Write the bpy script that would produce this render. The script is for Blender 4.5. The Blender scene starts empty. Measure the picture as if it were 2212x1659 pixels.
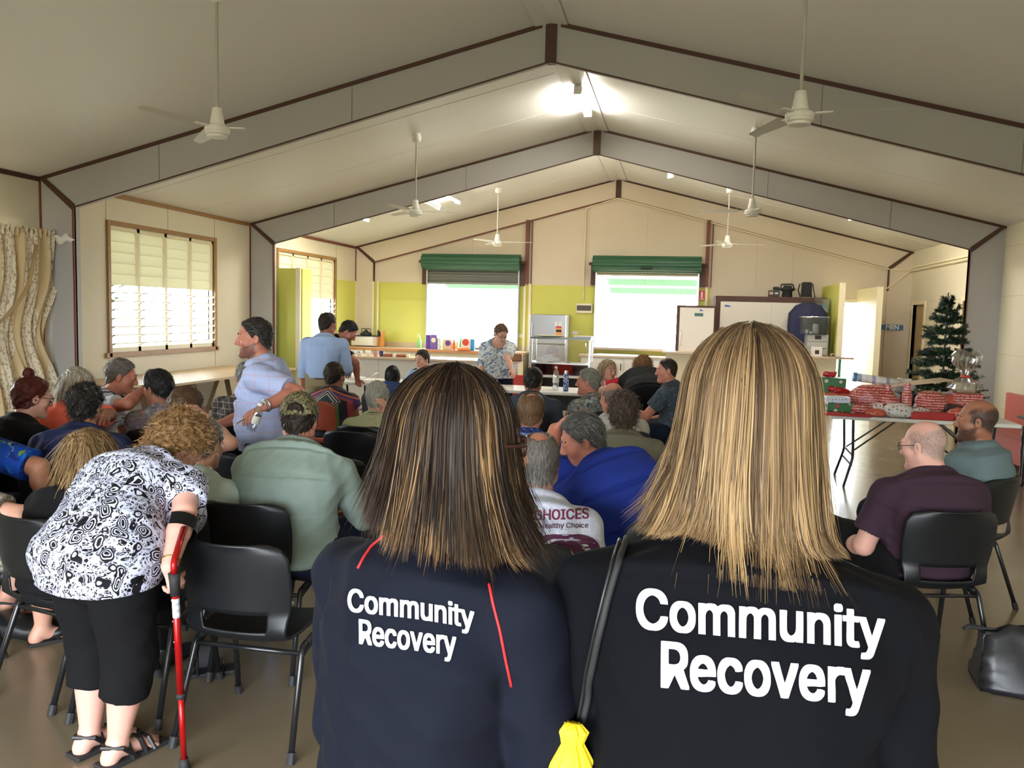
import bpy, bmesh, math, random
import numpy as np
from mathutils import Vector, Matrix
from mathutils.bvhtree import BVHTree
import openvdb

SC = bpy.context.scene
COL = SC.collection
random.seed(7)
RNG = np.random.default_rng(7)

# ------------------------------------------------------------------ camera
CAM_H = 1.70
FPX, YAW, PITCH, ROLL = 1772.12, 0.1970, 0.0861, 0.0254
_fw = np.array([-math.sin(YAW)*math.cos(PITCH), math.cos(YAW)*math.cos(PITCH), -math.sin(PITCH)])
_r = np.array([math.cos(YAW), math.sin(YAW), 0.0]); _u = np.cross(_r, _fw)
CR = _r*math.cos(ROLL)+_u*math.sin(ROLL); CU = np.cross(CR, _fw)
CO = np.array([0, 0, CAM_H])
cam = bpy.data.cameras.new('camera'); camo = bpy.data.objects.new('camera', cam); COL.objects.link(camo)
cam.sensor_width = 36.0; cam.lens = FPX*36.0/2212.0; cam.clip_start = 0.05
camo.matrix_world = Matrix(((CR[0], CU[0], -_fw[0], 0), (CR[1], CU[1], -_fw[1], 0), (CR[2], CU[2], -_fw[2], CAM_H), (0, 0, 0, 1)))
SC.camera = camo

# ------------------------------------------------------------------ sky, daylight, exposure
SC.view_settings.view_transform = 'Standard'; SC.view_settings.look = 'None'
SC.view_settings.exposure = 1.55; SC.view_settings.gamma = 1.0; SC.view_settings.use_curve_mapping = False
SC.cycles.max_bounces = 8; SC.cycles.diffuse_bounces = 6; SC.cycles.glossy_bounces = 3
SC.cycles.transmission_bounces = 6; SC.cycles.transparent_max_bounces = 10
SC.cycles.caustics_reflective = False; SC.cycles.caustics_refractive = False
SC.cycles.sample_clamp_indirect = 4.0
world = bpy.data.worlds.new('sky'); SC.world = world; world.use_nodes = True
_bg = world.node_tree.nodes['Background']
_bg.inputs[0].default_value = (0.86, 0.93, 1.0, 1); _bg.inputs[1].default_value = 9.0

def daylight_portal(x, y, z, w, h, rot):
    l = bpy.data.lights.new('daylight', 'AREA'); l.shape = 'RECTANGLE'; l.size = w; l.size_y = h
    l.cycles.is_portal = True
    o = bpy.data.objects.new('daylight', l); o.location = (x, y, z); o.rotation_euler = rot; COL.objects.link(o)
PI = math.pi
daylight_portal(-4.35, 17.55, 1.65, 2.0, 1.35, (-PI/2, 0, 0))      # left serving hatch
daylight_portal(-0.65, 17.55, 1.80, 2.1, 1.5, (-PI/2, 0, 0))       # right serving hatch
daylight_portal(3.20, 17.55, 1.02, 0.62, 2.0, (-PI/2, 0, 0))       # end door
daylight_portal(-7.25, 10.39, 1.87, 2.4, 1.6, (PI/2, 0, -PI/2))    # louvre windows
daylight_portal(-7.25, 14.9, 1.87, 2.45, 1.6, (PI/2, 0, -PI/2))
daylight_portal(-7.25, 6.3, 1.7, 2.4, 1.6, (PI/2, 0, -PI/2))
daylight_portal(-1.3, -3.65, 1.3, 6.0, 2.5, (PI/2, 0, 0))          # doors behind the photographer
# ------------------------------------------------------------------ helpers
def ray(u, v): return _fw + CR*(u-1106.0)/FPX - CU*(v-829.5)/FPX
def PY(u, v, y): d = ray(u, v); return CO + d*(y/d[1])
def PX(u, v, x): d = ray(u, v); return CO + d*(x/d[0])
def PZ(u, v, z): d = ray(u, v); return CO + d*((z-CAM_H)/d[2])
def PD(u, v, dep): return CO + ray(u, v)*dep

def tag(o, label=None, cat=None, group=None, kind=None):
    if label: o['label'] = label
    if cat: o['category'] = cat
    if group: o['group'] = group
    if kind: o['kind'] = kind
    return o
def thing(name, label, cat, loc=(0, 0, 0), rz=0.0, group=None):
    o = bpy.data.objects.new(name, None); COL.objects.link(o)
    o.location = loc; o.rotation_euler = (0, 0, rz); o.empty_display_size = 0.1
    return tag(o, label, cat, group)
def link(name, me, mat=None, parent=None, smooth=False):
    o = bpy.data.objects.new(name, me); COL.objects.link(o)
    if mat is not None:
        for m in (mat if isinstance(mat, (list, tuple)) else [mat]): me.materials.append(m)
    if smooth: me.polygons.foreach_set('use_smooth', [True]*len(me.polygons))
    if parent is not None: o.parent = parent
    return o
def obj(name, bm, mat=None, parent=None, smooth=False, loc=None):
    bmesh.ops.recalc_face_normals(bm, faces=bm.faces)
    me = bpy.data.meshes.new(name); bm.to_mesh(me); bm.free()
    o = link(name, me, mat, parent, smooth)
    if loc is not None: o.location = loc
    return o
def struct(name, bm, mat, smooth=False):
    return tag(obj(name, bm, mat, None, smooth), kind='structure')
def copy_tree(o, parent=None):
    c = o.copy(); COL.objects.link(c)
    if parent is not None: c.parent = parent
    for ch in o.children: copy_tree(ch, c)
    return c
def B(): return bmesh.new()
def box(bm, x0, x1, y0, y1, z0, z1, bev=0.0, M=None):
    r = bmesh.ops.create_cube(bm, size=1.0)
    vs = r['verts']
    for v in vs:
        v.co = Vector((x0+(v.co.x+.5)*(x1-x0), y0+(v.co.y+.5)*(y1-y0), z0+(v.co.z+.5)*(z1-z0)))
    if bev > 0:
        es = list({e for v in vs for e in v.link_edges})
        nb = bmesh.ops.bevel(bm, geom=es, offset=bev, segments=2, affect='EDGES', profile=.5)
        vs = list({v for f in nb['faces'] for v in f.verts} | {v for v in vs if v.is_valid})
    if M is not None:
        for v in vs: v.co = M @ v.co
    return vs
def prism(bm, pts, d):
    """pts: list of 3D points (planar polygon), extruded by vector d"""
    a = [bm.verts.new(p) for p in pts]; d = Vector(d)
    b = [bm.verts.new(Vector(p)+d) for p in pts]; n = len(a)
    bm.faces.new(a); bm.faces.new(b[::-1])
    for i in range(n): bm.faces.new((a[i], b[i], b[(i+1) % n], a[(i+1) % n]))
def frames(P, closed=False):
    P = [Vector(p) for p in P]; n = len(P); T = []
    for i in range(n):
        a = P[max(i-1, 0)]; b = P[min(i+1, n-1)]
        if closed: a = P[(i-1) % n]; b = P[(i+1) % n]
        t = (b-a); T.append(t.normalized() if t.length > 1e-9 else Vector((0, 0, 1)))
    up = Vector((0, 0, 1)) if abs(T[0].z) < .9 else Vector((1, 0, 0))
    N = [(up - T[0]*up.dot(T[0])).normalized()]
    for i in range(1, n):
        v = N[-1]-T[i]*N[-1].dot(T[i])
        N.append(v.normalized() if v.length > 1e-6 else N[-1])
    return P, T, N
def tube(bm, P, r, seg=8, closed=False, flat=1.0, caps=True):
    P, T, N = frames(P, closed); rings = []
    for i, p in enumerate(P):
        rr = r[i] if isinstance(r, (list, tuple)) else r
        Bn = T[i].cross(N[i])
        rings.append([bm.verts.new(p + N[i]*(math.cos(2*PI*k/seg)*rr) + Bn*(math.sin(2*PI*k/seg)*rr*flat)) for k in range(seg)])
    m = len(rings)
    for i in range(m if closed else m-1):
        A = rings[i]; C = rings[(i+1) % m]
        for k in range(seg): bm.faces.new((A[k], A[(k+1) % seg], C[(k+1) % seg], C[k]))
    if caps and not closed:
        bm.faces.new(rings[0][::-1]); bm.faces.new(rings[-1])
def lathe(bm, prof, seg=20, c=(0, 0, 0), caps=True):
    rings = [[bm.verts.new((c[0]+r*math.cos(2*PI*k/seg), c[1]+r*math.sin(2*PI*k/seg), c[2]+z)) for k in range(seg)] for r, z in prof]
    for A, C in zip(rings, rings[1:]):
        for k in range(seg): bm.faces.new((A[k], A[(k+1) % seg], C[(k+1) % seg], C[k]))
    if caps: bm.faces.new(rings[0][::-1]); bm.faces.new(rings[-1])
def arc(P, rad, n=5):
    """round the inner corners of a polyline"""
    P = [Vector(p) for p in P]; out = [P[0]]
    for i in range(1, len(P)-1):
        a, b, c = P[i-1], P[i], P[i+1]
        d1 = (a-b); d2 = (c-b); r = min(rad, d1.length*.49, d2.length*.49)
        p1 = b+d1.normalized()*r; p2 = b+d2.normalized()*r
        for k in range(n+1):
            t = k/n; out.append((1-t)**2*p1+2*t*(1-t)*b+t*t*p2)
    out.append(P[-1]); return out

# ------------------------------------------------------------------ materials
class NT:
    def __init__(s, name):
        s.m = bpy.data.materials.new(name); s.m.use_nodes = True; s.t = s.m.node_tree
        s.b = s.t.nodes['Principled BSDF']; s.out = s.t.nodes['Material Output']
    def n(s, typ, **kw):
        x = s.t.nodes.new(typ)
        for k, v in kw.items(): setattr(x, k, v)
        return x
    def l(s, a, b): s.t.links.new(a, b)
    def setv(s, **kw):
        for k, v in kw.items():
            k = {'rough': 'Roughness', 'metal': 'Metallic', 'spec': 'Specular IOR Level', 'color': 'Base Color', 'trans': 'Transmission Weight',
                 'alpha': 'Alpha', 'ior': 'IOR', 'sheen': 'Sheen Weight', 'coat': 'Coat Weight', 'sss': 'Subsurface Weight'}[k]
            if k == 'Base Color': v = (*v[:3], 1)
            s.b.inputs[k].default_value = v
        return s
    def coord(s, kind='Object'): return s.n('ShaderNodeTexCoord').outputs[kind]
    def mapping(s, vec, scale=(1, 1, 1), rot=(0, 0, 0), loc=(0, 0, 0)):
        m = s.n('ShaderNodeMapping'); s.l(vec, m.inputs[0])
        m.inputs['Scale'].default_value = scale; m.inputs['Rotation'].default_value = rot; m.inputs['Location'].default_value = loc
        return m.outputs[0]
    def noise(s, vec, scale=5, detail=3, rough=.5, dist=0):
        x = s.n('ShaderNodeTexNoise'); s.l(vec, x.inputs['Vector'])
        x.inputs['Scale'].default_value = scale; x.inputs['Detail'].default_value = detail; x.inputs['Roughness'].default_value = rough; x.inputs['Distortion'].default_value = dist
        return x.outputs['Fac'], x.outputs['Color']
    def voro(s, vec, scale=5, feature='F1', rand=1.0):
        x = s.n('ShaderNodeTexVoronoi', feature=feature); s.l(vec, x.inputs['Vector']); x.inputs['Scale'].default_value = scale; x.inputs['Randomness'].default_value = rand
        return x
    def ramp(s, fac, stops, interp='LINEAR'):
        x = s.n('ShaderNodeValToRGB'); s.l(fac, x.inputs[0]); cr = x.color_ramp; cr.interpolation = interp
        while len(cr.elements) < len(stops): cr.elements.new(.5)
        for e, (p, c) in zip(cr.elements, stops): e.position = p; e.color = (*c[:3], 1) if not isinstance(c, (int, float)) else (c, c, c, 1)
        return x.outputs[0]
    def math(s, op, a, b=None, clamp=False):
        x = s.n('ShaderNodeMath', operation=op, use_clamp=clamp)
        for i, v in enumerate((a, b)):
            if v is None: continue
            if isinstance(v, (int, float)): x.inputs[i].default_value = v
            else: s.l(v, x.inputs[i])
        return x.outputs[0]
    def mix(s, f, a, b, mode='MIX'):
        x = s.n('ShaderNodeMix', data_type='RGBA', blend_type=mode)
        for i, v in ((0, f), (6, a), (7, b)):
            if isinstance(v, (int, float)): x.inputs[i].default_value = v
            elif isinstance(v, (tuple, list)): x.inputs[i].default_value = (*v[:3], 1)
            else: s.l(v, x.inputs[i])
        return x.outputs[2]
    def sep(s, vec):
        x = s.n('ShaderNodeSeparateXYZ'); s.l(vec, x.inputs[0]); return x.outputs
    def bump(s, h, strength=.3, dist=.01):
        x = s.n('ShaderNodeBump'); s.l(h, x.inputs['Height']); x.inputs['Strength'].default_value = strength; x.inputs['Distance'].default_value = dist
        s.l(x.outputs[0], s.b.inputs['Normal'])
    def col(s, c): s.l(c, s.b.inputs['Base Color']); return s
def srgb(r, g, b):
    f = lambda c: (c/255/12.92 if c/255 <= .04045 else ((c/255+.055)/1.055)**2.4)
    return (f(r), f(g), f(b))
def mat(name, c, rough=.6, metal=0.0, spec=.5, var=0.0, vscale=4.0, bump=0.0, bscale=200.0, **kw):
    """plain surface with a little natural unevenness"""
    k = NT(name); k.setv(color=c, rough=rough, metal=metal, spec=spec, **kw)
    if var > 0 or bump > 0:
        co = k.coord()
        if var > 0:
            f, _ = k.noise(co, vscale, 4)
            k.col(k.mix(f, tuple(x*(1-var) for x in c), tuple(min(1, x*(1+var)) for x in c)))
        if bump > 0:
            f2, _ = k.noise(co, bscale, 2); k.bump(f2, bump, .002)
    return k.m
def emit(name, c, s):
    k = NT(name); k.setv(color=(0, 0, 0)); k.b.inputs['Emission Color'].default_value = (*c, 1); k.b.inputs['Emission Strength'].default_value = s
    return k.m
def glass(name, c=(1, 1, 1), rough=.02, mixf=.85):
    """thin clear pane: mostly see-through with a sharp reflection"""
    k = NT(name); tr = k.n('ShaderNodeBsdfTransparent'); gl = k.n('ShaderNodeBsdfGlossy'); mx = k.n('ShaderNodeMixShader')
    tr.inputs[0].default_value = (*c, 1); gl.inputs['Roughness'].default_value = rough; mx.inputs[0].default_value = 1-mixf
    k.l(tr.outputs[0], mx.inputs[1]); k.l(gl.outputs[0], mx.inputs[2]); k.l(mx.outputs[0], k.out.inputs[0])
    return k.m
def dotted(name, base, dot, scale=40, thr=.28, alt=None, rough=.35):
    k = NT(name); k.setv(rough=rough); co = k.coord()
    v = k.voro(co, scale, rand=.35)
    c = k.mix(k.math('LESS_THAN', v.outputs['Distance'], thr), base, dot)
    if alt is not None:
        v2 = k.voro(k.mapping(co, loc=(.3, .7, .1)), scale*.6, rand=.6)
        c = k.mix(k.math('LESS_THAN', v2.outputs['Distance'], thr*.7), c, alt)
    k.col(c); return k.m

MT = {}
MT['wall'] = mat('painted_wall', srgb(216, 209, 186), .65, var=.05, vscale=1.2)
MT['wallgrey'] = mat('painted_sheet_grey', srgb(172, 170, 167), .6, var=.05, vscale=1.5)
MT['wallcool'] = mat('end_wall_sheet', srgb(216, 203, 182), .65, var=.05, vscale=1.5)
MT['ceiling'] = mat('ceiling_paint', srgb(230, 230, 228), .5, spec=.3, var=.03, vscale=.8)
MT['lime'] = mat('lime_paint', srgb(206, 206, 98), .55, var=.05, vscale=2)
MT['brown'] = mat('brown_trim', srgb(74, 44, 32), .55, var=.2, vscale=8)
MT['redbrown'] = mat('red_brown_post', srgb(110, 58, 40), .5, var=.15, vscale=8)
MT['timber'] = mat('varnished_timber', srgb(150, 112, 62), .45, var=.25, vscale=14)
MT['cream'] = mat('cream_paint', srgb(232, 222, 190), .5, var=.03)
MT['white'] = mat('white_paint', srgb(228, 226, 218), .45, var=.02)
MT['offwhite'] = mat('white_laminate', srgb(222, 216, 204), .35, var=.02)
MT['black'] = mat('black_plastic', (.012, .012, .013), .42, var=.2, vscale=30)
MT['blackmetal'] = mat('black_enamel_tube', (.010, .011, .013), .28, spec=.6)
MT['rubber'] = mat('dark_rubber', (.02, .02, .022), .7)
MT['steel'] = mat('stainless_steel', (.55, .55, .54), .3, metal=.9)
MT['chrome'] = mat('chrome', (.75, .75, .75), .12, metal=1)
MT['green'] = mat('green_shutter', srgb(44, 92, 66), .4, var=.08)
MT['greyslat'] = mat('grey_shutter', srgb(140, 142, 138), .4, metal=.3)
MT['laminate'] = mat('beige_laminate', srgb(200, 178, 150), .3, var=.1, vscale=60)
MT['glass'] = glass('clear_glass')
MT['darkwood'] = mat('dark_wood', srgb(48, 30, 22), .35, var=.3, vscale=20)
MT['red'] = mat('red_plastic', srgb(206, 58, 44), .4)
MT['salmon'] = mat('salmon_plastic', srgb(176, 84, 64), .5, var=.08, vscale=12)
MT['fluoro'] = emit('fluorescent_tube', (1.0, .93, .80), 90.0)
MT['fluoro_far'] = emit('fluorescent_tube_far', (1.0, .90, .74), 115.0)
MT['clearplastic'] = glass('clear_plastic', (.93, .94, .93), .15, .80)
# ------------------------------------------------------------------ the hall
XL, XR, XM = -7.04, 4.42, -1.31
ZE, ZR = 3.076, 4.514
YF = (8.07, 12.67, 17.3); YB = -3.5; YE = 17.3
KI, KZ, ZRB = 0.437, 2.751, 4.135
def ceil_z(x): return ZE+(ZR-ZE)*(1-abs(x-XM)/(XR-XM))

# floor: worn polished concrete
k = NT('polished_concrete'); k.setv(rough=.3, spec=.5); co = k.coord()
f1, _ = k.noise(co, .7, 5, .6); f2, _ = k.noise(co, 2.2, 6, .55); f3, _ = k.noise(co, 90, 2)
c = k.mix(f1, srgb(123, 110, 90), srgb(150, 135, 111)); c = k.mix(k.math('MULTIPLY', f2, .35), c, srgb(114, 104, 88))
k.col(c); k.l(k.ramp(f2, [(.3, .17), (.7, .27)]), k.b.inputs['Roughness']); k.bump(f3, .06, .003)
bm = B(); box(bm, XL-.1, XR+.1, YB-.1, YE+.3, -.1, 0); struct('floor', bm, k.m)
bm = B(); box(bm, -60, 60, -60, 90, -.16, -.11); struct('ground_outside', bm, mat('pale_ground', srgb(126, 120, 100), .9, var=.1, vscale=.3))

# ceiling: two sloping planes with a ridge cap
bm = B()
for s, xe in ((-1, XL-.1), (1, XR+.1)):
    ze = ceil_z(xe)
    prism(bm, [(XM, YB-.1, ZR), (xe, YB-.1, ze), (xe, YB-.1, ze+.08), (XM, YB-.1, ZR+.08)], (0, YE-YB+.4, 0))
struct('ceiling', bm, MT['ceiling'])
bm = B()
prism(bm, [(XM-.16, YB, ceil_z(XM-.16)-.012), (XM, YB, ZR-.03), (XM+.16, YB, ceil_z(XM+.16)-.012), (XM, YB, ZR+.01)], (0, YE-YB, 0))
struct('trim_1', bm, MT['ceiling'])
# thin joint strips across the ceiling sheets
bm = B()
for y in (9.6, 11.1, 14.2, 15.8):
    for s in (-1, 1):
        xe = XL if s < 0 else XR
        prism(bm, [(XM+s*.2, y, ceil_z(XM+s*.2)-.004), (xe, y, ZE-.004), (xe, y, ZE+.01), (XM+s*.2, y, ceil_z(XM+s*.2)+.01)], (0, .012, 0))
struct('trim_2', bm, MT['ceiling'])

def wall_x(bm, x0, x1, holes, y0, y1, z1):
    """wall in a plane of constant x with rectangular holes (ya, yb, za, zb)"""
    ys = y0
    for ya, yb, za, zb in sorted(holes):
        box(bm, x0, x1, ys, ya, 0, z1)
        if za > 0: box(bm, x0, x1, ya, yb, 0, za)
        box(bm, x0, x1, ya, yb, zb, z1); ys = yb
    box(bm, x0, x1, ys, y1, 0, z1)
W1 = (9.20, 11.57, 1.07, 2.68); W2 = (13.65, 16.12, 1.07, 2.70); W3 = (5.1, 7.5, .9, 2.35)
bm = B(); wall_x(bm, XL-.12, XL, [W1, W2, W3], YB, YE+.1, ZE+.05); struct('wall_left', bm, MT['wall'])
D1 = (16.28, 17.05, 0, 2.05); D2 = (13.45, 14.2, 0, 2.07)
bm = B(); wall_x(bm, XR, XR+.12, [D1, D2], YB, YE+.1, ZE+.05); struct('wall_right', bm, MT['wall'])
# rooms behind the two doorways in the right wall
bm = B(); box(bm, XR+1.2, XR+1.3, 12.8, 17.4, 0, 2.6); box(bm, XR+.12, XR+1.3, 12.7, 12.8, 0, 2.6); box(bm, XR+.12, XR+1.3, 12.7, 17.4, 2.5, 2.6)
struct('wall_washroom', bm, MT['wall'])
# end wall with two serving hatches and a door
S1 = (-5.36, -3.36, .98, 2.37); S2 = (-1.69, .36, 1.04, 2.56); DE = (2.93, 3.50, 0, 2.10)
bm = B(); xs = XL-.1
for a, b, za, zb in (S1, S2, DE):
    box(bm, xs, a, YE, YE+.14, 0, ZE)
    if za > 0: box(bm, a, b, YE, YE+.14, 0, za)
    box(bm, a, b, YE, YE+.14, zb, ZE); xs = b
box(bm, xs, XR+.1, YE, YE+.14, 0, ZE)
prism(bm, [(XL-.1, YE, ZE-.001), (XM, YE, ZR), (XR+.1, YE, ZE-.001)], (0, .14, 0))
struct('wall_back', bm, MT['wallcool'])
# wall behind the photographer, with wide open doors
bm = B(); o0, o1 = -4.4, 1.8
box(bm, XL-.1, o0, YB-.14, YB, 0, ZE); box(bm, o1, XR+.1, YB-.14, YB, 0, ZE); box(bm, o0, o1, YB-.14, YB, 2.55, ZE)
prism(bm, [(XL-.1, YB-.14, ZE-.001), (XM, YB-.14, ZR), (XR+.1, YB-.14, ZE-.001)], (0, .14, 0))
struct('wall_front', bm, MT['wall'])

# portal frames clad in sheet
tn = 3
for i, y in enumerate(YF):
    dep = .085 if i < 2 else .05
    y0 = y if i < 2 else y-.05
    bm = B()
    for s in (-1, 1):
        xe = XL if s < 0 else XR; xk = xe-s*KI
        prism(bm, [(XM, y0, ZR), (xe, y0, ZE), (xk, y0, KZ), (XM, y0, ZRB)], (0, dep, 0))
    tag(struct('beam', bm, MT['wallgrey'] if i < 2 else MT['wallcool']), kind='structure')
    for s in (-1, 1):
        xe = XL if s < 0 else XR; xk = xe-s*KI
        bm = B(); prism(bm, [(xe, y0, 0), (xk, y0, 0), (xk, y0, KZ), (xe, y0, ZE)], (0, dep, 0))
        struct('column', bm, MT['wallgrey'] if i < 2 else MT['wallcool'])
        e = .012; w = .035 if i else .04
        # brown battens: along the ceiling, the mitre, the inner corner, the outer corner
        bm = B()
        prism(bm, [(XM+s*.09, y0-e, ceil_z(XM+s*.09)), (xe, y0-e, ZE), (xe, y0-e, ZE-w), (XM+s*.09, y0-e, ceil_z(XM+s*.09)-w)], (0, e, 0))
        struct(f'trim_{tn}', bm, MT['brown']); tn += 1
        bm = B(); mw = .05
        prism(bm, [(xe, y0-e*1.5, ZE-.01), (xe-s*mw*1.6, y0-e*1.5, ZE-.01), (xk-s*mw*.2, y0-e*1.5, KZ+.03), (xk, y0-e*1.5, KZ-.05), (xk+s*.06, y0-e*1.5, KZ)], (0, e*1.5, 0))
        struct(f'trim_{tn}', bm, MT['brown']); tn += 1
        bm = B()
        zb = 0 if i < 2 else 2.32
        cw = .022
        if not (i == 1 and s > 0): box(bm, min(xk, xk+s*cw), max(xk, xk+s*cw), y0-e, (y0+.022 if i < 2 else y0+dep+.006), zb, KZ)
        else: box(bm, min(xk, xk+s*.01), max(xk, xk+s*.01), y0-e*.5, y0+dep+.004, zb, KZ)
        if s < 0: box(bm, xe, xe+cw, y0-e, y0, zb if i == 2 else 0, ZE)
        struct(f'trim_{tn}', bm, MT['redbrown'])
        tn += 1
        bm = B()   # drip edge under the beam
        prism(bm, [(XM, y0-e*.6, ZRB+.004), (xk, y0-e*.6, KZ+.004), (xk, y0-e*.6, KZ-(.012 if i < 2 else .028)), (XM, y0-e*.6, ZRB-(.012 if i < 2 else .028))], (0, e*.6, 0))
        struct(f'trim_{tn}', bm, MT['brown'] if i < 2 else MT['redbrown']); tn += 1
    bm = B(); box(bm, XM-.055, XM+.055, y0-.016, y0+dep+.01, ZRB-.01, ZR-.02); struct(f'trim_{tn}', bm, MT['brown']); tn += 1
    if i < 2:   # sheet joints in the beam cladding
        bm = B()
        for x in (-5.55, -3.35, 1.2, 2.9):
            zt = ceil_z(x); zb = KZ+(ZRB-KZ)*(1-abs(x-XM)/(XR-KI-XM))
            box(bm, x, x+.006, y0-.003, y0, zb, zt-.03)
        struct(f'trim_{tn}', bm, mat('joint_line', srgb(120, 116, 106), .8)); tn += 1

# wall and ceiling battens on the left wall, sheet joints
bm = B(); box(bm, XL, XL+.02, YB, YF[0], ZE-.05, ZE); struct(f'trim_{tn}', bm, MT['brown']); tn += 1
bm = B(); box(bm, XL, XL+.02, YF[0]+.085, YF[1], ZE-.05, ZE); struct(f'trim_{tn}', bm, MT['timber']); tn += 1
bm = B(); box(bm, XL, XL+.02, YF[1]+.085, YE, ZE-.05, ZE); struct(f'trim_{tn}', bm, MT['redbrown']); tn += 1
bm = B()
for y in (9.15, 10.42, 11.6, 13.5, 16.2):
    box(bm, XL, XL+.004, y, y+.006, 2.72 if y in (10.42,) else 0, ZE-.05)
struct(f'trim_{tn}', bm, mat('joint_line_cream', srgb(176, 162, 130), .8)); tn += 1
# right wall: pale grooved lining and head rail with conduit
bm = B()
for z in (.55, 1.3, 2.1, 2.78): box(bm, XR-.003, XR, 8.4, 16.2, z, z+.008)
struct(f'trim_{tn}', bm, mat('joint_line_tan', srgb(200, 188, 158), .8)); tn += 1
bm = B(); box(bm, XR-.03, XR, YF[1]+.085, YE, 2.76, 2.79); tube(bm, [(XR-.05, YF[1]+.2, 2.72), (XR-.05, YE-.1, 2.70)], .012, 6)
struct(f'trim_{tn}', bm, MT['cream']); tn += 1

# louvre windows
def louvre_window(n, w, closed_to, blades, rows_open):
    ya, yb, za, zb = w; x = XL
    root = tag(thing(f'window_{n}', None, None, (0, 0, 0)), kind='structure')
    bm = B(); t = .055
    for a in ((ya-t, ya, za-t, zb+t), (yb, yb+t, za-t, zb+t), (ya, yb, zb, zb+t), (ya-t-.05, yb+t+.05, za-t-.01, za)):
        box(bm, x-.1, x+.03, a[0], a[1], a[2], a[3], .004)
    tag(obj('window_frame', bm, MT['timber'], root), kind='structure')
    bm = B()
    for j in range(5):
        y = ya+(yb-ya)*j/4; box(bm, x-.06, x-.01, max(y-.028, ya), min(y+.028, yb), za, zb)
    box(bm, x-.07, x-.01, ya, yb, zb-.05, zb); box(bm, x-.07, x-.01, ya, yb, za, za+.06)
    tag(obj('mullion', bm, MT['cream'], root), kind='structure')
    bm = B(); top = zb-.06; rh = (top-closed_to)/5
    for j in range(4):
        y0 = ya+(yb-ya)*j/4+.03; y1 = ya+(yb-ya)*(j+1)/4-.03
        for r in range(5):
            z1 = top-r*rh
            prism(bm, [(x-.045, y0, z1-rh), (x-.030, y0, z1-rh), (x-.045, y0, z1+.01), (x-.056, y0, z1+.01)], (0, y1-y0, 0))
    tag(obj('painted_louvre', bm, MT['louvre'], root), kind='structure')
    bm = B(); rh = (closed_to-.04-za-.06)/rows_open
    for r in range(rows_open):
        for j in range(4):
            y0 = ya+(yb-ya)*j/4+.02; y1 = ya+(yb-ya)*(j+1)/4-.02; z = za+.09+r*rh; box(bm, x+.033, x+.041, y0, y1, z+.018, z+.031)
            for yy in (y0, y1-.012): prism(bm, [(x-.05, yy, z-.02), (x+.041, yy, z+.012), (x+.041, yy, z+.033), (x-.05, yy, z+.0)], (0, .012, 0))
    tag(obj('louvre_edge', bm, MT['cream'], root), kind='structure')
    bm = B()
    for j in range(4):
        y0 = ya+(yb-ya)*j/4+.02; y1 = ya+(yb-ya)*(j+1)/4-.02
        for r in range(rows_open):
            z = za+.09+r*rh
            prism(bm, [(x-.10, y0, z-.035), (x+.035, y0, z+.02), (x+.035, y0, z+.028), (x-.10, y0, z-.027)], (0, y1-y0, 0))
    tag(obj('glass_louvre', bm, MT['frost'], root), kind='structure')
    return root
k = NT('painted_louvre_glass'); df = k.n('ShaderNodeBsdfDiffuse'); tl = k.n('ShaderNodeBsdfTranslucent'); mx = k.n('ShaderNodeMixShader'); mx.inputs[0].default_value = .16
df.inputs[0].default_value = (*srgb(228, 225, 200), 1); tl.inputs[0].default_value = (*srgb(226, 226, 206), 1); k.l(df.outputs[0], mx.inputs[1]); k.l(tl.outputs[0], mx.inputs[2]); k.l(mx.outputs[0], k.out.inputs[0]); MT['louvre'] = k.m
MT['frost'] = glass('louvre_glass', (.90, .92, .90), .12, .7)
louvre_window(1, W1, 1.93, 4, 7)
louvre_window(2, W2, 1.90, 4, 7)
bm = B(); ya, yb, za, zb = W3
for a in ((ya-.06, ya, za-.06, zb+.06), (yb, yb+.06, za-.06, zb+.06), (ya, yb, zb, zb+.06), (ya, yb, za-.06, za), ((ya+yb)/2-.03, (ya+yb)/2+.03, za, zb)):
    box(bm, XL-.1, XL+.02, *a)
tag(obj('window_3', bm, MT['timber']), kind='structure')

# lime dado of the kitchen
bm = B()
for a, b in ((XL, S1[0]-.02), (S1[1]+.02, S2[0]-.02), (S2[1]+.02, .62)): box(bm, a, b, YE-.012, YE, 0, 2.31)
box(bm, S1[0]-.02, S1[1]+.02, YE-.012, YE, 0, .97); box(bm, S2[0]-.02, S2[1]+.02, YE-.012, YE, 0, 1.03)
struct('wall_dado', bm, MT['lime'])
bm = B(); box(bm, XL, XL+.012, W2[1]+.06, YE, 0, 2.31); struct('wall_dado_side', bm, MT['lime'])
bm = B()   # cream cover strips over the dado
for x in (XL+.0, XL+KI-.03, XL+KI+.08): box(bm, x, x+.04, YE-.075, YE-.05 if x < -6 else YE-.012, 0, 2.32)
for x in (-3.24, -3.13, .52): box(bm, x, x+.05, YE-.06, YE-.012, 0, 2.33)
struct(f'trim_{tn}', bm, MT['cream']); tn += 1
# red-brown posts of the end wall with a thin batten beside
for xp in (-3.18, .54):
    zt = KZ+(ZRB-KZ)*(1-abs(xp-XM)/(XR-KI-XM))
    bm = B(); box(bm, xp-.045, xp+.03, YE-.075, YE, 2.33, zt+.02); box(bm, xp+.075, xp+.095, YE-.02, YE, 2.33, zt)
    struct(f'trim_{tn}', bm, MT['redbrown']); tn += 1
# end wall sheet joints
bm = B()
for x in (-4.4, -1.9, -.7, 1.5, 2.2): 
    zt = KZ+(ZRB-KZ)*(1-abs(x-XM)/(XR-KI-XM)); box(bm, x, x+.005, YE-.003, YE, 2.33, zt)
struct(f'trim_{tn}', bm, mat('joint_line_tan_2', srgb(190, 172, 140), .8)); tn += 1
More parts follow.
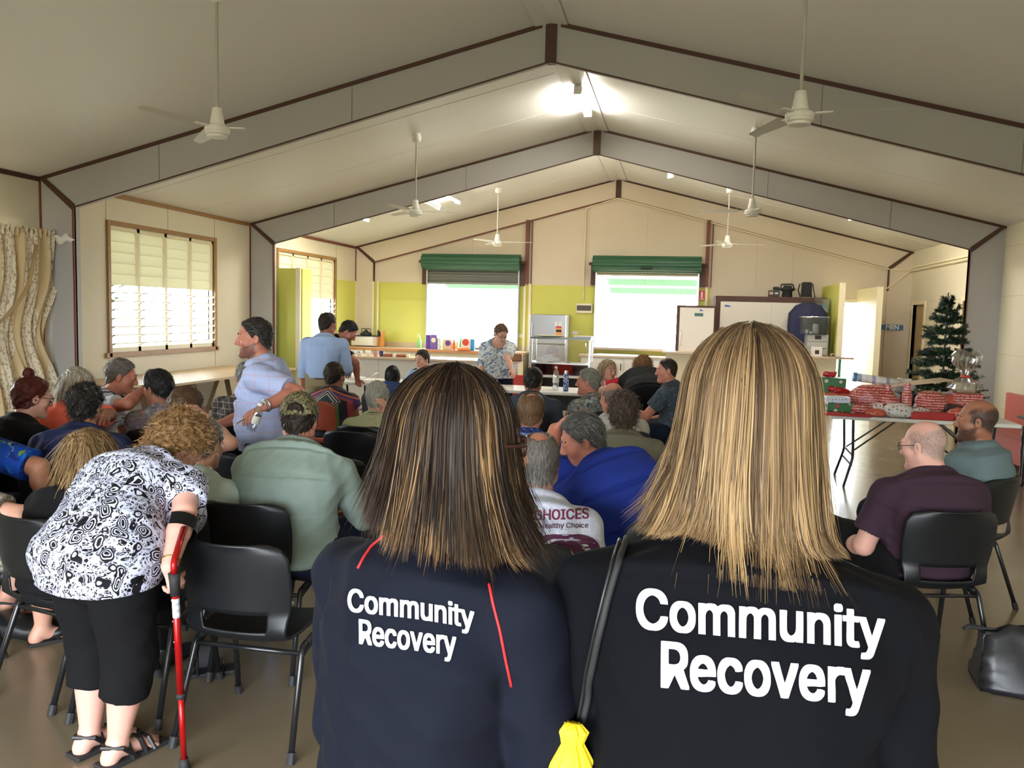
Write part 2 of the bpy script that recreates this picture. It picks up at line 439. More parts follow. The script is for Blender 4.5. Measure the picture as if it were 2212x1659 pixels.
# white conduit running along the gable then down to the switchboard
def gz(x): return KZ+(ZRB-KZ)*(1-abs(x-XM)/(XR-KI-XM))-.02
bm = B(); tube(bm, arc([(-1.97, YE-.03, 1.99), (-1.97, YE-.03, gz(-1.97)-.02), (XM, YE-.06, gz(XM)-.0), (1.5, YE-.06, gz(1.5)), (3.95, YE-.06, gz(3.95)), (4.4, YE-.06, 2.72)], .08), .014, 6)
struct(f'trim_{tn}', bm, MT['cream']); tn += 1
bm = B(); tube(bm, [(3.95, YE-.06, 2.35), (4.4, YE-.06, 2.72)], .014, 6); struct(f'trim_{tn}', bm, MT['cream']); tn += 1

# kitchen partition on the left and the two on the right
bm = B(); box(bm, XL, -6.30, 12.95, 13.0, 0, 2.36); box(bm, -6.32, -6.27, 12.945, 13.0, 0, 2.365); struct('wall_partition', bm, [MT['lime']])
bm = B(); box(bm, -6.345, -6.265, 12.93, 12.96, 0, 2.37); struct(f'trim_{tn}', bm, MT['cream']); tn += 1
bm = B(); box(bm, -6.30, -6.255, 13.0, 13.35, 0, 2.36); struct('wall_partition_return', bm, MT['lime'])
bm = B(); box(bm, 2.78, 2.86, 15.43, 15.96, 1.075, 2.37); box(bm, 2.78, 2.86, 15.96, YE, 0, 2.37); struct('wall_bar_partition', bm, MT['lime'])
bm = B(); box(bm, 2.77, 2.87, 15.40, 15.43, 1.075, 2.38); box(bm, 2.86, 2.875, 15.43, YE, 1.075, 2.38); struct(f'trim_{tn}', bm, MT['cream']); tn += 1
bm = B(); box(bm, 3.44, 3.54, 15.6, YE, 0, 2.33); struct('wall_lobby_partition', bm, MT['cream'])
# end door frame and its open leaf outside
bm = B(); box(bm, 2.88, 2.93, YE-.02, YE+.16, 0, 2.12); box(bm, 3.50, 3.54, YE-.02, YE+.16, 0, 2.12); box(bm, 2.88, 3.54, YE-.02, YE+.16, 2.08, 2.14)
struct(f'trim_{tn}', bm, MT['cream']); tn += 1
bm = B(); box(bm, 3.22, 3.26, YE+.2, YE+.9, .02, 2.05); box(bm, 3.205, 3.222, YE+.2, YE+.24, .02, 2.05); struct('door_1', bm, MT['green'])
# frames of the washroom doorways
for n, (ya, yb, za, zb) in enumerate((D1, D2)):
    bm = B()
    for a in ((ya-.07, ya, 0, zb+.07), (yb, yb+.07, 0, zb+.07), (ya, yb, zb, zb+.07)): box(bm, XR-.02, XR+.12, *a)
    struct(f'trim_{tn}', bm, MT['cream']); tn += 1
bm = B(); box(bm, XR+.07, XR+.11, D2[0], D2[1], 0, D2[3]); struct('door_2', bm, mat('tan_door', srgb(190, 168, 126), .5))
bm = B(); box(bm, XR+.06, XR+.10, D1[0]+.09, D1[1], 0, D1[3]); struct('lit_room_panel', bm, bpy.data.materials['tan_door'])  # tan panel added across the open doorway to imitate the lit room behind
bm = B(); box(bm, XR+.03, XR+.12, D1[0], D1[0]+.09, 0, D1[3]); struct('trim_90', bm, MT['redbrown'])
# ------------------------------------------------------------------ serving hatches: roller shutters, awnings outside
def shutter(S, drop, lab, extra):
    x0, x1, z0, z1 = S; zr = 2.76; r = .165
    t = thing('roller_shutter', lab, 'roller shutter', ((x0+x1)/2, YE, z0)); L = t.location
    def P(name, bm, m, smooth=False, par=t):
        for v in bm.verts: v.co -= L
        return obj(name, bm, m, par, smooth)
    bm = B(); n = 30; a0, a1 = x0-.08, x1+.06
    for s in range(n):   # ribbed drum of rolled curtain
        pass
    prof = [(r+(.010 if k % 4 < 2 else -.006)) for k in range(40)]
    rings = []
    for xx in (a0, a1): rings.append([bm.verts.new((xx, YE-.2+prof[k]*math.cos(2*PI*k/40), zr+prof[k]*math.sin(2*PI*k/40))) for k in range(40)])
    for k in range(40): bm.faces.new((rings[0][k], rings[0][(k+1) % 40], rings[1][(k+1) % 40], rings[1][k]))
    bm.faces.new(rings[0]); bm.faces.new(rings[1][::-1])
    P('shutter_roll', bm, MT['green'])
    bm = B(); xx = 0
    zt = zr-.14; nz = max(2, int((zt-drop)/.055)); pts = []
    for i in range(nz*4+1):
        z = zt-(zt-drop)*i/(nz*4); pts.append((YE-.06-.014*math.sin(i*PI/2), z))
    va = [bm.verts.new((x0-.02, y, z)) for y, z in pts]; vb = [bm.verts.new((x1+.02, y, z)) for y, z in pts]
    for i in range(len(pts)-1): bm.faces.new((va[i], vb[i], vb[i+1], va[i+1]))
    box(bm, x0-.02, x1+.02, YE-.09, YE-.03, drop-.04, drop)
    P('shutter_curtain', bm, MT['greyslat'] if extra else MT['cream'])
    for s, xs in ((-1, x0), (1, x1)):
        bm = B(); box(bm, xs-.03 if s < 0 else xs, xs if s < 0 else xs+.03, YE-.10, YE-.012, z0-.02, zr-.1); P('guide_rail', bm, MT['steel'])
        bm = B(); xb = xs-.13 if s < 0 else xs+.05
        box(bm, xb, xb+.10, YE-.08, YE-.005, drop-.05 if extra else 2.33, zr-.02); tube(bm, [(xs, YE-.2, zr), (xb+(-.03 if s < 0 else .13), YE-.2, zr)], .03, 8)
        tube(bm, [(xb+.05, YE-.2, zr), (xb+.05, YE-.02, zr)], .025, 6)
        P('bracket', bm, MT['brown'])
    if not extra:
        bm = B(); box(bm, (x0+x1)/2-.12, (x0+x1)/2+.12, YE-.385, YE-.36, zr-.12, zr-.07); P('lock_bar', bm, MT['rubber'])
    bm = B(); box(bm, x0-.03, x1+.03, YE-.16, YE+.14, z0-.05, z0, .005); P('sill_board', bm, MT['laminate'])
shutter(S1, 2.33, 'green roller shutter with grey slats partly down over the left kitchen hatch', True)
shutter(S2, 2.57, 'green roller shutter rolled fully up over the right kitchen hatch', False)
def awning(S, lab, nrows, ztop=2.50):
    x0, x1 = S[0]-.2, S[1]+.3
    t = thing('hatch_awning', lab, 'awning', ((x0+x1)/2, YE+.14, 2.5)); L = t.location
    for k in range(nrows):
        bm = B(); ya = YE+.55+.75*k; za = ztop-.16*k; n = 120; xa = x0+.35
        A = [bm.verts.new((xa+(x1-xa)*i/n, ya, za+.006*math.sin(i*PI/2))) for i in range(n+1)]
        C = [bm.verts.new((xa+(x1-xa)*i/n, ya+.42, za-.13+.006*math.sin(i*PI/2))) for i in range(n+1)]
        for i in range(n): bm.faces.new((A[i], A[i+1], C[i+1], C[i]))
        for v in bm.verts: v.co -= L
        obj('awning_sheet', bm, mat('awning_green', srgb(58, 128, 92), .5), t)
    bm = B()
    for xx in (x0+.3, x1-.1): tube(bm, [(xx, YE+.17, 2.62), (xx, YE+1.9, 2.2)], .02, 6); tube(bm, [(xx, YE+.17, 1.9), (xx, YE+1.1, 2.38)], .02, 6)
    for v in bm.verts: v.co -= L
    obj('awning_arm', bm, MT['white'], t)
awning(S1, 'green corrugated awning outside the left kitchen hatch', 1, 2.37)
awning(S2, 'green corrugated awning in two strips outside the right kitchen hatch', 2)

# trees outside the louvres
def bush(c, r, n, lab, seed):
    rs = random.Random(seed); t = thing('garden_tree', lab, 'tree', (c[0], c[1], 0)); 
    bm = B(); tube(bm, [(0, 0, -.12), (.1, .05, c[2]*.6), (0, 0, c[2])], [.12, .09, .04], 7); obj('trunk', bm, MT['darkwood'], t)
    bm = B()
    for i in range(n):
        d = Vector((rs.gauss(0, 1), rs.gauss(0, 1), rs.gauss(0, 1))).normalized()*r*rs.uniform(.4, 1)
        p = Vector((0, 0, c[2]))+d; a = rs.uniform(0, 6.28); s = rs.uniform(.12, .3)
        u = Vector((math.cos(a), math.sin(a), rs.uniform(-.5, .5)))*s; w = Vector((-math.sin(a), math.cos(a), rs.uniform(-.6, .6)))*s*.45
        bm.faces.new([bm.verts.new(p-u), bm.verts.new(p+w), bm.verts.new(p+u), bm.verts.new(p-w)])
    obj('foliage', bm, mat('leaf_green', srgb(58, 92, 40), .6, var=.3, vscale=2), t)
bush((-13.5, 13.6, 2.1), 1.5, 900, 'green garden tree seen through the left side of the near louvre window', 1)
bush((-14.5, 17.3, 2.2), 1.3, 700, 'green garden tree seen through the third bay of the near louvre window', 2)

# ------------------------------------------------------------------ kitchen
def solid(name, lab, cat, parts, loc, rz=0, group=None):
    t = thing(name, lab, cat, loc, rz, group)
    for pn, bm, m in parts: obj(pn, bm, m, t)
    return t
def bx(*a, **k):
    bm = B(); box(bm, *a, **k); return bm
# front servery counter
t = thing('servery_counter', 'long grey-white servery counter with beige top at the left of the kitchen', 'counter', (-4.4, 13.5, 0))
obj('counter_body', bx(-1.85, 1.75, -.2, .25, 0, .86), MT['offwhite'], t); obj('counter_top', bx(-1.88, 1.80, -.28, .42, .86, .90, bev=.006), MT['laminate'], t)
bm = B(); 
for x in (-.6, .6): box(bm, x, x+.006, -.203, -.2, .02, .85)
obj('panel_joint', bm, MT['wallgrey'], t)
# back bench along the end wall
t = thing('kitchen_bench', 'beige kitchen bench with timber edge along the end wall under left hatch', 'counter', (-5.0, 16.9, 0))
obj('bench_body', bx(-2.0, 1.9, -.25, .38, 0, .86), MT['cream'], t); obj('bench_top', bx(-2.02, 1.95, -.32, .38, .86, .90, bev=.005), MT['laminate'], t)
obj('bench_edge', bx(-2.02, 1.95, -.335, -.32, .84, .89), mat('orange_timber', srgb(196, 132, 82), .4), t)
obj('splashback', bx(-2.02, 1.95, .37, .385, .90, 1.0), MT['laminate'], t)
t = thing('sink_bench', 'white cupboard bench with sink below the right kitchen hatch', 'counter', (-.9, 16.85, 0))
obj('bench_body', bx(-1.0, .75, -.25, .43, .08, .86), MT['offwhite'], t); obj('bench_top', bx(-1.05, .8, -.3, .43, .86, .90, bev=.005), MT['laminate'], t)
for i in range(4):
    d = obj('cupboard_door', bx(-.98+.43*i, -.57+.43*i, -.268, -.25, .12, .84, bev=.004), MT['white'], t)
    h = B(); tube(h, [(-.62+.43*i, -.285, .6), (-.62+.43*i, -.285, .74)], .008, 6); h = obj('handle', h, MT['rubber'], d)
obj('sink', bx(-.7, .2, -.2, .25, .895, .915), MT['steel'], t)
bm = B(); tube(bm, arc([(-.95, .3, .9), (-.95, .3, 1.12), (-.95, .05, 1.12), (-.95, .05, 1.05)], .06), .012, 7); obj('tap', bm, MT['chrome'], t)
# bar on the right
t = thing('bar_counter', 'cream bar counter with pink-beige top at right of the kitchen', 'counter', (1.4, 15.6, 0))
obj('bar_front', bx(-1.6, 1.42, -.02, .1, 0, 1.03), MT['cream'], t); obj('bar_top', bx(-1.66, 1.68, -.18, .35, 1.03, 1.07, bev=.005), MT['laminate'], t)
# tall brown-framed cupboards
t = thing('cold_cupboard', 'large brown-framed cupboard with two white sliding doors behind the bar', 'cupboard', (1.75, 16.9, 0))
obj('cabinet_frame', bx(-1.05, 1.0, -.38, .38, 0, 2.14), MT['brown'], t)
for x0, x1 in ((-.95, 0.0), (.003, .93)): obj('cabinet_door', bx(x0, x1, -.395, -.36, .1, 2.03), MT['offwhite'], t)
bm = B(); prism(bm, [(-.88, -.398, 1.93), (-.76, -.398, 1.93), (-.76, -.398, 1.95), (-.86, -.398, 1.97)], (0, .002, 0)); obj('maker_sticker', bm, mat('blue_sticker', srgb(70, 90, 190), .5), t)
t = thing('small_cupboard', 'smaller white cupboard door in brown frame at the left end of bar', 'cupboard', (.33, 16.0, 1.07))
obj('cabinet_frame', bx(-.36, .36, -.1, .25, 0, .86), MT['brown'], t)
d = obj('cabinet_door', bx(-.30, .33, -.12, -.1, .0, .82), MT['offwhite'], t)
bm = B(); tube(bm, arc([(-.27, -.12, .10), (-.27, -.16, .12), (-.27, -.16, .38), (-.27, -.12, .40)], .02), .008, 6); obj('handle', bm, MT['chrome'], d)
obj('notice', bx(-.03, .13, -.123, -.12, .66, .72), mat('teal_sticker', srgb(70, 110, 112), .5), d)
bm = B(); prism(bm, [(.06, -.123, .76), (.13, -.123, .76), (.13, -.123, .77), (.07, -.123, .80)], (0, .002, 0)); obj('maker_sticker', bm, bpy.data.materials['blue_sticker'], d)
# fridge
t = thing('refrigerator', 'silver refrigerator with energy stickers between the two hatches', 'refrigerator', (-2.6, 16.9, 0))
obj('body', bx(-.37, .37, -.28, .36, .03, 1.69, bev=.01), mat('fridge_side', srgb(170, 168, 162), .4), t)
fm = mat('fridge_steel', (.33, .33, .33), .28, metal=.7)
for z0, z1 in ((.05, 1.08), (1.095, 1.69)):
    d = obj('door', bx(-.37, .37, -.34, -.285, z0, z1, bev=.012), fm, t)
    bm = B(); tube(bm, [(-.31, -.36, z0+.12), (-.31, -.36, z0+.42)], .01, 6); obj('handle', bm, MT['steel'], d)
d = obj('energy_label', bx(.17, .30, -.343, -.34, 1.26, 1.45), mat('label_orange', srgb(232, 160, 84), .5), t)
obj('label_band', bx(.18, .29, -.3445, -.343, 1.34, 1.39), MT['rubber'], d)
bm = B(); prism(bm, [(.17, -.3445, 1.42), (.30, -.3445, 1.42), (.28, -.3445, 1.46), (.19, -.3445, 1.46)], (0, .001, 0)); obj('label_arc', bm, MT['red'], d)
for x in (.15, .235): obj('small_sticker', bx(x, x+.06, -.343, -.34, 1.47, 1.55), MT['white'], t)
# switchboard, power points, exit-style sign
t = thing('switchboard', 'white switchboard box with dark breaker window on lime wall', 'switchboard', (-1.94, YE-.012, 1.84))
obj('box', bx(-.17, .17, -.07, 0, -.10, .10, bev=.008), MT['cream'], t); obj('breaker_window', bx(-.15, .15, -.075, -.07, -.05, .06), mat('breaker_brown', srgb(70, 58, 44), .4), t)
def power_point(x, z, lab):
    t = thing('power_point', lab, 'power point', (x, YE-.012, z)); obj('plate', bx(-.06, .06, -.012, 0, -.035, .035, bev=.003), MT['white'], t)
    for s in (-.03, .03): obj('switch', bx(s-.008, s+.008, -.016, -.012, .005, .02), MT['white'], t)
power_point(-2.12, 1.32, 'white double power point right of the silver refrigerator'); power_point(-3.27, 1.22, 'white double power point right of the left hatch')
t = thing('fire_extinguisher_sign', 'red fire extinguisher sign with white pictogram right of the right hatch', 'sign', (.455, YE-.05, 2.16))
obj('sign_plate', bx(-.06, .06, -.004, 0, -.10, .10), mat('sign_red', srgb(206, 34, 40), .4), t)
bm = B(); box(bm, -.018, .018, -.006, -.004, -.045, .055, .003); box(bm, -.01, .01, -.006, -.004, .055, .08); box(bm, -.045, .045, -.006, -.004, -.085, -.075); box(bm, -.035, .035, -.006, -.004, -.07, -.06)
obj('pictogram', bm, MT['white'], t)

def text_obj(name, s, size, m, parent, M, extr=.001, bold=0.0, align='CENTER', font=None):
    c = bpy.data.curves.new(name, 'FONT'); c.body = s; c.size = size; c.align_x = align; c.align_y = 'CENTER'; c.extrude = extr; c.offset = bold
    if font: c.font = font
    o = bpy.data.objects.new(name, c); COL.objects.link(o)
    dg = bpy.context.evaluated_depsgraph_get(); me = bpy.data.meshes.new_from_object(o.evaluated_get(dg))
    bpy.data.objects.remove(o); bpy.data.curves.remove(c)
    me.name = name; me.transform(M); me.materials.clear()
    return link(name, me, m, parent)
FACE_CAM = Matrix.Rotation(PI/2, 4, 'X')   # text upright, reading towards -Y
t = thing('toilet_sign', 'blue sign reading MEN on the cream end column', 'sign', (4.11, YE-.07, 1.61))
obj('backing_plate', bx(-.15, .17, -.004, 0, -.065, .065), MT['wallgrey'], t); obj('sign_plate', bx(-.20, .20, -.012, -.004, -.05, .05), mat('sign_blue', srgb(60, 110, 168), .4), t)
text_obj('lettering', 'MEN', .12, MT['white'], t, Matrix.Translation((0, -.0135, 0)) @ FACE_CAM, bold=.004)

# heated food display
t = thing('food_display', 'steel food warmer with slanted glass front at the counter end', 'food warmer', (-1.88, 13.4, 0))
bm = B()
for x in (-.5, .47):
    prism(bm, [(x, -.02, .90), (x, .02, 1.30), (x, .05, 1.30), (x, .02, .90)], (.03, 0, 0)); box(bm, x, x+.03, .42, .45, .90, 1.30); box(bm, x, x+.03, -.02, .45, .68, .92)
    box(bm, x, x+.035, -.02, .02, 0, .70); box(bm, x, x+.035, .41, .45, 0, .70)
obj('posts', bm, MT['steel'], t)
obj('top_shelf', bx(-.50, .50, -.01, .46, 1.29, 1.32), mat('dark_steel', (.12, .13, .12), .3, metal=.6), t)
obj('tray_deck', bx(-.48, .48, 0, .44, .86, .90), MT['steel'], t); obj('lower_shelf', bx(-.52, .52, -.06, .45, .66, .69), MT['offwhite'], t)
obj('dark_base_sheet', bx(-.46, .46, .30, .33, .08, .66), MT['rubber'], t)  # black sheet added for the darkness of the open base; hides the chairs
bm = B(); prism(bm, [(-.46, -.005, .92), (.46, -.005, .92), (.46, .03, 1.28), (-.46, .03, 1.28)], (0, .005, 0)); obj('glass_front', bm, MT['glass'], t)
obj('dark_panel', bx(-.47, .47, -.015, -.005, .70, .88), glass('smoked_glass', (.22, .20, .18), .05, .8), t)  # see-through, so red chairs added behind pass for reflections in a glossy panel
bm = B(); 
for x in (-.18, .12): lathe(bm, [(.03, 0), (.05, .012), (.03, .02)], 10, (x, .2, .9))
obj('food_tray', bm, MT['white'], t)
t = thing('serving_platter', 'pale oval platter lying on top of the food warmer', 'platter', (-2.08, 13.55, 1.32))
bm = B(); lathe(bm, [(.10, 0), (.25, .018), (.27, .03), (.25, .03), (.1, .01)], 24); bm.transform(Matrix.Diagonal((1, .55, 1, 1))); obj('dish', bm, MT['cream'], t, True)
t = thing('white_tray', 'white plastic tray at right end on top of food warmer', 'tray', (-1.52, 13.55, 1.32)); obj('tray_base', bx(-.14, .14, -.12, .12, 0, .03, bev=.008), MT['white'], t); obj('tray_rim', bx(-.16, .16, -.14, .14, .025, .034), MT['white'], t)

# things on the benches
def cup(x, y, z, m1, lab, stack=0):
    t = thing('mug' if not stack else 'paper_cup_stack', lab, 'mug' if not stack else 'cups', (x, y, z), group='mugs on the servery counter')
    bm = B(); lathe(bm, [(.028, 0), (.032, .01), (.042, .095), (.038, .095), (.028, .012)], 18); obj('cup_body', bm, m1, t, True)
    if not stack:
        bm = B(); tube(bm, [(.036, 0, .08), (.065, 0, .07), (.068, 0, .04), (.033, 0, .025)], .006, 6); obj('handle', bm, MT['white'], t)
def pattern_mug(name, a, b, sc):
    k = NT(name); v = k.voro(k.coord(), sc); k.col(k.mix(k.math('LESS_THAN', v.outputs['Distance'], .42), a, b)); k.setv(rough=.25); return k.m
def stripe_mat(name, cols, scale, axis=2, rough=.6):
    k = NT(name); z = k.sep(k.coord())[axis]; f = k.math('FRACT', k.math('MULTIPLY', z, scale))
    n = len(cols); k.col(k.ramp(f, [(i/n, c) for i, c in enumerate(cols)], 'CONSTANT')); k.setv(rough=rough); return k.m
m_bw = pattern_mug('black_white_mug', (.8, .8, .78), (.02, .02, .02), 45)
for i, (u, m, lab) in enumerate([(764, m_bw, 'black and white patterned mug, leftmost on the servery counter'), (776, pattern_mug('spotty_mug', (.75, .74, .7), (.03, .03, .03), 70), 'black and white spotted mug, second from left on servery counter'),
        (795, MT['white'], 'plain white mug in the middle of the mug row on servery counter'), (811, stripe_mat('red_stripe_mug', [srgb(160, 40, 44), srgb(220, 200, 190)], 45), 'red striped mug on the servery counter'), (824, mat('navy_glaze', srgb(40, 42, 96), .3), 'navy blue mug, rightmost on the servery counter')]):
    p = PY(u, 770, 13.42); cup(p[0], 13.42, .90, m, lab)
def biscuits(u, lab):
    p = PY(u, 776, 13.38); t = thing('biscuit_packet', lab, 'packet', (p[0], 13.38, .90))
    bm = B(); tube(bm, [(-.11, 0, .028), (-.10, 0, .028), (.06, 0, .028), (.07, 0, .028)], [.015, .027, .027, .02], 10); obj('wrapper', bm, mat('biscuit_brown', srgb(150, 84, 52), .5), t, True)
    obj('wrapper_end', bx(.075, .13, -.03, .03, 0, .055, bev=.008), MT['white'], t)
biscuits(840, 'brown biscuit packet with white end beside the navy mug'); biscuits(869, 'brown biscuit packet on servery counter, right of the other one')
# stove-top oven with knife block at the end wall corner
p = PY(783, 735, 16.75)
t = thing('bench_oven', 'white countertop oven with pots on it at the kitchen corner', 'oven', (p[0], 16.95, .90))
obj('oven_body', bx(-.26, .24, -.2, .2, .02, .22, bev=.01), MT['offwhite'], t); obj('oven_side', bx(.24, .30, -.2, .2, .02, .22), MT['laminate'], t); obj('oven_top', bx(-.27, .31, -.21, .2, .22, .235), MT['rubber'], t)
bm = B(); lathe(bm, [(.11, 0), (.13, .02), (.12, .05), (.05, .09), (.02, .13)], 14, (0, 0, .235)); tube(bm, [(-.1, 0, .30), (-.1, 0, .38), (.1, 0, .38), (.1, 0, .3)], .008, 6); obj('pot', bm, MT['rubber'], t)
p = PY(817, 735, 16.85)
t = thing('knife_block', 'orange timber knife block with black handles by the bench oven', 'knife block', (p[0], 16.95, .90))
obj('block', bx(-.06, .05, -.06, .06, 0, .22, bev=.005), mat('block_timber', srgb(208, 138, 62), .45), t); obj('upright_board', bx(.05, .09, -.08, .06, 0, .34), bpy.data.materials['block_timber'], t)
bm = B(); 
for i in range(3): box(bm, -.05+.03*i, -.03+.03*i, -.03, .0, .22, .36-.02*i)
obj('knife_handles', bm, MT['rubber'], t)
def bottle(name, u, y, z, h, r, m, lab, neck=.35, cap=None, cat='bottle', group='cleaning goods on the kitchen bench'):
    p = PY(u, 740, y); t = thing(name, lab, cat, (p[0], y, z), group=group)
    bm = B(); lathe(bm, [(r*.9, 0), (r, .01), (r, h*.65), (r*.5, h*.82), (r*neck, h*.88), (r*neck, h*.94)], 16); obj('bottle_body', bm, m, t, True)
    bm = B(); lathe(bm, [(r*neck*1.15, h*.93), (r*neck*1.15, h)], 12); obj('cap', bm, cap or MT['white'], t)
    return t
t = bottle('soap_dispenser', 906, 17.0, .90, .24, .045, mat('green_soap', srgb(120, 190, 110), .3), 'green pump soap bottle below the left edge of hatch', .3)
bm = B(); tube(bm, arc([(0, 0, .22), (0, 0, .29), (-.05, 0, .29)], .01), .007, 6); obj('pump', bm, MT['white'], t)
def packet(name, u, y, z, w, h, m, lab, cat='packet', d=.12, label=None):
    p = PY(u, 750, y); t = thing(name, lab, cat, (p[0], y, z), group='cleaning goods on the kitchen bench')
    obj('pack', bx(-w/2, w/2, -d/2, d/2, 0, h, bev=min(.02, w*.12)), m, t)
    if label is not None:
        bm = B(); lathe(bm, [(w*.36, 0), (w*.36, .002)], 20); bm.transform(Matrix.Translation((0, -d/2-.001, h*.62)) @ Matrix.Rotation(PI/2, 4, 'X')); obj('pack_label', bm, label, t)
purple = mat('purple_wrap', srgb(92, 52, 140), .35)
packet('paper_towel_pack', 926, 16.72, .90, .10, .30, purple, 'narrow purple paper towel pack, leftmost on bench under hatch')
packet('paper_towel_pack', 938, 16.68, .90, .14, .31, mat('lilac_wrap', srgb(120, 84, 160), .35), 'wide purple paper towel pack with pale round label', label=MT['cream'])
packet('tissue_packet', 950, 16.7, .90, .08, .24, dotted('flower_wrap', srgb(235, 235, 232), srgb(90, 130, 80), 30), 'white tissue packet with green leaves beside purple packs')
bottle('detergent_bottle', 959, 16.7, .90, .24, .032, mat('yellow_gel', srgb(206, 206, 110), .3), 'pale yellow detergent bottle on the kitchen bench')
packet('sponge_pack', 969, 16.7, .90, .16, .22, mat('peach_wrap', srgb(226, 184, 150), .4), 'peach sponge pack with purple label on kitchen bench', label=purple)
bottle('detergent_bottle', 981, 16.7, .90, .23, .035, mat('orange_gel', srgb(226, 112, 62), .3), 'orange detergent bottle on the kitchen bench')
bottle('detergent_bottle', 988, 16.75, .90, .22, .025, mat('cream_bottle', srgb(214, 196, 160), .4), 'cream slim bottle between orange and green bottles')
bottle('spray_bottle', 996, 16.7, .90, .27, .036, mat('green_gel', srgb(96, 196, 92), .3), 'bright green spray bottle on the kitchen bench', cap=bpy.data.materials['green_soap'])
packet('washing_powder_box', 1007, 16.7, .93, .20, .22, MT['white'], 'white washing powder box with red oval beside green bottle', 'box', label=MT['red'])
packet('washing_powder_box', 1019, 16.75, .90, .14, .24, mat('sky_blue_pack', srgb(70, 150, 214), .4), 'sky blue pack right of the washing powder box', 'packet')
packet('wipes_box', 1002, 16.58, .90, .26, .06, mat('orange_pack', srgb(226, 130, 70), .4), 'flat orange box lying in front of the white powder box', 'box')
packet('bread_bag', 1114, 13.46, .90, .24, .13, mat('brown_paper', srgb(140, 98, 62), .6), 'brown bread loaf bag at the right end of servery counter', 'bag', d=.16)

# things on and by the bar
def fan_heater():
    p = PD(1725, 633, 16.9); zt = 2.14
    t = thing('portable_heater', 'black slatted portable heater on stand on top of the cold cupboard, rightmost', 'heater', (p[0], 16.8, zt))
    bm = B(); box(bm, -.08, .08, -.1, .1, .02, .30, .01)
    for i in range(9): box(bm, -.085, .085, -.11, .11, .04+.028*i, .052+.028*i)
    obj('slatted_body', bm, MT['rubber'], t); bm = B(); tube(bm, arc([(.1, 0, 0), (.09, 0, .27), (.1, 0, 0)], .01), .01, 6); tube(bm, [(-.10, 0, 0), (-.15, 0, .15), (-.12, 0, .27)], .012, 6); tube(bm, [(.11, 0, .28), (.17, 0, 0)], .009, 6); obj('stand', bm, MT['rubber'], t)
    p = PD(1688, 625, 16.9)
    t = thing('blender_jug', 'dark lidded pot with handle on the cold cupboard, middle of three', 'pot', (p[0], 16.8, zt))
    bm = B(); lathe(bm, [(.09, 0), (.10, .02), (.09, .11), (.15, .15), (.15, .17), (.08, .19), (.08, .23)], 18); obj('pot_body', bm, MT['rubber'], t, True); bm = B(); tube(bm, arc([(-.12, 0, .17), (-.13, 0, .25), (.10, 0, .26), (.12, 0, .17)], .04), .014, 7); obj('handle', bm, MT['black'], t)
    p = PD(1666, 625, 16.9)
    t = thing('coffee_maker', 'dark grey coffee machine on the cold cupboard, leftmost of three', 'coffee machine', (p[0], 16.8, zt))
    obj('machine_body', bx(-.06, .06, -.06, .06, 0, .19, bev=.012), mat('slate_plastic', (.03, .034, .045), .4), t); obj('machine_head', bx(-.06, .04, -.08, .06, .14, .20, bev=.01), MT['rubber'], t); obj('machine_label', bx(-.03, .03, -.064, -.06, .06, .09), MT['steel'], t)
    p = PD(1656, 628, 16.9); t = thing('carton', 'small brown carton left of the coffee machine', 'box', (p[0], 16.8, zt)); obj('carton_body', bx(-.05, .04, -.06, .06, 0, .13), MT['brown'], t); obj('carton_label', bx(-.04, .03, -.064, -.06, .05, .10), MT['laminate'], t)
fan_heater()
def tub(u, v, y, z, w, h, lab, blue=False):
    p = PY(u, v, y); t = thing('plastic_tub', lab, 'plastic tub', (p[0], y, z), group='clear plastic tubs behind the bar')
    bm = B(); w2 = w*.44
    for a, b in (((-1, -1), (1, -1)), ((1, -1), (1, 1)), ((1, 1), (-1, 1)), ((-1, 1), (-1, -1))):
        P = [(a[0]*w2, a[1]*w2*.8, 0), (b[0]*w2, b[1]*w2*.8, 0), (b[0]*w/2, b[1]*w/2*.8, h), (a[0]*w/2, a[1]*w/2*.8, h)]
        bm.faces.new([bm.verts.new(q) for q in P])
    box(bm, -w2, w2, -w2*.8, w2*.8, 0, .004)
    o = obj('tub_wall', bm, MT['clearplastic'], t); o.modifiers.new('thick', 'SOLIDIFY').thickness = .004
    bm = B(); box(bm, -w*.54, w*.54, -w*.44, w*.44, h, h+.02, .006); obj('lid', bm, MT['clearplastic'], t)
    bm = B()
    if blue: box(bm, -w*.1, w*.36, -w*.2, w*.2, .01, h*.7, .03)
    else: lathe(bm, [(.06, .01), (.06, h*.62)], 14, (.03, 0, 0)); lathe(bm, [(.03, .01), (.03, .08)], 10, (-.12, -.05, 0)); lathe(bm, [(.035, .01), (.03, .05)], 10, (-.05, -.08, 0))
    obj('tub_contents', bm, mat('blue_bag', srgb(70, 150, 190), .5) if blue else MT['steel'], t)
tub(1774, 663, 16.3, 1.86, .26, .24, 'clear plastic tub with blue bag inside at the cupboard top corner', True)
tub(1757, 727, 15.7, 1.46, .46, .30, 'clear plastic tub of steel cans on the grey drawer unit')
p = PY(1762, 768, 15.7)
t = thing('drawer_unit', 'grey plastic drawer unit on the bar under the clear tub', 'drawer unit', (p[0], 15.7, 1.07))
obj('unit_body', bx(-.19, .19, -.1, .15, 0, .385, bev=.006), mat('grey_clear', srgb(150, 150, 146), .35), t)
for i in range(3): obj('drawer', bx(-.17, .17, -.115, -.1, .02+.12*i, .13+.12*i, bev=.005), mat('drawer_grey', srgb(170, 170, 164), .35), t)
obj('drawer_label', bx(-.05, .06, -.118, -.114, .30, .37), MT['darkwood'], t)
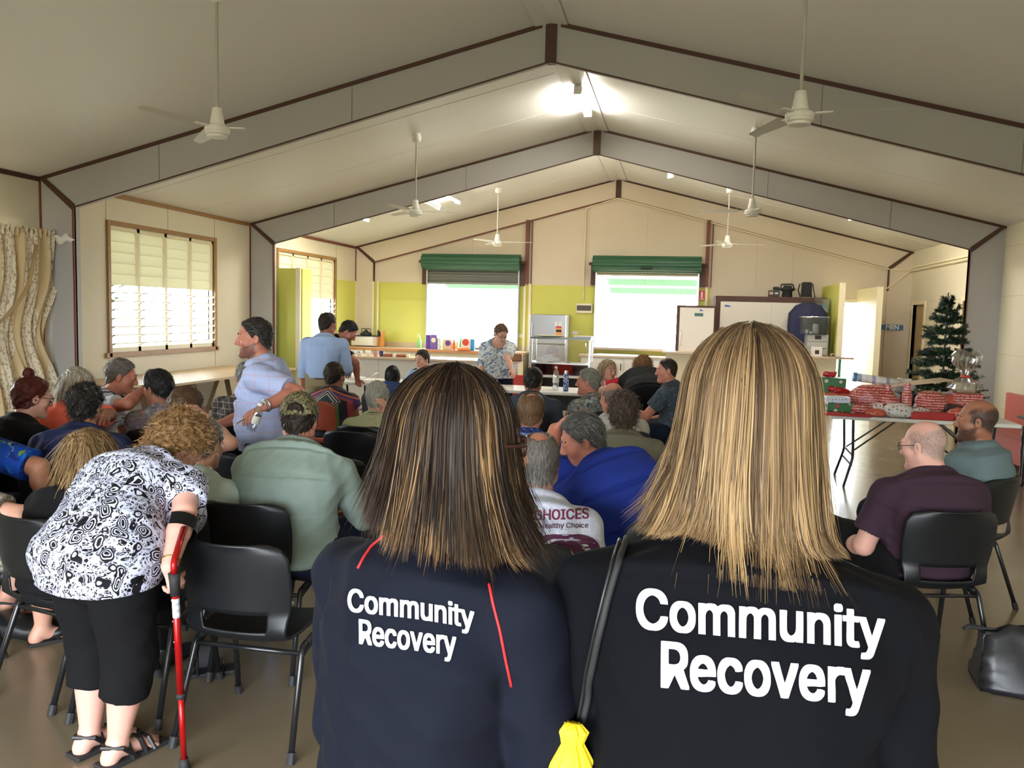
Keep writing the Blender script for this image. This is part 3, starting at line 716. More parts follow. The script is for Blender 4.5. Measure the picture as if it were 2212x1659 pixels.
p = PY(1763, 760, 15.52); t = thing('tea_box', 'small white box with brown picture in front of the drawer unit', 'box', (p[0], 15.5, 1.07)); obj('box_body', bx(-.09, .09, -.05, .05, 0, .17), MT['white'], t); obj('box_picture', bx(-.03, .04, -.053, -.05, .04, .11), MT['brown'], t)
p = PY(1800, 770, 15.5)
for i, dx in enumerate((0, .07)):
    t = thing('cardboard_tube', ('short pinkish cardboard tube lying on bar end, left of the pair', 'short pinkish cardboard tube lying on bar end, right of the pair')[i], 'cardboard tube', (p[0]+dx-.02, 15.5, 1.10))
    bm = B(); tube(bm, [(0, -.08, 0), (0, .12, 0)], .028, 14); obj('tube_wall', bm, MT['laminate'], t, True); bm = B(); tube(bm, [(0, -.083, 0), (0, -.08, 0)], .019, 14); obj('dark_end_disc', bm, MT['rubber'], t)  # tube is solid; the dark disc imitates the shade inside its end
# blue cover hung over a tall shape
p = PY(1745, 740, 16.1)
bm = B(); prof = [(.30, 0), (.31, .3), (.34, .6), (.33, .85), (.22, 1.0), (.08, 1.06)]
lathe(bm, prof, 48)
for v in bm.verts:
    a = math.atan2(v.co.y, v.co.x); v.co.x *= 1+.06*math.sin(a*9)+.03*math.sin(a*17+2); v.co.y *= .55*(1+.08*math.sin(a*7))
bm.transform(Matrix.Translation((p[0]-.02, 16.12, .98)))
t = thing('covered_appliance', 'tall shape under a navy blue cloth cover behind the bar', 'covered appliance', (p[0], 16.12, .98)); bm.transform(Matrix.Translation(-t.location)); obj('cloth_cover', bm, mat('navy_cloth', srgb(36, 40, 74), .8), t, True)
bm = B(); tube(bm, [(.02, 0, -.98), (.02, 0, .05)], .05, 10); obj('appliance_stand', bm, MT['rubber'], t)
t = thing('timber_batten', 'orange timber batten standing level in front of the cold cupboard doors', 'timber board', (1.2, 16.3, 0)); a = PY(1553, 708, 16.3); b = PY(1672, 710, 16.3)
obj('batten', bx(a[0]-1.2, b[0]-1.2, -.02, .02, a[2]-.05, a[2]+.01), MT['timber'], t)
obj('board_panel', bx(a[0]-1.15, b[0]-1.25, -.005, .015, 0, a[2]-.05), MT['offwhite'], t)

# trestle table by the left wall
def frame_table(): pass
c = [PZ(370, 835, .76), PZ(525, 818, .76)]
t = thing('trestle_table', 'long plywood trestle table against the left wall under the window', 'table', (-6.35, 10.1, 0))
ply = mat('plywood', srgb(196, 166, 124), .45, var=.15, vscale=6)
obj('tabletop', bx(-.62, .55, -1.7, 1.75, .735, .765), ply, t)
for yy in (-.9, 1.15):
    for s in (-1, 1):
        bm = B(); tube(bm, [(-.35, yy+s*.06, .73), (-.42, yy+s*.42, 0)], .04, 4); obj('leg', bm, mat('raw_timber', srgb(132, 108, 78), .7, var=.2), t)
        bm = B(); tube(bm, [(.42, yy+s*.06, .73), (.46, yy+s*.42, 0)], .04, 4); obj('leg', bm, bpy.data.materials['raw_timber'], t)
    bm = B(); box(bm, -.45, .47, yy-.05, yy+.05, .66, .735); obj('trestle_beam', bm, bpy.data.materials['raw_timber'], t)
    bm = B(); box(bm, .42, .46, yy-.36, yy+.36, .16, .22); box(bm, -.42, -.38, yy-.36, yy+.36, .16, .22); obj('brace', bm, bpy.data.materials['raw_timber'], t)

# white folding tables
def folding_table(lab, cx, cy, rz, L, W=.75, group='white folding tables'):
    t = thing('folding_table', lab, 'table', (cx, cy, 0), rz, group)
    bm = B(); box(bm, -L/2, L/2, -W/2, W/2, .70, .74, .012); obj('tabletop', bm, MT['white'], t)
    for s in (-1, 1):
        x = s*(L/2-.22)
        for q in (-1, 1):
            bm = B(); tube(bm, arc([(x, q*(W/2-.06), .70), (x-s*.02, q*(W/2-.08), .30), (x+s*.06, q*(W/2-.04), 0)], .05), .014, 7); obj('leg', bm, MT['blackmetal'], t)
        bm = B(); tube(bm, [(x-s*.02, -(W/2-.08), .32), (x-s*.02, W/2-.08, .32)], .011, 6); tube(bm, [(x-s*.01, -(W/2-.08), .22), (x-s*.01, W/2-.08, .22)], .011, 6); obj('stretcher', bm, MT['blackmetal'], t)
        for q in (-.6, .6):
            bm = B(); tube(bm, [(x-s*.02, q*(W/2-.08), .34), (x-s*.45, q*(W/2-.15), .69)], .009, 6); obj('brace', bm, MT['blackmetal'], t)
    return t
folding_table('white folding table at front, left one, with papers on it', -3.55, 10.55, 0, 1.9)
folding_table('white folding table at front, right one, with drink bottles', -1.45, 10.40, 0, 2.1)
GT = folding_table('white folding table piled with wrapped Christmas presents', 2.48, 9.2, math.radians(-3), 1.75, .78)

# bottles and papers on the front tables
def pet_bottle(u, v, y, lab):
    p = PY(u, v, y); t = thing('water_bottle', lab, 'bottle', (p[0], y, .74))
    bm = B(); lathe(bm, [(.036, 0), (.04, .01), (.04, .06), (.034, .075), (.04, .09), (.04, .19), (.03, .235), (.014, .262), (.013, .285)], 20); obj('bottle_body', bm, glass('pet_plastic', (.9, .93, .95), .08, .72), t, True)
    bm = B(); lathe(bm, [(.016, .282), (.016, .305)], 12); obj('cap', bm, MT['white'], t)
    bm = B(); lathe(bm, [(.0405, .10), (.0405, .17)], 20, caps=False); obj('bottle_label', bm, MT['offwhite'], t)
pet_bottle(1200, 845, 10.25, 'clear plastic water bottle on the right front table')
p = PY(1222, 845, 10.2); t = thing('drink_flask', 'blue and white patterned drink flask beside the clear bottle', 'flask', (p[0], 10.2, .74))
bm = B(); lathe(bm, [(.03, 0), (.034, .01), (.034, .2), (.026, .225)], 18); obj('flask_body', bm, pattern_mug('blue_floral', srgb(40, 70, 140), srgb(200, 214, 230), 60), t, True); bm = B(); lathe(bm, [(.024, .225), (.024, .26)], 14); obj('cap', bm, MT['steel'], t)
def papers(u, v, y, lab, w=.21, d=.30, n=3, z=.74):
    p = PY(u, v, y); t = thing('paper_sheets', lab, 'papers', (p[0], y, z), .3)
    for i in range(n):
        bm = B(); box(bm, -w/2, w/2, -d/2, d/2, .002*i, .002*i+.001); bm.transform(Matrix.Rotation(.25*i, 4, 'Z')); obj('sheet', bm, MT['white'], t)
papers(1178, 848, 10.4, 'white papers lying beside the water bottle'); papers(775, 845, 10.3, 'white papers lying under the white bowl')
p = PY(776, 835, 10.45); t = thing('paper_bundle', 'curled white paper bundle on the left front table beneath a hand', 'papers', (p[0], 10.45, .745))
bm = B(); n = 14
A = [bm.verts.new((-.22+.44*i/n, -.14, .10*(abs(i/n-.45)*1.8)**2)) for i in range(n+1)]; C = [bm.verts.new((-.22+.44*i/n, .14, .03+.10*(abs(i/n-.55)*1.8)**2)) for i in range(n+1)]
for i in range(n): bm.faces.new((A[i], A[i+1], C[i+1], C[i]))
o = obj('curled_sheet', bm, MT['white'], t, True); o.modifiers.new('thick', 'SOLIDIFY').thickness = .006
# ------------------------------------------------------------------ fans and lights
def ceiling_fan(x, y, z, a0, lab):
    t = thing('ceiling_fan', lab, 'ceiling fan', (x, y, z), group='white three-blade ceiling fans'); zc = ceil_z(x)-z
    fm = MT['white']
    bm = B(); lathe(bm, [(.02, zc-.11), (.055, zc-.10), (.062, zc-.05), (.05, zc+.0)], 16); obj('canopy', bm, fm, t, True)
    bm = B(); tube(bm, [(0, 0, .14), (0, 0, zc-.05)], .012, 8); obj('downrod', bm, mat('fan_rod', srgb(170, 168, 158), .5) if 'fan_rod' not in bpy.data.materials else bpy.data.materials['fan_rod'], t)
    bm = B(); lathe(bm, [(.018, .17), (.034, .165), (.040, .12), (.050, .07), (.055, .04)], 20); obj('motor_cover', bm, fm, t, True)
    bm = B(); lathe(bm, [(.02, .045), (.060, .042), (.084, .030), (.090, .018), (.090, -.002), (.086, -.006), (.086, -.022), (.072, -.030), (.070, -.046), (.03, -.050)], 28); obj('motor_housing', bm, fm, t)
    for k in range(3):
        a = a0+k*2*PI/3; bm = B()
        n = 10; Ls = []; 
        for i in range(n+1):
            s = i/n; r = .17+.50*s; w = (.060-.026*s)*(1 if s < .93 else .7); tw = .21
            Ls.append((bm.verts.new((r, -w, .025-w*tw)), bm.verts.new((r, w, .025+w*tw))))
        for A, C in zip(Ls, Ls[1:]): bm.faces.new((A[0], A[1], C[1], C[0]))
        bmesh.ops.solidify(bm, geom=bm.faces[:], thickness=.006)
        bm.transform(Matrix.Rotation(a, 4, 'Z')); b = obj('blade', bm, fm, t)
        bm = B(); box(bm, .09, .20, -.018, .018, .02, .03, .003); bm.transform(Matrix.Rotation(a, 4, 'Z')); obj('blade_arm', bm, fm, b)
ceiling_fan(-3.37, 5.6, 2.975, .25, 'white ceiling fan nearest the camera on the left slope')
ceiling_fan(.705, 5.6, 2.985, -.15, 'white ceiling fan nearest the camera on the right slope')
ceiling_fan(-3.42, 10.4, 2.97, .3, 'white ceiling fan on the left slope between the two big beams')
ceiling_fan(.82, 10.4, 2.98, .95, 'white ceiling fan on the right slope between the two big beams')
ceiling_fan(-3.34, 15.0, 2.98, .05, 'small-looking white ceiling fan before the left roller shutter')
ceiling_fan(.79, 15.0, 2.98, .2, 'small-looking white ceiling fan before the right roller shutter')

def light_fixture(x, y, L, axis, lab, lit=True, double=False, power=40):
    z = ceil_z(x)-.045
    t = thing('fluorescent_light', lab, 'light', (x, y, z)); M = Matrix.Rotation(0 if axis == 'y' else PI/2, 4, 'Z')
    if abs(x-XM) > .3: M = Matrix.Rotation(math.atan2(-(ZR-ZE)/(XR-XM), 1)*(1 if x > XM else -1)*-1*-1, 4, 'Y') @ M
    bm = B(); box(bm, -.04, .04, -L/2, L/2, -.05, 0, .004); bm.transform(M); obj('batten_body', bm, MT['white'], t)
    for q in ((-.035, .035) if double else (0,)):
        bm = B(); tube(bm, [(q, -L/2+.03, -.075), (q, L/2-.03, -.075)], .013, 10); bm.transform(M); obj('tube', bm, (MT['fluoro'] if double else MT['fluoro_far']) if lit else MT['white'], t)
    bm = B(); 
    for e in (-1, 1): box(bm, -.05, .05, e*(L/2-.02)-.01, e*(L/2-.02)+.01, -.10, 0)
    bm.transform(M); obj('end_cap', bm, MT['white'], t)
light_fixture(XM, 10.75, 1.2, 'y', 'glowing double fluorescent light on the ridge between two big beams', True, True)
light_fixture(-.25, 14.15, 1.2, 'y', 'glowing fluorescent light on right slope just beyond the second beam')
light_fixture(-4.05, 14.25, 1.2, 'y', 'glowing fluorescent light on left slope just beyond the second beam')
light_fixture(-4.45, 14.3, 1.2, 'y', 'unlit white fluorescent fitting on left slope beside a glowing one', lit=False)
light_fixture(-5.6, 13.7, 1.2, 'y', 'glowing fluorescent light low on the left slope beyond second beam')
light_fixture(2.7, 13.9, 1.2, 'y', 'glowing fluorescent light low on the right slope beyond second beam')

# ------------------------------------------------------------------ curtain on the left wall
k = NT('printed_curtain'); k.setv(rough=.8); co = k.coord(); f, _ = k.noise(k.mapping(co, (1, 1, .5)), 55, 3); z = k.sep(co)
band = k.math('FRACT', k.math('MULTIPLY', z[1], 3.1)); c = k.mix(k.math('GREATER_THAN', f, .56), srgb(222, 212, 188), srgb(176, 156, 122)); c = k.mix(k.math('GREATER_THAN', band, .62), c, srgb(206, 184, 142)); k.col(c)
MT['curtain'] = k.m
t = thing('window_curtain', 'cream patterned curtain gathered with a tieback at left wall', 'curtain', (-6.86, 7.3, 0))
bm = B(); nu, nv = 150, 40; V = []
for j in range(nv+1):
    z = .35+(2.42-.35)*j/nv; row = []; s = (z-.35)/2.07
    for i in range(nu+1):
        q = i/nu; pinch = math.exp(-((z-1.35)/.42)**2)
        y = -1.05+1.88*q; y = y*(1-.16*pinch)+(-.45)*.16*pinch
        amp = .045*(.6+.4*(1-s))*(1-.4*pinch)
        x = amp*math.sin(q*62+1.5*math.sin(z*3+q*9))+.02*math.sin(q*131+z)-.05*pinch
        row.append(bm.verts.new((x, y, z)))
    V.append(row)
for j in range(nv):
    for i in range(nu): bm.faces.new((V[j][i], V[j][i+1], V[j+1][i+1], V[j+1][i]))
obj('curtain_cloth', bm, MT['curtain'], t, True)
bm = B(); tube(bm, arc([(.10, -.95, 1.18), (.13, -.5, 1.32), (.14, -.1, 1.5), (.12, .25, 1.85), (.07, .42, 2.3)], .2, 6), .018, 8); tube(bm, [(.12, -.42, 1.36), (.14, -.40, 1.2), (.13, -.36, 1.08)], .03, 8); obj('tieback', bm, mat('tie_cloth', srgb(168, 140, 98), .8), t, True)
bm = B(); n = 220; W = []
for j, z in enumerate((2.38, 2.43, 2.48)):
    W.append([bm.verts.new((.03*math.sin(i*.9)+.02*(j == 2)*math.sin(i*2.1), -1.07+2.02*i/n, z+.018*(j == 2)*math.sin(i*1.7))) for i in range(n+1)])
for j in range(2):
    for i in range(n): bm.faces.new((W[j][i], W[j][i+1], W[j+1][i+1], W[j+1][i]))
obj('gathered_heading', bm, MT['curtain'], t, True)
bm = B(); tube(bm, [(-.02, -1.1, 2.42), (-.02, 1.0, 2.42)], .012, 8); obj('curtain_rod', bm, MT['brown'], t)

p = PY(138, 516, 8.05); t = thing('foam_filler', 'white foam filler blob stuck on the left column beside the curtain heading', 'foam', tuple(p))
bm = B(); bmesh.ops.create_icosphere(bm, subdivisions=4, radius=1)
for v in bm.verts: v.co = Vector((v.co.x*.12*(1+.15*math.sin(v.co.z*6)), v.co.y*.03, v.co.z*.05+.02*math.sin(v.co.x*5)))
obj('foam_body', bm, MT['white'], t, True)
# ------------------------------------------------------------------ chairs
def shell_bm():
    prof = [(.225, .405), (.215, .43), (.17, .445), (.08, .44), (0, .432), (-.08, .428), (-.15, .432), (-.185, .45), (-.205, .48), (-.215, .515), (-.222, .55), (-.228, .59), (-.238, .65), (-.25, .71), (-.262, .77), (-.272, .815), (-.28, .83)]
    wid = [.19, .205, .212, .212, .21, .207, .203, .202, .203, .206, .212, .218, .224, .226, .222, .20, .15]
    n = 22; bm = B(); V = []
    for i, ((y, z), w) in enumerate(zip(prof, wid)):
        row = []
        for j in range(n+1):
            s = -1+2*j/n; x = w*s
            back = max(0, min(1, (i-7)/3)); seat = 1-back
            row.append(bm.verts.new((x, y+back*.055*abs(s)**2.2, z+seat*(.018*abs(s)**3-.006*(1-s*s))-(.012*abs(s)**4 if i >= 15 else 0))))
        V.append(row)
    for i in range(len(prof)-1):
        for j in range(n):
            if i in (8, 9) and 4 <= j <= n-5: continue
            bm.faces.new((V[i][j], V[i][j+1], V[i+1][j+1], V[i+1][j]))
    bmesh.ops.subdivide_edges(bm, edges=bm.edges[:], cuts=1, use_grid_fill=True, smooth=.3)
    bmesh.ops.recalc_face_normals(bm, faces=bm.faces)
    bmesh.ops.solidify(bm, geom=bm.faces[:], thickness=.007)
    return bm
def make_chair(name, lab, shell, metal, slot=True):
    t = thing(name, lab, 'chair')
    obj('seat_shell', shell_bm(), shell, t, True)
    for s in (-1, 1):
        bm = B(); tube(bm, arc([(s*.245, -.235, .012), (s*.225, -.10, .385), (s*.222, -.06, .395)], .04), .0125, 8); a = obj('leg', bm, metal, t, True)
        bm = B(); tube(bm, [(s*.246, -.238, 0), (s*.244, -.225, .04)], .0165, 8); obj('rubber_foot', bm, MT['rubber'], a)
        bm = B(); tube(bm, arc([(s*.222, -.09, .388), (s*.218, .13, .418), (s*.218, .17, .36), (s*.235, .235, .012)], .05), .0125, 8); a = obj('leg', bm, metal, t, True)
        bm = B(); tube(bm, [(s*.236, .237, 0), (s*.234, .227, .04)], .0165, 8); obj('rubber_foot', bm, MT['rubber'], a)
    bm = B(); tube(bm, [(-.224, -.105, .37), (.224, -.105, .37)], .010, 8); tube(bm, [(-.218, .12, .41), (.218, .12, .41)], .010, 8)
    for s in (-1, 1): tube(bm, [(s*.224, -.10, .36), (s*.222, .10, .405)], .009, 6)
    obj('under_frame', bm, metal, t, True)
    return t
MT['chairshell'] = mat('black_chair_plastic', (.008, .009, .011), .40, var=.25, vscale=14, spec=.4)
CHAIR0 = make_chair('stacking_chair', 'empty black plastic stacking chair beside the red crutch', MT['chairshell'], MT['blackmetal'])
CHAIR0.location = (-1.595, 2.955, 0); CHAIR0['group'] = 'black stacking chairs'
def chair(x, y, rz_deg, lab):
    c = copy_tree(CHAIR0); c['label'] = lab; c['group'] = 'black stacking chairs'
    c.location = (x, y, 0); c.rotation_euler = (0, 0, -math.radians(rz_deg)); return c

# ------------------------------------------------------------------ Christmas tree
p = PD(2035, 830, 10.35)
t = thing('christmas_tree', 'dark green artificial Christmas tree behind the gift table', 'Christmas tree', (p[0], p[1], 0))
rs = random.Random(5)
bm = B(); tube(bm, [(0, 0, .02), (0, 0, 2.02)], [.02, .012], 8); obj('trunk', bm, MT['darkwood'], t)
bm = B()
for a in (0, 2.1, 4.2): tube(bm, [(0, 0, .16), (.22*math.cos(a), .22*math.sin(a), .01)], .012, 6)
obj('stand', bm, MT['rubber'], t)
bm = B()
def needles(p0, p1, n, ln):
    d = (p1-p0); dn = d.normalized()
    for i in range(n):
        q = p0+d*(i+rs.random())/n
        a = Vector((rs.gauss(0, 1), rs.gauss(0, 1), rs.gauss(0, 1))); a = (a-dn*a.dot(dn)).normalized()
        e = q+(a*.85+dn*.55)*ln*rs.uniform(.7, 1.1); w = dn.cross(a)*.0055
        bm.faces.new([bm.verts.new(q-w), bm.verts.new(q+w), bm.verts.new(e)])
tiers = [(.58, .50, 22), (.76, .47, 22), (.92, .44, 20), (1.06, .38, 18), (1.22, .36, 16), (1.34, .31, 15), (1.50, .26, 13), (1.62, .25, 12), (1.76, .18, 10), (1.86, .13, 8), (1.96, .08, 6)]
for z, r, nb in tiers:
    for k in range(nb):
        a = 2*PI*k/nb+rs.uniform(-.2, .2); rr = r*rs.uniform(.75, 1.12); droop = rs.uniform(-.05, .07)
        d = Vector((math.cos(a), math.sin(a), 0)); p0 = Vector((0, 0, z)); p1 = d*rr+Vector((0, 0, z+droop-.05*rr))
        mid = (p0+p1)/2+Vector((0, 0, -.02)); needles(p0+d*.03, mid, 40, .05); needles(mid, p1, 60, .055)
        for q in range(3):
            s = rs.uniform(.35, .9); b0 = p0.lerp(p1, s); sd = Matrix.Rotation(rs.choice((-1, 1))*rs.uniform(.5, 1.0), 3, 'Z') @ d
            needles(b0, b0+sd*.13*r/.4+Vector((0, 0, rs.uniform(-.02, .05))), 42, .05)
needles(Vector((0, 0, 1.95)), Vector((0, 0, 2.08)), 50, .05)
k = NT('tree_needles'); k.setv(rough=.5); f, _ = k.noise(k.coord(), 14, 2); k.col(k.mix(f, srgb(16, 34, 22), srgb(38, 66, 38)))
obj('foliage', bm, k.m, t)

# ------------------------------------------------------------------ presents on the table
RED = srgb(176, 34, 36); WH = srgb(230, 214, 204)
g_red = dotted('red_spot_paper', RED, WH, 34, .22); g_redtext = None
k = NT('red_script_paper'); k.setv(rough=.35); co = k.coord(); z = k.sep(co); ln = k.math('FRACT', k.math('MULTIPLY', z[2], 38)); f, _ = k.noise(k.mapping(co, (1, 1, 3)), 60, 2)
k.col(k.mix(k.math('MULTIPLY', k.math('GREATER_THAN', ln, .45), k.math('GREATER_THAN', f, .48)), srgb(166, 48, 46), srgb(226, 184, 172))); g_script = k.m
g_green = dotted('green_bauble_paper', srgb(42, 106, 56), srgb(214, 196, 184), 14, .30, srgb(170, 60, 60)); g_white = dotted('white_sprig_paper', srgb(214, 212, 206), srgb(150, 62, 60), 26, .24, srgb(96, 130, 96)); g_blue = dotted('pale_blue_paper', srgb(206, 214, 224), srgb(90, 120, 160), 30, .22)
g_orange = dotted('coral_paper', srgb(196, 90, 70), srgb(232, 200, 180), 40, .25)
def lumpy(bm, amp, seed, freq=16):
    rr = random.Random(seed); ph = [(Vector((rr.gauss(0, 1), rr.gauss(0, 1), rr.gauss(0, 1)))*freq, rr.uniform(0, 6)) for _ in range(5)]
    for v in bm.verts: v.co += v.co.normalized()*amp*sum(math.sin(kk.dot(v.co)+f) for kk, f in ph)/2.2
def gift(u, v, y, z, w, d, h, m, lab, kind='box', rz=0, tilt=0, seed=1):
    p = PY(u, v, y); t = thing('christmas_present', lab, 'present', (p[0], y, z), rz, 'presents on the folding table')
    bm = B()
    if kind == 'box': box(bm, -w/2, w/2, -d/2, d/2, 0, h, .006)
    elif kind == 'soft':
        bmesh.ops.create_icosphere(bm, subdivisions=4, radius=1)
        for q in bm.verts: q.co = Vector((math.copysign(abs(q.co.x)**.75, q.co.x)*w/2, math.copysign(abs(q.co.y)**.8, q.co.y)*d/2, (math.copysign(abs(q.co.z)**.8, q.co.z)*.5+.5)*h))
        bm.transform(Matrix.Translation((0, 0, -h/2))); lumpy(bm, .010, seed, 34); bm.transform(Matrix.Translation((0, 0, h/2)))
        for q in bm.verts: q.co.z = max(q.co.z, 0)
    elif kind == 'bottle': lathe(bm, [(w/2, 0), (w/2, h*.62), (w*.34, h*.8), (w*.30, h)], 12)
    if tilt: bm.transform(Matrix.Rotation(tilt, 4, 'Y'))
    obj('wrapping', bm, m, t, kind == 'soft')
    bm = B()
    if kind == 'box':
        box(bm, -w*.5-.001, w*.5+.001, d*.5, d*.5+.001, h*.2, h*.3); box(bm, -.008, .008, -d/2-.0015, d/2+.0015, -.0005, h+.0015)
        if tilt: bm.transform(Matrix.Rotation(tilt, 4, 'Y'))
        obj('wrap_fold', bm, m, t)
    else:
        bm.free()
    return t
TZ = .741
gift(1826, 892, 8.88, TZ, .46, .20, .025, g_red, 'flat red spotted present at the front left table edge')
gift(1890, 890, 8.92, TZ, .19, .16, .075, g_orange, 'small coral crumpled present left of the white lumpy one', 'soft', seed=3)
gift(1941, 888, 8.90, TZ, .26, .22, .145, g_white, 'white lumpy present with red sprigs at the front edge', 'soft', seed=4)
gift(2008, 893, 8.92, TZ, .40, .2, .07, g_red, 'red white-spotted long present right of the white lumpy one')
gift(1815, 868, 9.06, TZ+.027, .28, .22, .085, g_green, 'green bauble-paper box present at the left under the pale blue one')
gift(1808, 845, 9.08, TZ+.114, .24, .20, .062, g_blue, 'pale blue spotted box present lying on the green one')
gift(1872, 868, 9.02, TZ+.03, .32, .14, .07, g_white, 'white sprigged flat box leaning beside the green box', 'box', 0, -.22)
gift(1862, 878, 8.96, TZ+.026, .22, .13, .09, g_script, 'small red script-paper present between green box and coral one', 'soft', -.2, seed=6)
gift(1882, 850, 9.30, TZ, .44, .30, .30, g_script, 'large rounded red script-paper present at the pile middle', 'soft', seed=7)
gift(1922, 862, 9.15, TZ, .20, .18, .20, g_script, 'red script-paper block left of the upright bottle shape', 'soft', seed=8)
gift(1958, 870, 9.10, TZ, .105, .105, .34, g_script, 'upright bottle-shaped red script present in the pile middle', 'bottle')
gift(1918, 845, 9.22, TZ, .09, .09, .31, g_script, 'slim upright bottle-shaped red present left of the taller one', 'bottle')
gift(2010, 868, 9.18, TZ, .30, .26, .26, g_script, 'red script-paper lumpy present right of the bottle shape', 'soft', seed=9)
gift(2042, 860, 9.30, TZ, .26, .24, .22, g_orange, 'coral lumpy present behind right of the script one', 'soft', seed=10)
gift(2080, 893, 8.95, TZ, .30, .22, .12, g_orange, 'coral crumpled present at right beside the bald man head', 'soft', seed=11)
gift(2085, 850, 9.32, TZ, .27, .24, .25, g_script, 'red script box present under the cellophane hamper', 'box')
gift(1800, 822, 9.42, TZ, .34, .24, .13, mat('taupe_paper', srgb(132, 116, 88), .5), 'brown wrapped flat parcel at the back left of the pile', 'box')
gift(1806, 812, 9.40, TZ+.135, .34, .2, .05, g_orange, 'coral flat present on the brown wrapped parcel', 'soft', seed=12)
gift(1812, 800, 9.5, TZ+.16, .26, .14, .09, g_red, 'red spotted soft present lying on the left pile', 'soft', .2, .2, seed=13)
gift(1797, 790, 9.56, TZ, .28, .22, .34, g_green, 'tall green bauble box at the far left of pile', 'box')
gift(1794, 775, 9.56, TZ+.344, .16, .14, .07, g_red, 'little red spotted present on top of the tall green box', 'soft', seed=14)
gift(2035, 838, 9.5, TZ, .42, .18, .22, g_green, 'long green bauble box at the back below the tree', 'box')
gift(1970, 852, 9.5, TZ, .28, .2, .20, mat('dark_bag', srgb(52, 40, 34), .6), 'dark brown wrapped box at the back of the pile', 'box')
gift(1988, 880, 9.05, TZ, .20, .18, .10, g_white, 'small white sprigged present between the red ones', 'soft', seed=15)
gift(2056, 880, 9.1, TZ, .16, .16, .14, MT['darkwood'], 'dark open gift box with pale edge near the right end', 'box')
gift(2047, 838, 9.42, TZ+.05, .16, .16, .19, g_white, 'white rounded present behind the coral one', 'soft', seed=16)
# newspaper roll and flat board on the pile
p = PY(1890, 822, 9.5); t = thing('rolled_poster', 'white printed roll with blue end lying on the presents', 'paper roll', (p[0], 9.5, 1.05), 0)
bm = B(); tube(bm, [(-.2, 0, .05), (.25, 0, -.0)], .045, 14); obj('roll', bm, stripe_mat('poster_print', [srgb(222, 220, 214), srgb(214, 212, 206), srgb(222, 220, 216), srgb(160, 160, 180)], 7, 0), t, True)
bm = B(); tube(bm, [(-.23, 0, .053), (-.19, 0, .049)], .05, 14); obj('blue_end', bm, mat('poster_blue', srgb(70, 130, 180), .4), t)
p = PY(1975, 822, 9.45); t = thing('display_board', 'thin pale board lying slanted across the presents', 'board', (p[0], 9.45, 1.06), .15)
bm = B(); box(bm, -.34, .34, -.15, .15, 0, .012); bm.transform(Matrix.Rotation(-.14, 4, 'Y')); obj('board_sheet', bm, MT['laminate'], t)
p = PY(1957, 808, 9.55); gift(1950, 812, 9.62, TZ+.2, .26, .12, .16, g_white, 'white sprigged present half hidden behind the board', 'soft', seed=17)
# cellophane hamper
p = PY(2085, 810, 9.32); t = thing('gift_hamper', 'cellophane-wrapped gift hamper tied with red ribbon on presents', 'hamper', (p[0], 9.32, TZ+.252))
def cello(prof, seed):
    bm = B(); lathe(bm, prof, 26, caps=False); rr = random.Random(seed)
    for v in bm.verts:
        a = math.atan2(v.co.y, v.co.x); f = 1+.16*math.sin(5*a+seed)+.10*math.sin(9*a+v.co.z*30); v.co.x *= f; v.co.y *= f; v.co.z += .02*math.sin(3*a+seed)*(v.co.z > .3)
    return bm
MT['cello'] = glass('cellophane', (.92, .92, .90), .12, .62)
obj('cellophane_bag', cello([(.10, 0), (.15, .04), (.13, .10), (.06, .15), (.03, .17)], 1), MT['cello'], t); obj('cellophane_top', cello([(.03, .17), (.06, .22), (.12, .32), (.13, .38), (.10, .43)], 2), MT['cello'], t)
bm = B(); tube(bm, [(.035*math.cos(a), .035*math.sin(a), .17) for a in np.linspace(0, 2*PI, 14)[:-1]], .012, 6, closed=True); tube(bm, [(.03, -.03, .17), (.06, -.05, .12)], .008, 5); obj('ribbon', bm, MT['red'], t)
obj('hamper_goods', bx(-.09, .09, -.08, .08, 0, .10, bev=.02), MT['cream'], t)

# pink bench and small dark table at the right wall, black bag on the floor
t = thing('pink_bench', 'pink painted wooden bench seat against the right wall', 'bench', (4.0, 10.9, 0)); pk = mat('pink_paint', srgb(190, 96, 88), .5, var=.08)
obj('bench_back', bx(.30, .36, -1.1, 1.0, .42, .82), pk, t); obj('bench_seat', bx(-.12, .34, -1.1, 1.0, .40, .44, bev=.005), pk, t); obj('bench_front', bx(-.1, -.06, -1.1, 1.0, .1, .40), pk, t)
for y in (-1.08, .95): obj('bench_end', bx(-.1, .34, y, y+.04, 0, .40), pk, t)
p0 = PZ(2192, 872, .75)
t = thing('side_table', 'dark wood table with turned legs at the right edge', 'table', (3.85, 9.2, 0)); 
obj('tabletop', bx(-.25, .5, -.6, .42, .72, .75, bev=.006), MT['darkwood'], t); obj('apron', bx(-.20, .45, -.52, .36, .62, .72), MT['darkwood'], t)
for x, y in ((-.19, .35), (-.19, -.5), (.44, .35), (.44, -.5)):
    bm = B(); lathe(bm, [(.022, 0), (.03, .02), (.02, .06), (.028, .12), (.022, .2), (.034, .38), (.026, .46), (.036, .5), (.036, .64)], 14, (x, y, 0)); obj('leg', bm, MT['darkwood'], t, True)
t = thing('black_bag', 'black leather handbag standing on the floor at the right', 'bag', (1.78, 4.12, 0), -.12)
bm = B(); bmesh.ops.create_cube(bm, size=1); bmesh.ops.subdivide_edges(bm, edges=bm.edges[:], cuts=9, use_grid_fill=True)
for v in bm.verts:
    s = v.co.z+.5; x = v.co.x*.62*(1+.06*(1-s)); y = v.co.y*(.24-.17*s**1.2); 
    v.co = Vector((x, y+.012*math.sin(9*v.co.x+4*s), s*.27-.012*math.sin(v.co.x*7)*s + .012*math.sin(v.co.x*18)*s))
    v.co.y += .008*math.sin(x*40+s*9)
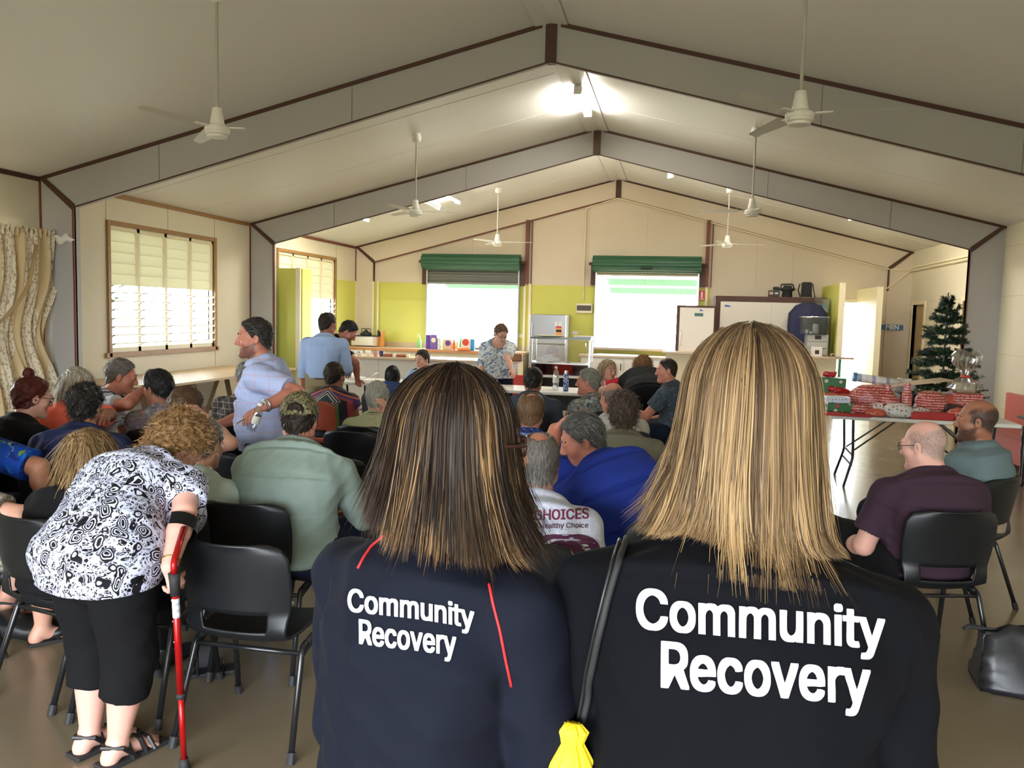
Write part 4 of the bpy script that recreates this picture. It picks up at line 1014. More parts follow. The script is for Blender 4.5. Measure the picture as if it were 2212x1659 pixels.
bmesh.ops.bevel(bm, geom=[e for e in bm.edges if e.calc_face_angle(0) > 1.0], offset=.012, segments=2, affect='EDGES')
lea = mat('black_leather', (.016, .016, .019), .38, var=.2, bump=.15, bscale=160)
obj('bag_body', bm, lea, t, True)
bm = B(); tube(bm, [(-.30, 0, .268), (0, 0, .272), (.30, 0, .262)], .006, 6); tube(bm, [(-.30, 0, .268), (-.37, -.02, .275), (-.39, -.03, .262)], .011, 6); obj('zip', bm, MT['rubber'], t)
bm = B(); lathe(bm, [(.004, 0), (.004, .003)], 10); bm.transform(Matrix.Translation((-.12, -.085, .16)) @ Matrix.Rotation(PI/2, 4, 'X')); obj('stud', bm, MT['chrome'], t)

# red plastic chairs (two behind the food warmer imitate reflections in its panel) and the salmon hall chair
RC = make_chair('plastic_chair', 'red plastic chair added behind the food warmer as its left panel reflection', MT['red'], MT['chrome']); RC['group'] = 'red plastic chairs'
RC.location = (-2.32, 14.0, 0); RC.rotation_euler = (0, 0, PI)
RC2 = copy_tree(RC); RC2.location = (-1.83, 14.0, 0); RC2['label'] = 'red plastic chair added behind the food warmer as its right panel reflection'
RC3 = copy_tree(RC); p = PY(1112, 835, 11.1); RC3.location = (p[0]+.02, 11.1, 0); RC3.rotation_euler = (0, 0, PI); RC3['label'] = 'red plastic chair tucked behind the right front table'
# ------------------------------------------------------------------ people: bodies grown as one smooth surface from a distance field
V3 = lambda *a: np.array(a, float)
def nrm(v): v = np.asarray(v, float); return v/max(np.linalg.norm(v), 1e-9)
def smin(a, b, k):
    if k <= 0: return np.minimum(a, b)
    m = np.maximum(k-np.abs(a-b), 0)/k
    return np.minimum(a, b)-m*m*k*.25
class Field:
    BG = .06
    def __init__(s, lo, hi, h):
        s.h = h; s.lo = np.asarray(lo, float)-3*h; n = np.ceil((np.asarray(hi)-s.lo)/h).astype(int)+4
        s.n = n; s.a = np.full(n, s.BG, np.float32)
        s.ax = [(s.lo[i]+h*np.arange(n[i])).astype(np.float32) for i in range(3)]
    def sub(s, lo, hi, pad):
        i0 = np.clip(np.floor((np.asarray(lo)-pad-s.lo)/s.h).astype(int), 0, s.n); i1 = np.clip(np.ceil((np.asarray(hi)+pad-s.lo)/s.h).astype(int)+1, 0, s.n)
        if np.any(i1 <= i0): return None, None
        sl = tuple(slice(a, b) for a, b in zip(i0, i1))
        return sl, (s.ax[0][sl[0]][:, None, None], s.ax[1][sl[1]][None, :, None], s.ax[2][sl[2]][None, None, :])
    def put(s, fn, lo, hi, k=.02, op='u', pad=None):
        sl, p = s.sub(lo, hi, (k+4*s.h) if pad is None else pad)
        if sl is None: return
        d = fn(*p)
        if op == 'u': s.a[sl] = smin(s.a[sl], d, k)
        else: s.a[sl] = -smin(-s.a[sl], d, k)
    def cap(s, a, b, ra, rb, k=.02, op='u', clip=False):
        a = np.asarray(a, float); b = np.asarray(b, float); ab = b-a; L2 = max(float(ab@ab), 1e-9); L = math.sqrt(L2); u = ab/L
        def fn(x, y, z):
            px, py, pz = x-a[0], y-a[1], z-a[2]
            t = (px*ab[0]+py*ab[1]+pz*ab[2])/L2; tc = np.clip(t, 0, 1)
            d = np.sqrt((px-ab[0]*tc)**2+(py-ab[1]*tc)**2+(pz-ab[2]*tc)**2)-(ra+(rb-ra)*tc)
            if clip: d = np.maximum(d, (t-1)*L)
            return d
        R = max(ra, rb); s.put(fn, np.minimum(a-R, b-R), np.maximum(a+R, b+R), k, op)
    def chain(s, P, R, k=.02, op='u'):
        for i in range(len(P)-1): s.cap(P[i], P[i+1], R[i], R[i+1], k, op)
    def ell(s, c, r, M=None, k=.02, op='u'):
        c = np.asarray(c, float); r = np.asarray(r, float); M = np.eye(3) if M is None else M   # M columns: axes
        def fn(x, y, z):
            px, py, pz = x-c[0], y-c[1], z-c[2]
            q = [px*M[0, i]+py*M[1, i]+pz*M[2, i] for i in range(3)]
            k0 = np.sqrt(sum((q[i]/r[i])**2 for i in range(3))); k1 = np.sqrt(sum((q[i]/r[i]**2)**2 for i in range(3)))+1e-6
            return k0*(k0-1)/k1
        e = np.abs(M)@r; s.put(fn, c-e, c+e, k, op)
    def loft(s, st, k=.03, n=2.3, end=.05):
        """st: list of (centre, side axis, half width, half depth); one smooth tube through all stations"""
        C = np.array([q[0] for q in st]); R = max(max(q[2], q[3]) for q in st)
        sl, (x, y, z) = s.sub(C.min(0)-R, C.max(0)+R, k+4*s.h); best = None
        for (c0, x0, w0, d0), (c1, x1, w1, d1) in zip(st, st[1:]):
            c0 = np.asarray(c0); c1 = np.asarray(c1); ab = c1-c0; L = np.linalg.norm(ab); u = ab/L
            X = nrm((x0+x1)/2-u*float(((x0+x1)/2)@u)); Y = np.cross(u, X)
            px, py, pz = x-c0[0], y-c0[1], z-c0[2]
            l = px*u[0]+py*u[1]+pz*u[2]; t = np.clip(l/L, 0, 1); o = l-t*L; ts = t*t*(3-2*t)*.5+t*.5
            w = w0+(w1-w0)*ts; d = d0+(d1-d0)*ts
            q = (np.abs((px*X[0]+py*X[1]+pz*X[2])/w)**n+np.abs((px*Y[0]+py*Y[1]+pz*Y[2])/d)**n+np.abs(o/end)**n)**(1/n)
            dd = (q-1)*np.minimum(w, d)
            best = dd if best is None else smin(best, dd, .004)
        s.a[sl] = smin(s.a[sl], best, k)
    def plane(s, p, nv, k=.004):
        """keep the side where (x-p).n < 0"""
        d = (s.ax[0][:, None, None]-p[0])*nv[0]+(s.ax[1][None, :, None]-p[1])*nv[1]+(s.ax[2][None, None, :]-p[2])*nv[2]
        s.a = -smin(-s.a, -d.astype(np.float32), k)
    def wrinkle(s, amp, freq, seed, n=5, aniso=(1, 1, 1)):
        rg = np.random.default_rng(seed); X, Y, Z = s.ax[0][:, None, None], s.ax[1][None, :, None], s.ax[2][None, None, :]
        tot = 0; wx = .35*np.sin(9*Z+4*X+seed)+.35*np.sin(7*Y-5*Z+seed*2)
        for i in range(n):
            kv = rg.normal(0, 1, 3)*freq*np.array(aniso)*(1+.5*i/n)
            tot = tot+np.abs(np.sin(kv[0]*X+kv[1]*Y+kv[2]*Z+wx*2.2+rg.uniform(0, 6)))
        s.a += (amp*(tot/n-.63)*2).astype(np.float32)
    def mesh(s, name, origin, smooth_it=0):
        g = openvdb.FloatGrid(s.BG); g.copyFromArray(s.a); pts, quads = g.convertToQuads(0.0)
        pts = pts.astype(np.float64)*s.h+s.lo-np.asarray(origin)
        me = bpy.data.meshes.new(name); nv, nq = len(pts), len(quads)
        me.vertices.add(nv); me.vertices.foreach_set('co', pts.astype(np.float32).ravel())
        me.loops.add(nq*4); me.loops.foreach_set('vertex_index', quads.astype(np.int32).ravel())
        me.polygons.add(nq); me.polygons.foreach_set('loop_start', np.arange(0, nq*4, 4, dtype=np.int32)); me.polygons.foreach_set('loop_total', np.full(nq, 4, np.int32))
        me.update(); me.validate(); me.polygons.foreach_set('use_smooth', [True]*len(me.polygons))
        return me

def skin_mat(name, c, lip, crop=None):
    k = NT(name); k.setv(rough=.5, spec=.4); k.b.inputs['Subsurface Weight'].default_value = .06; k.b.inputs['Subsurface Radius'].default_value = (.01, .004, .002)
    f, _ = k.noise(k.coord(), 22, 4, .6); at = k.n('ShaderNodeAttribute', attribute_name='lip').outputs['Fac']
    red = (min(1, c[0]*1.02), c[1]*.74, c[2]*.70)
    base = k.mix(at, k.mix(k.math('MULTIPLY', f, .6), c, red), lip)
    if crop is not None: base = k.mix(k.n('ShaderNodeAttribute', attribute_name='crop').outputs['Fac'], base, crop)
    k.col(base); return k.m
SKINC = {'fair': (srgb(206, 160, 138), srgb(164, 96, 88)), 'ruddy': (srgb(188, 128, 106), srgb(150, 86, 76)), 'tan': (srgb(158, 110, 84), srgb(128, 74, 64)), 'pale': (srgb(224, 178, 162), srgb(176, 104, 98))}
SKIN = {'fair': skin_mat('fair_skin', srgb(206, 160, 138), srgb(164, 96, 88)), 'ruddy': skin_mat('ruddy_skin', srgb(188, 128, 106), srgb(150, 86, 76)),
        'tan': skin_mat('tanned_skin', srgb(158, 110, 84), srgb(128, 74, 64)), 'dark': skin_mat('dark_skin', srgb(84, 54, 42), srgb(84, 48, 44)), 'pale': skin_mat('pale_skin', srgb(224, 178, 162), srgb(176, 104, 98))}
_hm = {}
def hair_mat(c1, c2, rough=.5):
    key = (c1, c2)
    if key in _hm: return _hm[key]
    k = NT('hair_%d' % len(_hm)); k.setv(rough=rough, spec=.22)
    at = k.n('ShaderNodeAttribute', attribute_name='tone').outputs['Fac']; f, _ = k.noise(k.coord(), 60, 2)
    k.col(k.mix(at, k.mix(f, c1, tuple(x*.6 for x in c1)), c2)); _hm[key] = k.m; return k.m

def set_attr(me, name, vals):
    a = me.attributes.new(name, 'FLOAT', 'POINT'); a.data.foreach_set('value', np.asarray(vals, np.float32))

def head_field(F, T, neck0, skin_neck=.055, fem=False, k=.012, chub=1.0, ears=True):
    """T: function from head-local metres to world, T.R rotation, T.s scale"""
    s = T.s; R = T.R; P = T.p; C = lambda a, b, ra, rb, kk=k, op='u': F.cap(P(a), P(b), ra*s, rb*s, kk*s, op); E = lambda c, r, kk=k, op='u': F.ell(P(c), np.asarray(r)*s, R, kk*s, op)
    E((0, -.014, .030), (.076, .098, .090), .01); E((0, .030, -.035), (.064*chub, .066, .088), .03)
    jw = .044 if fem else .050
    for q in (-1, 1):
        C((q*jw*chub, -.004, -.062), (q*.014, .076, -.104), .028*chub, .020, .03)
        E((q*.043*chub, .056, -.026), (.026, .026, .026), .025)
    C((-.034, .082, .026), (.034, .082, .026), .013, .013, .018)
    for q in (-1, 1):
        E((q*.032, .104, .004), (.018, .017, .013), .012, 'd'); E((q*.032, .082, .003), (.0165, .0145, .0125), .004)
    for q in (-1, 1):
        C((q*.020, .0905, .0115), (q*.034, .0935, .0125), .0052, .0058, .005); C((q*.034, .0935, .0125), (q*.047, .084, .009), .0058, .005, .005); C((q*.022, .0900, -.0085), (q*.044, .085, -.008), .004, .004, .005)
    C((0, .090, .014), (0, .113, -.030), .009, .0125, .014)
    for q in (-1, 1): E((q*.012, .104, -.036), (.009, .011, .008), .008)
    C((-.018, .089, -.066), (.018, .089, -.066), .006, .006, .006); C((-.015, .087, -.077), (.015, .087, -.077), .0065, .0065, .006)
    C((-.020, .100, -.0715), (.020, .100, -.0715), .0035, .0035, .004, 'd')
    E((0, .084, -.104), (.020, .016, .017), .02)
    for q in ((-1, 1) if ears else ()):
        E((q*.079, -.006, -.008), (.009, .020, .033), .008); E((q*.088, -.002, -.006), (.006, .010, .018), .004, 'd')
    F.cap(P((0, -.022, -.06)), neck0, .056*s*chub if not fem else .049*s, skin_neck, .03)

class Tr: pass
def head_tr(c, yaw, pitch, roll, s):
    """yaw: clockwise from +Y seen from above (deg); pitch down; roll towards own right"""
    y, p, r = map(math.radians, (yaw, pitch, roll))
    f = V3(math.sin(y), math.cos(y), 0); rt = V3(math.cos(y), -math.sin(y), 0); up = V3(0, 0, 1)
    f2 = f*math.cos(p)-up*math.sin(p); u2 = up*math.cos(p)+f*math.sin(p)
    u3 = u2*math.cos(r)+rt*math.sin(r); r3 = rt*math.cos(r)-u2*math.sin(r)
    T = Tr(); T.R = np.stack([r3, f2, u3], 1); T.c = np.asarray(c, float); T.s = s
    T.p = lambda q: T.c+T.R@(np.asarray(q, float)*s)
    T.M = Matrix([[*(T.R[i]*s), T.c[i]] for i in range(3)]+[[0, 0, 0, 1]]); return T

def strands(P, D, L, w, bend, tone, seg=3, curl=0.0, seed=0, N=None):
    """thin tapering blades: roots P, directions D, lengths L; returns verts, faces, tone per vertex"""
    rg = np.random.default_rng(seed); n = len(P); L = np.broadcast_to(L, (n,))
    side = np.cross(D, rg.normal(0, 1, (n, 3)) if N is None else N); side /= np.linalg.norm(side, axis=1, keepdims=True)+1e-9
    bn = np.cross(side, D); ph = rg.uniform(0, 6.28, n); V = []; 
    for i in range(seg+1):
        t = i/seg; c = P+D*(L*t)[:, None]+bend*(L*t*t)[:, None]
        if curl > 0: c = c+(side*np.sin(ph+t*7)[:, None]+bn*np.cos(ph+t*7)[:, None])*curl*min(1, t*2)
        ww = w*(1-.75*t); V.append(c-side*ww); V.append(c+side*ww)
    V = np.stack(V, 1).reshape(-1, 3); m = 2*(seg+1); base = (np.arange(n)*m)[:, None, None]
    q = np.array([[2*i, 2*i+1, 2*i+3, 2*i+2] for i in range(seg)])[None]; Fq = (base+q).reshape(-1, 4)
    return V, Fq, np.repeat(tone, m)
def mesh_np(name, V, Fq, origin=(0, 0, 0), smooth=True):
    me = bpy.data.meshes.new(name); V = V-np.asarray(origin); nq = len(Fq); k = Fq.shape[1]
    me.vertices.add(len(V)); me.vertices.foreach_set('co', V.astype(np.float32).ravel())
    me.loops.add(nq*k); me.loops.foreach_set('vertex_index', Fq.astype(np.int32).ravel())
    me.polygons.add(nq); me.polygons.foreach_set('loop_start', np.arange(0, nq*k, k, dtype=np.int32)); me.polygons.foreach_set('loop_total', np.full(nq, k, np.int32))
    me.update(); me.validate()
    if smooth: me.polygons.foreach_set('use_smooth', [True]*len(me.polygons))
    return me
def mesh_arrays(me):
    V = np.empty(len(me.vertices)*3, np.float32); me.vertices.foreach_get('co', V); N = np.empty(len(me.vertices)*3, np.float32); me.vertex_normals.foreach_get('vector', N)
    Fq = np.empty(len(me.loops), np.int32); me.loops.foreach_get('vertex_index', Fq)
    return V.reshape(-1, 3).astype(float), N.reshape(-1, 3).astype(float), Fq.reshape(-1, 4)

def make_hair(root, T, org, h, style, c1, c2=None, seed=1, thick=.012, nst=500, length=None, chub=1.0, fem=False, under=False):
    """style: short, crop, bald, balding, curly, bob, long, bun; in head-local metres"""
    if style == 'none': return None
    s = T.s; c2 = c2 or tuple(min(1, x*2+.01) for x in c1)
    long_ = style in ('bob', 'long'); Ld = {'bob': .13, 'long': .30}.get(style, 0) if length is None else length
    hh = max(h*.9, .0045)*1.0
    lo = T.c-.2*s; hi = T.c+.2*s
    if long_: lo = lo-np.array([.03, .03, Ld])
    F = Field(lo, hi, hh)
    t = thick
    head_field(F, T, T.p((0, -.04, -.17)), .05*s, fem, chub=chub, ears=False); F.a -= t*s
    if style in ('bob', 'long'): F.ell(T.p((0, -.02, .030)), np.array([.076+t, .098+t, .090+t])*s, T.R, .01)
    if style in ('short', 'curly', 'bun', 'crop'): F.ell(T.p((0, -.045, -.015)), np.array([.058+t*.7, .052+t*.7, .070])*s, T.R, .02)
    if long_:
        dn = V3(0, 0, -1)
        for q in (-1, 0, 1):
            a = T.p((q*(.03 if under else .055), -.045, .01)); b = a+(dn*.5+T.R[:, 2]*-.5)*.09*s; c = b+dn*Ld*.6
            F.chain([a, b, c, c+dn*Ld*.35], [(.046 if under else .052)*s, (.040 if under else .050)*s, (.03 if under else .042)*s, .018*s], .01 if under else .04)
    # region that carries hair
    X, Y, Z = F.ax[0][:, None, None]-T.c[0], F.ax[1][None, :, None]-T.c[1], F.ax[2][None, None, :]-T.c[2]
    l = [(X*T.R[0, i]+Y*T.R[1, i]+Z*T.R[2, i])/s for i in range(3)]
    rg = np.random.default_rng(seed)
    nz = sum(np.sin(l[0]*k[0]+l[1]*k[1]+l[2]*k[2]+k[3]) for k in [(70, 60, 50, 1), (-90, 50, 80, 2), (40, -110, 70, 3), (120, 30, -90, 4)])/4
    m1 = (l[2]-.078)*.6-(l[1]-.058)*.8+.006*nz if style in ('balding', 'receding') else (l[2]-.080)*.55-(l[1]-.068)*.85+.005*nz
    zl = -.022+np.minimum(l[1]+.005, 0)*.75+.040*np.exp(-((l[1]+.008)/.022)**2)*(np.abs(l[0]) > .05); m2 = l[2]-zl+.004*nz
    if style in ('curly',): m2 = m2+.02
    if style == 'bun': m2 = l[2]+.06-np.minimum(l[1], 0)*.3
    if long_: m2 = np.maximum(m2+.02, np.minimum(-.012-l[1], 1)+0*l[2]) if style != 'bob' else np.maximum(m2+.05, .012-l[1]+0*l[2])
    m = np.minimum(m1, m2)
    if style == 'bald': m = np.minimum(m, np.minimum(.052-l[2]+.02*(l[1] < -.03), .028-l[1]))
    if style == 'balding': m = np.minimum(m, np.sqrt((l[0]/.048)**2+((l[1]+.02)/.062)**2)*.05-.045+(l[2] < .06)*.05)
    if style == 'receding': m = np.minimum(m, .018-l[1]+.012*np.abs(l[0])/.05+.01*nz)
    F.a = -smin(-F.a, m.astype(np.float32)*s, .008)
    am = {'curly': .011, 'bob': .006, 'long': .007, 'crop': .0015, 'bald': .001, 'balding': .002}.get(style, .005)
    if not under: F.a += (am*nz*s+(am*.6)*np.sin(l[0]*190+3*nz)*np.sin(l[2]*170)*s).astype(np.float32)
    if style == 'bun':
        F.ell(T.p((0, -.05, .145)), V3(.035, .035, .032)*s, T.R, .012); F.cap(T.p((0, -.045, .10)), T.p((0, -.05, .14)), .02, .02, .02)
    me = F.mesh('hair', org); V, N, Fq = mesh_arrays(me)
    if len(V) < 20: return None
    tone = np.full(len(V), .12); Vs = [V]; Fs = [Fq]; Ts = [tone]; nb = len(V)
    if nst > 0:
        idx = rg.integers(0, len(V), nst); P = V[idx]; n_ = N[idx]
        comb = -T.R[:, 2]*.75-T.R[:, 1]*.5 if not long_ else V3(0, 0, -1)
        if style in ('bun',): comb = T.R[:, 2]*.8-T.R[:, 1]*.3
        D = comb-n_*(n_@comb)[:, None]; D = D/(np.linalg.norm(D, axis=1, keepdims=True)+1e-6)
        out = {'curly': .9, 'short': .30, 'crop': .25, 'bald': .15, 'balding': .25}.get(style, .10)
        D = D+n_*out+rg.normal(0, .22 if not long_ else .06, D.shape); D /= np.linalg.norm(D, axis=1, keepdims=True)
        Ln = {'curly': .035, 'short': .026, 'crop': .010, 'bald': .008, 'balding': .02, 'bob': .07, 'long': .10, 'bun': .05, 'receding': .03}[style]*s*rg.uniform(.6, 1.3, nst)
        bend = np.tile(V3(0, 0, -.35), (nst, 1)) if style != 'crop' else np.zeros((nst, 3))
        v, f, tn = strands(P, D, Ln, (.0016 if not long_ else .0025)*max(1, h/.005), bend, rg.beta(1.6, 2.2, nst), 3, .008*s if style == 'curly' else 0, seed, N=n_)
        Vs.append(v); Fs.append(f+nb); Ts.append(tn)
    bpy.data.meshes.remove(me)
    me = mesh_np('hair', np.concatenate(Vs), np.concatenate(Fs)); set_attr(me, 'tone', np.concatenate(Ts))
    return link('hair', me, hair_mat(c1, c2), root)

def hand(F, w, d, nv, right, s, curl=.5, k=.007, spread=.16, point=False):
    """w wrist, d finger direction, nv palm normal"""
    d = nrm(d); nv = nrm(np.asarray(nv)-d*float(np.asarray(nv)@d)); th = np.cross(d, nv)*(1 if right else -1)
    kn = []
    for i, (o, ln) in enumerate(((.028, .090), (.010, .094), (-.009, .089), (-.027, .081))):
        b = w+d*ln*s+th*o*s; kn.append(b); F.cap(w+th*o*.55*s+d*.005*s, b, .0135*s, .0105*s, .014)
    for i, (b, L) in enumerate(zip(kn, (.070, .078, .072, .056))):
        dd = nrm(d+th*spread*(1.2-.8*i)*.5); a = 0; p = b; r = .0096*s
        cc = curl*(.25 if point and i == 0 else 1)
        for j, fr in enumerate((.45, .31, .24)):
            a += cc*(.7, 1.0, .7)[j]+.05*i*cc; q = p+(dd*math.cos(a)+nv*math.sin(a))*L*s*fr; F.cap(p, q, r, r*.9, .004); p = q; r *= .9
    t0 = w+d*.022*s+th*.020*s; t1 = t0+nrm(d*.65+th*.75+nv*.35)*.045*s; t2 = t1+nrm(d*.9+th*.25+nv*(.25+.4*curl))*.034*s; t3 = t2+nrm(d+nv*(.2+.6*curl))*.026*s
    F.chain([t0, t1, t2, t3], [.014*s, .0115*s, .0105*s, .009*s], .008)

ARMS = {'lap': ((.14, .30, -.9), (-.30, .92, -.25)), 'down': ((.14, -.02, -1), (.0, .18, -1)), 'cross': ((.22, .25, -.95), (-.92, .45, .12)), 'table': ((.2, .55, -.75), (-.25, .95, .05)),
        'knees': ((.12, .45, -.85), (-.05, .8, -.55)), 'back': ((.12, -.35, -.9), (-.2, .5, -.8)), 'phone': ((.12, .25, -.95), (-.35, .75, .5))}
def person(label, head, face=0, pose='sit', pitch=0, turn=0, roll=0, lean=6, side=0, bulk=1.0, sh=1.0, fem=False, skin='fair', hair=('short', (.03, .02, .012)), hs=1.0,
           top=None, sleeve=.62, bottom=None, arms=('lap', 'lap'), twist=0, hipz=None, h=None, slouch=.035, wr=.004, neck=1.0, collar=None, eyes=True, pelvis=None, legs=None, belly=0.0,
           beard=None, shoe=None, fine_hand=False, curl=.5, nst=500, hthick=.012, hem=-.10, chub=1.0, palm=None, capri=False, barelegs=False, seed=None, depth=None, hairlen=None, lipg=True, ankles=None, nl=0.0, stubble=False, armfree=False, skirt=0.0):
    Hc = PD(*head) if len(head) == 3 and head[0] > 30 or head[1] > 30 else np.asarray(head, float)
    dep = float((Hc-CO)@_fw); h = h or float(np.clip(.00095*dep, .0042, .0056)); seed = seed if seed is not None else int(head[0]*7) % 997
    ya = math.radians(face); f = V3(math.sin(ya), math.cos(ya), 0); r = V3(math.cos(ya), -math.sin(ya), 0); up = V3(0, 0, 1)
    T = head_tr(Hc, face+turn, pitch, roll, hs)
    sd = nrm(up*1.0+f*math.tan(math.radians(lean))+r*math.tan(math.radians(side)))
    C7 = Hc-nrm(sd*.55+T.R[:, 2]*.45)*(.155+nl)*hs-T.R[:, 1]*.032*hs
    hz = hipz if hipz is not None else (.535 if pose == 'sit' else .93)
    if pelvis is not None: Pv = np.asarray(pelvis, float); sd = nrm(C7-Pv)
    else: Pv = C7-sd*((C7[2]-hz)/sd[2])
    L = np.linalg.norm(C7-Pv); back = nrm(np.cross(r, sd)); back = -f if False else -nrm(f-sd*float(f@sd))
    ft = -back
    ta = math.radians(twist); r2 = nrm(r*math.cos(ta)-f*math.sin(ta)); r2 = nrm(r2-sd*float(r2@sd)*.8)
    org = (float(Pv[0]), float(Pv[1]), 0.0)
    root = thing('person', label, 'person', org)
    b = bulk; wh, ww, wc, ws = (.175, .150, .165, .150) if fem else (.165, .158, .178, .165)
    dh, dw, dc = (.125, .110, .115) if fem else (.118, .112, .125)
    def stations(o):
        s0 = Pv; bc = back*slouch
        return [(s0-sd*.04, r, wh*b*.97+o, dh*b+o), (s0+sd*L*.14+bc*.3+ft*belly*.4, r, wh*b+o, dh*b+o+belly*.3), (s0+sd*L*.40+bc*.9+ft*belly, nrm(r+r2), ww*b+o, dw*b+o+belly*.5), (s0+sd*L*.68+bc, r2, wc*b+o, dc*b+o), (s0+sd*L*.88+bc*.6, r2, ws*b*sh+o, (dc-.022)*b+o), (s0+sd*L*.985, r2, .085*b+o, .068*b+o)]
    Sj = {}; Ej = {}; Wj = {}; Hd = {}
    ua, fa = .285, .25
    for q, key in ((-1, 'L'), (1, 'R')):
        Sj[q] = C7-sd*.075*b+r2*q*(.188 if not fem else .172)*sh*(.6+.4*b)+back*.005
        a = arms[0] if q < 0 else arms[1]
        if isinstance(a, str): a = ARMS[a]
        if a[0] == 'px':
            Ej[q] = PD(*a[1]); Wj[q] = PD(*a[2]); fr_ = 9 if armfree else 1; Ej[q] = Sj[q]+nrm(Ej[q]-Sj[q])*min(np.linalg.norm(Ej[q]-Sj[q]), ua*1.15*fr_); Wj[q] = Ej[q]+nrm(Wj[q]-Ej[q])*min(np.linalg.norm(Wj[q]-Ej[q]), fa*1.2*fr_)
            ex = a[3:] 
        else:
            loc = lambda v: nrm(r2*q*v[0]+f*v[1]+up*v[2])
            Ej[q] = Sj[q]+loc(a[0])*ua; Wj[q] = Ej[q]+loc(a[1])*fa; ex = a[2:]
        Hd[q] = ex
    # joints of the legs
    Hj = {}; Kj = {}; Aj = {}
    for q in (-1, 1):
        Hj[q] = Pv+r*q*.095*b-up*.01
        if pose == 'sit':
            lg = legs[0 if q < 0 else 1] if legs else (q*.07, .43, -.02, q*.07, .40)
            Kj[q] = Hj[q]+r*lg[0]+f*lg[1]+up*lg[2]; Aj[q] = Hj[q]+r*lg[3]+f*lg[4]; Aj[q][2] = .085
        else:
            lg = legs[0 if q < 0 else 1] if legs else (q*.02, .02, 0, q*.03, -.01)
            Aj[q] = Hj[q]+r*lg[3]+f*lg[4]; Aj[q][2] = .085
            if ankles: Aj[q] = V3(*ankles[0 if q < 0 else 1], .085)
            Kj[q] = (Hj[q]*.47+Aj[q]*.53)+f*(lg[1]+.02)+r*lg[0]*.5
    hr = .155*hs
    # ---------- skin
    pts = [Hc-hr, Hc+hr, Pv-.22*b, Pv+.2*b, C7+.1]+[Sj[q]+e for q in Sj for e in (-.07, .07)]+[Ej[q]+e for q in Sj for e in (-.06, .06)]+[Wj[q]+e for q in Sj for e in (-.2, .2)]
    lo = np.min(pts, 0); hi = np.max(pts, 0)
    if barelegs or capri:
        lp = [x[q]+e for x in (Hj, Kj, Aj) for q in Sj for e in (-.1, .1)]+[Aj[q]+f*.2 for q in Sj]+[Aj[q]-up*.085 for q in Sj]
        lo = np.minimum(lo, np.min(lp, 0)); hi = np.maximum(hi, np.max(lp, 0)); lo[2] = min(lo[2], 0)
    F = Field(lo, hi, h)
    F.loft(stations(-.016), .04)
    F.cap(C7-sd*.03, Sj[-1]-up*.012, .05*b, .04*b, .05); F.cap(C7-sd*.03, Sj[1]-up*.012, .05*b, .04*b, .05)
    ar = .047*(.55+.45*b)*(.9 if fem else 1)
    for q in (-1, 1):
        F.cap(Sj[q], Ej[q], ar*1.08, ar*.92, .03); m = Ej[q]+(Wj[q]-Ej[q])*.35
        F.chain([Ej[q], m, Wj[q]], [ar*.92, ar*.90, ar*.60], .015)
        dd = nrm(Wj[q]-Ej[q]); ex = Hd[q]; hdv = ex[0] if len(ex) > 0 else dd
        pn = ex[1] if len(ex) > 1 else (np.cross(dd, nrm(r2*q+up*.2))*q if abs(dd[2]) > .75 else -up+r2*-q*.3)
        if abs(dd[2]) > .75 and len(ex) < 2: pn = -r2*q+f*.2
        hand(F, Wj[q], np.asarray(hdv, float), np.asarray(pn, float), q > 0, 1.0*(.92 if fem else 1), ex[2] if len(ex) > 2 else curl)
    if barelegs or capri:
        for q in (-1, 1):
            F.chain([Hj[q], Kj[q]], [.08*b, .056*b], .03); m = Kj[q]+(Aj[q]-Kj[q])*.3; F.chain([Kj[q], m, Aj[q]], [.055*b, .056*b, .036], .02)
            F.cap(Aj[q]-up*.03-f*.02, Aj[q]-up*.058+f*.13, .034, .024, .03); F.ell(Aj[q]-up*.055-f*.035, (.032, .032, .032), None, .02)
            for i in range(5): F.cap(Aj[q]-up*.062+f*.12+r*(i-2)*.016, Aj[q]-up*.068+f*(.17-.008*abs(i-(1 if q > 0 else 3))*1.4)+r*(i-2)*.0165, .013, .0105, .006)
    head_field(F, T, C7-sd*.02, .058*b**.5*neck*(.86 if fem else 1), fem, chub=chub)
    me = F.mesh('body', org); V, N, _ = mesh_arrays(me)
    lv = (V+np.asarray(org)-T.c)@T.R/hs; dl = np.abs(lv[:, 2]+.0715)/.013+np.maximum(np.abs(lv[:, 0])-.018, 0)/.008+np.where(lv[:, 1] > .075, 0, 9)
    set_attr(me, 'lip', np.clip(1.25-dl, 0, 1)*(1 if lipg else 0))
    sm = SKIN[skin]
    if (hair and hair[0] == 'bald') or stubble:
        x_, y_, z_ = lv[:, 0], lv[:, 1], lv[:, 2]; ss = lambda e, w: np.clip(.5+e/w, 0, 1)
        wob = .006*np.sin(x_*90+1)+.006*np.sin(z_*110+y_*60); fr = .030-np.clip(.0-z_, 0, 1)*.35
        mk = ss(fr-y_+wob, .028)*ss(.062+.28*np.clip(-y_-.03, 0, .1)-z_+wob, .04)*ss(z_+.028-.75*np.minimum(y_, 0)*-1*-1+wob*.6, .024)*(np.linalg.norm(lv, axis=1) < .17)*(np.abs(x_) < .083)
        mk *= ss(z_-(-.02+.8*np.minimum(y_+.01, 0)), .03)
        if hair[0] != 'bald': mk = mk*0
        if stubble: mk = np.maximum(mk, .75*ss(-.050+.35*np.maximum(.05-y_, 0)-z_+wob, .016)*ss(y_-.0+.1*z_+wob, .02)*ss(z_+.135, .02)*(1-np.clip(1.6-np.sqrt(x_**2+((z_+.0715)*1.4)**2)/.014, 0, 1)))
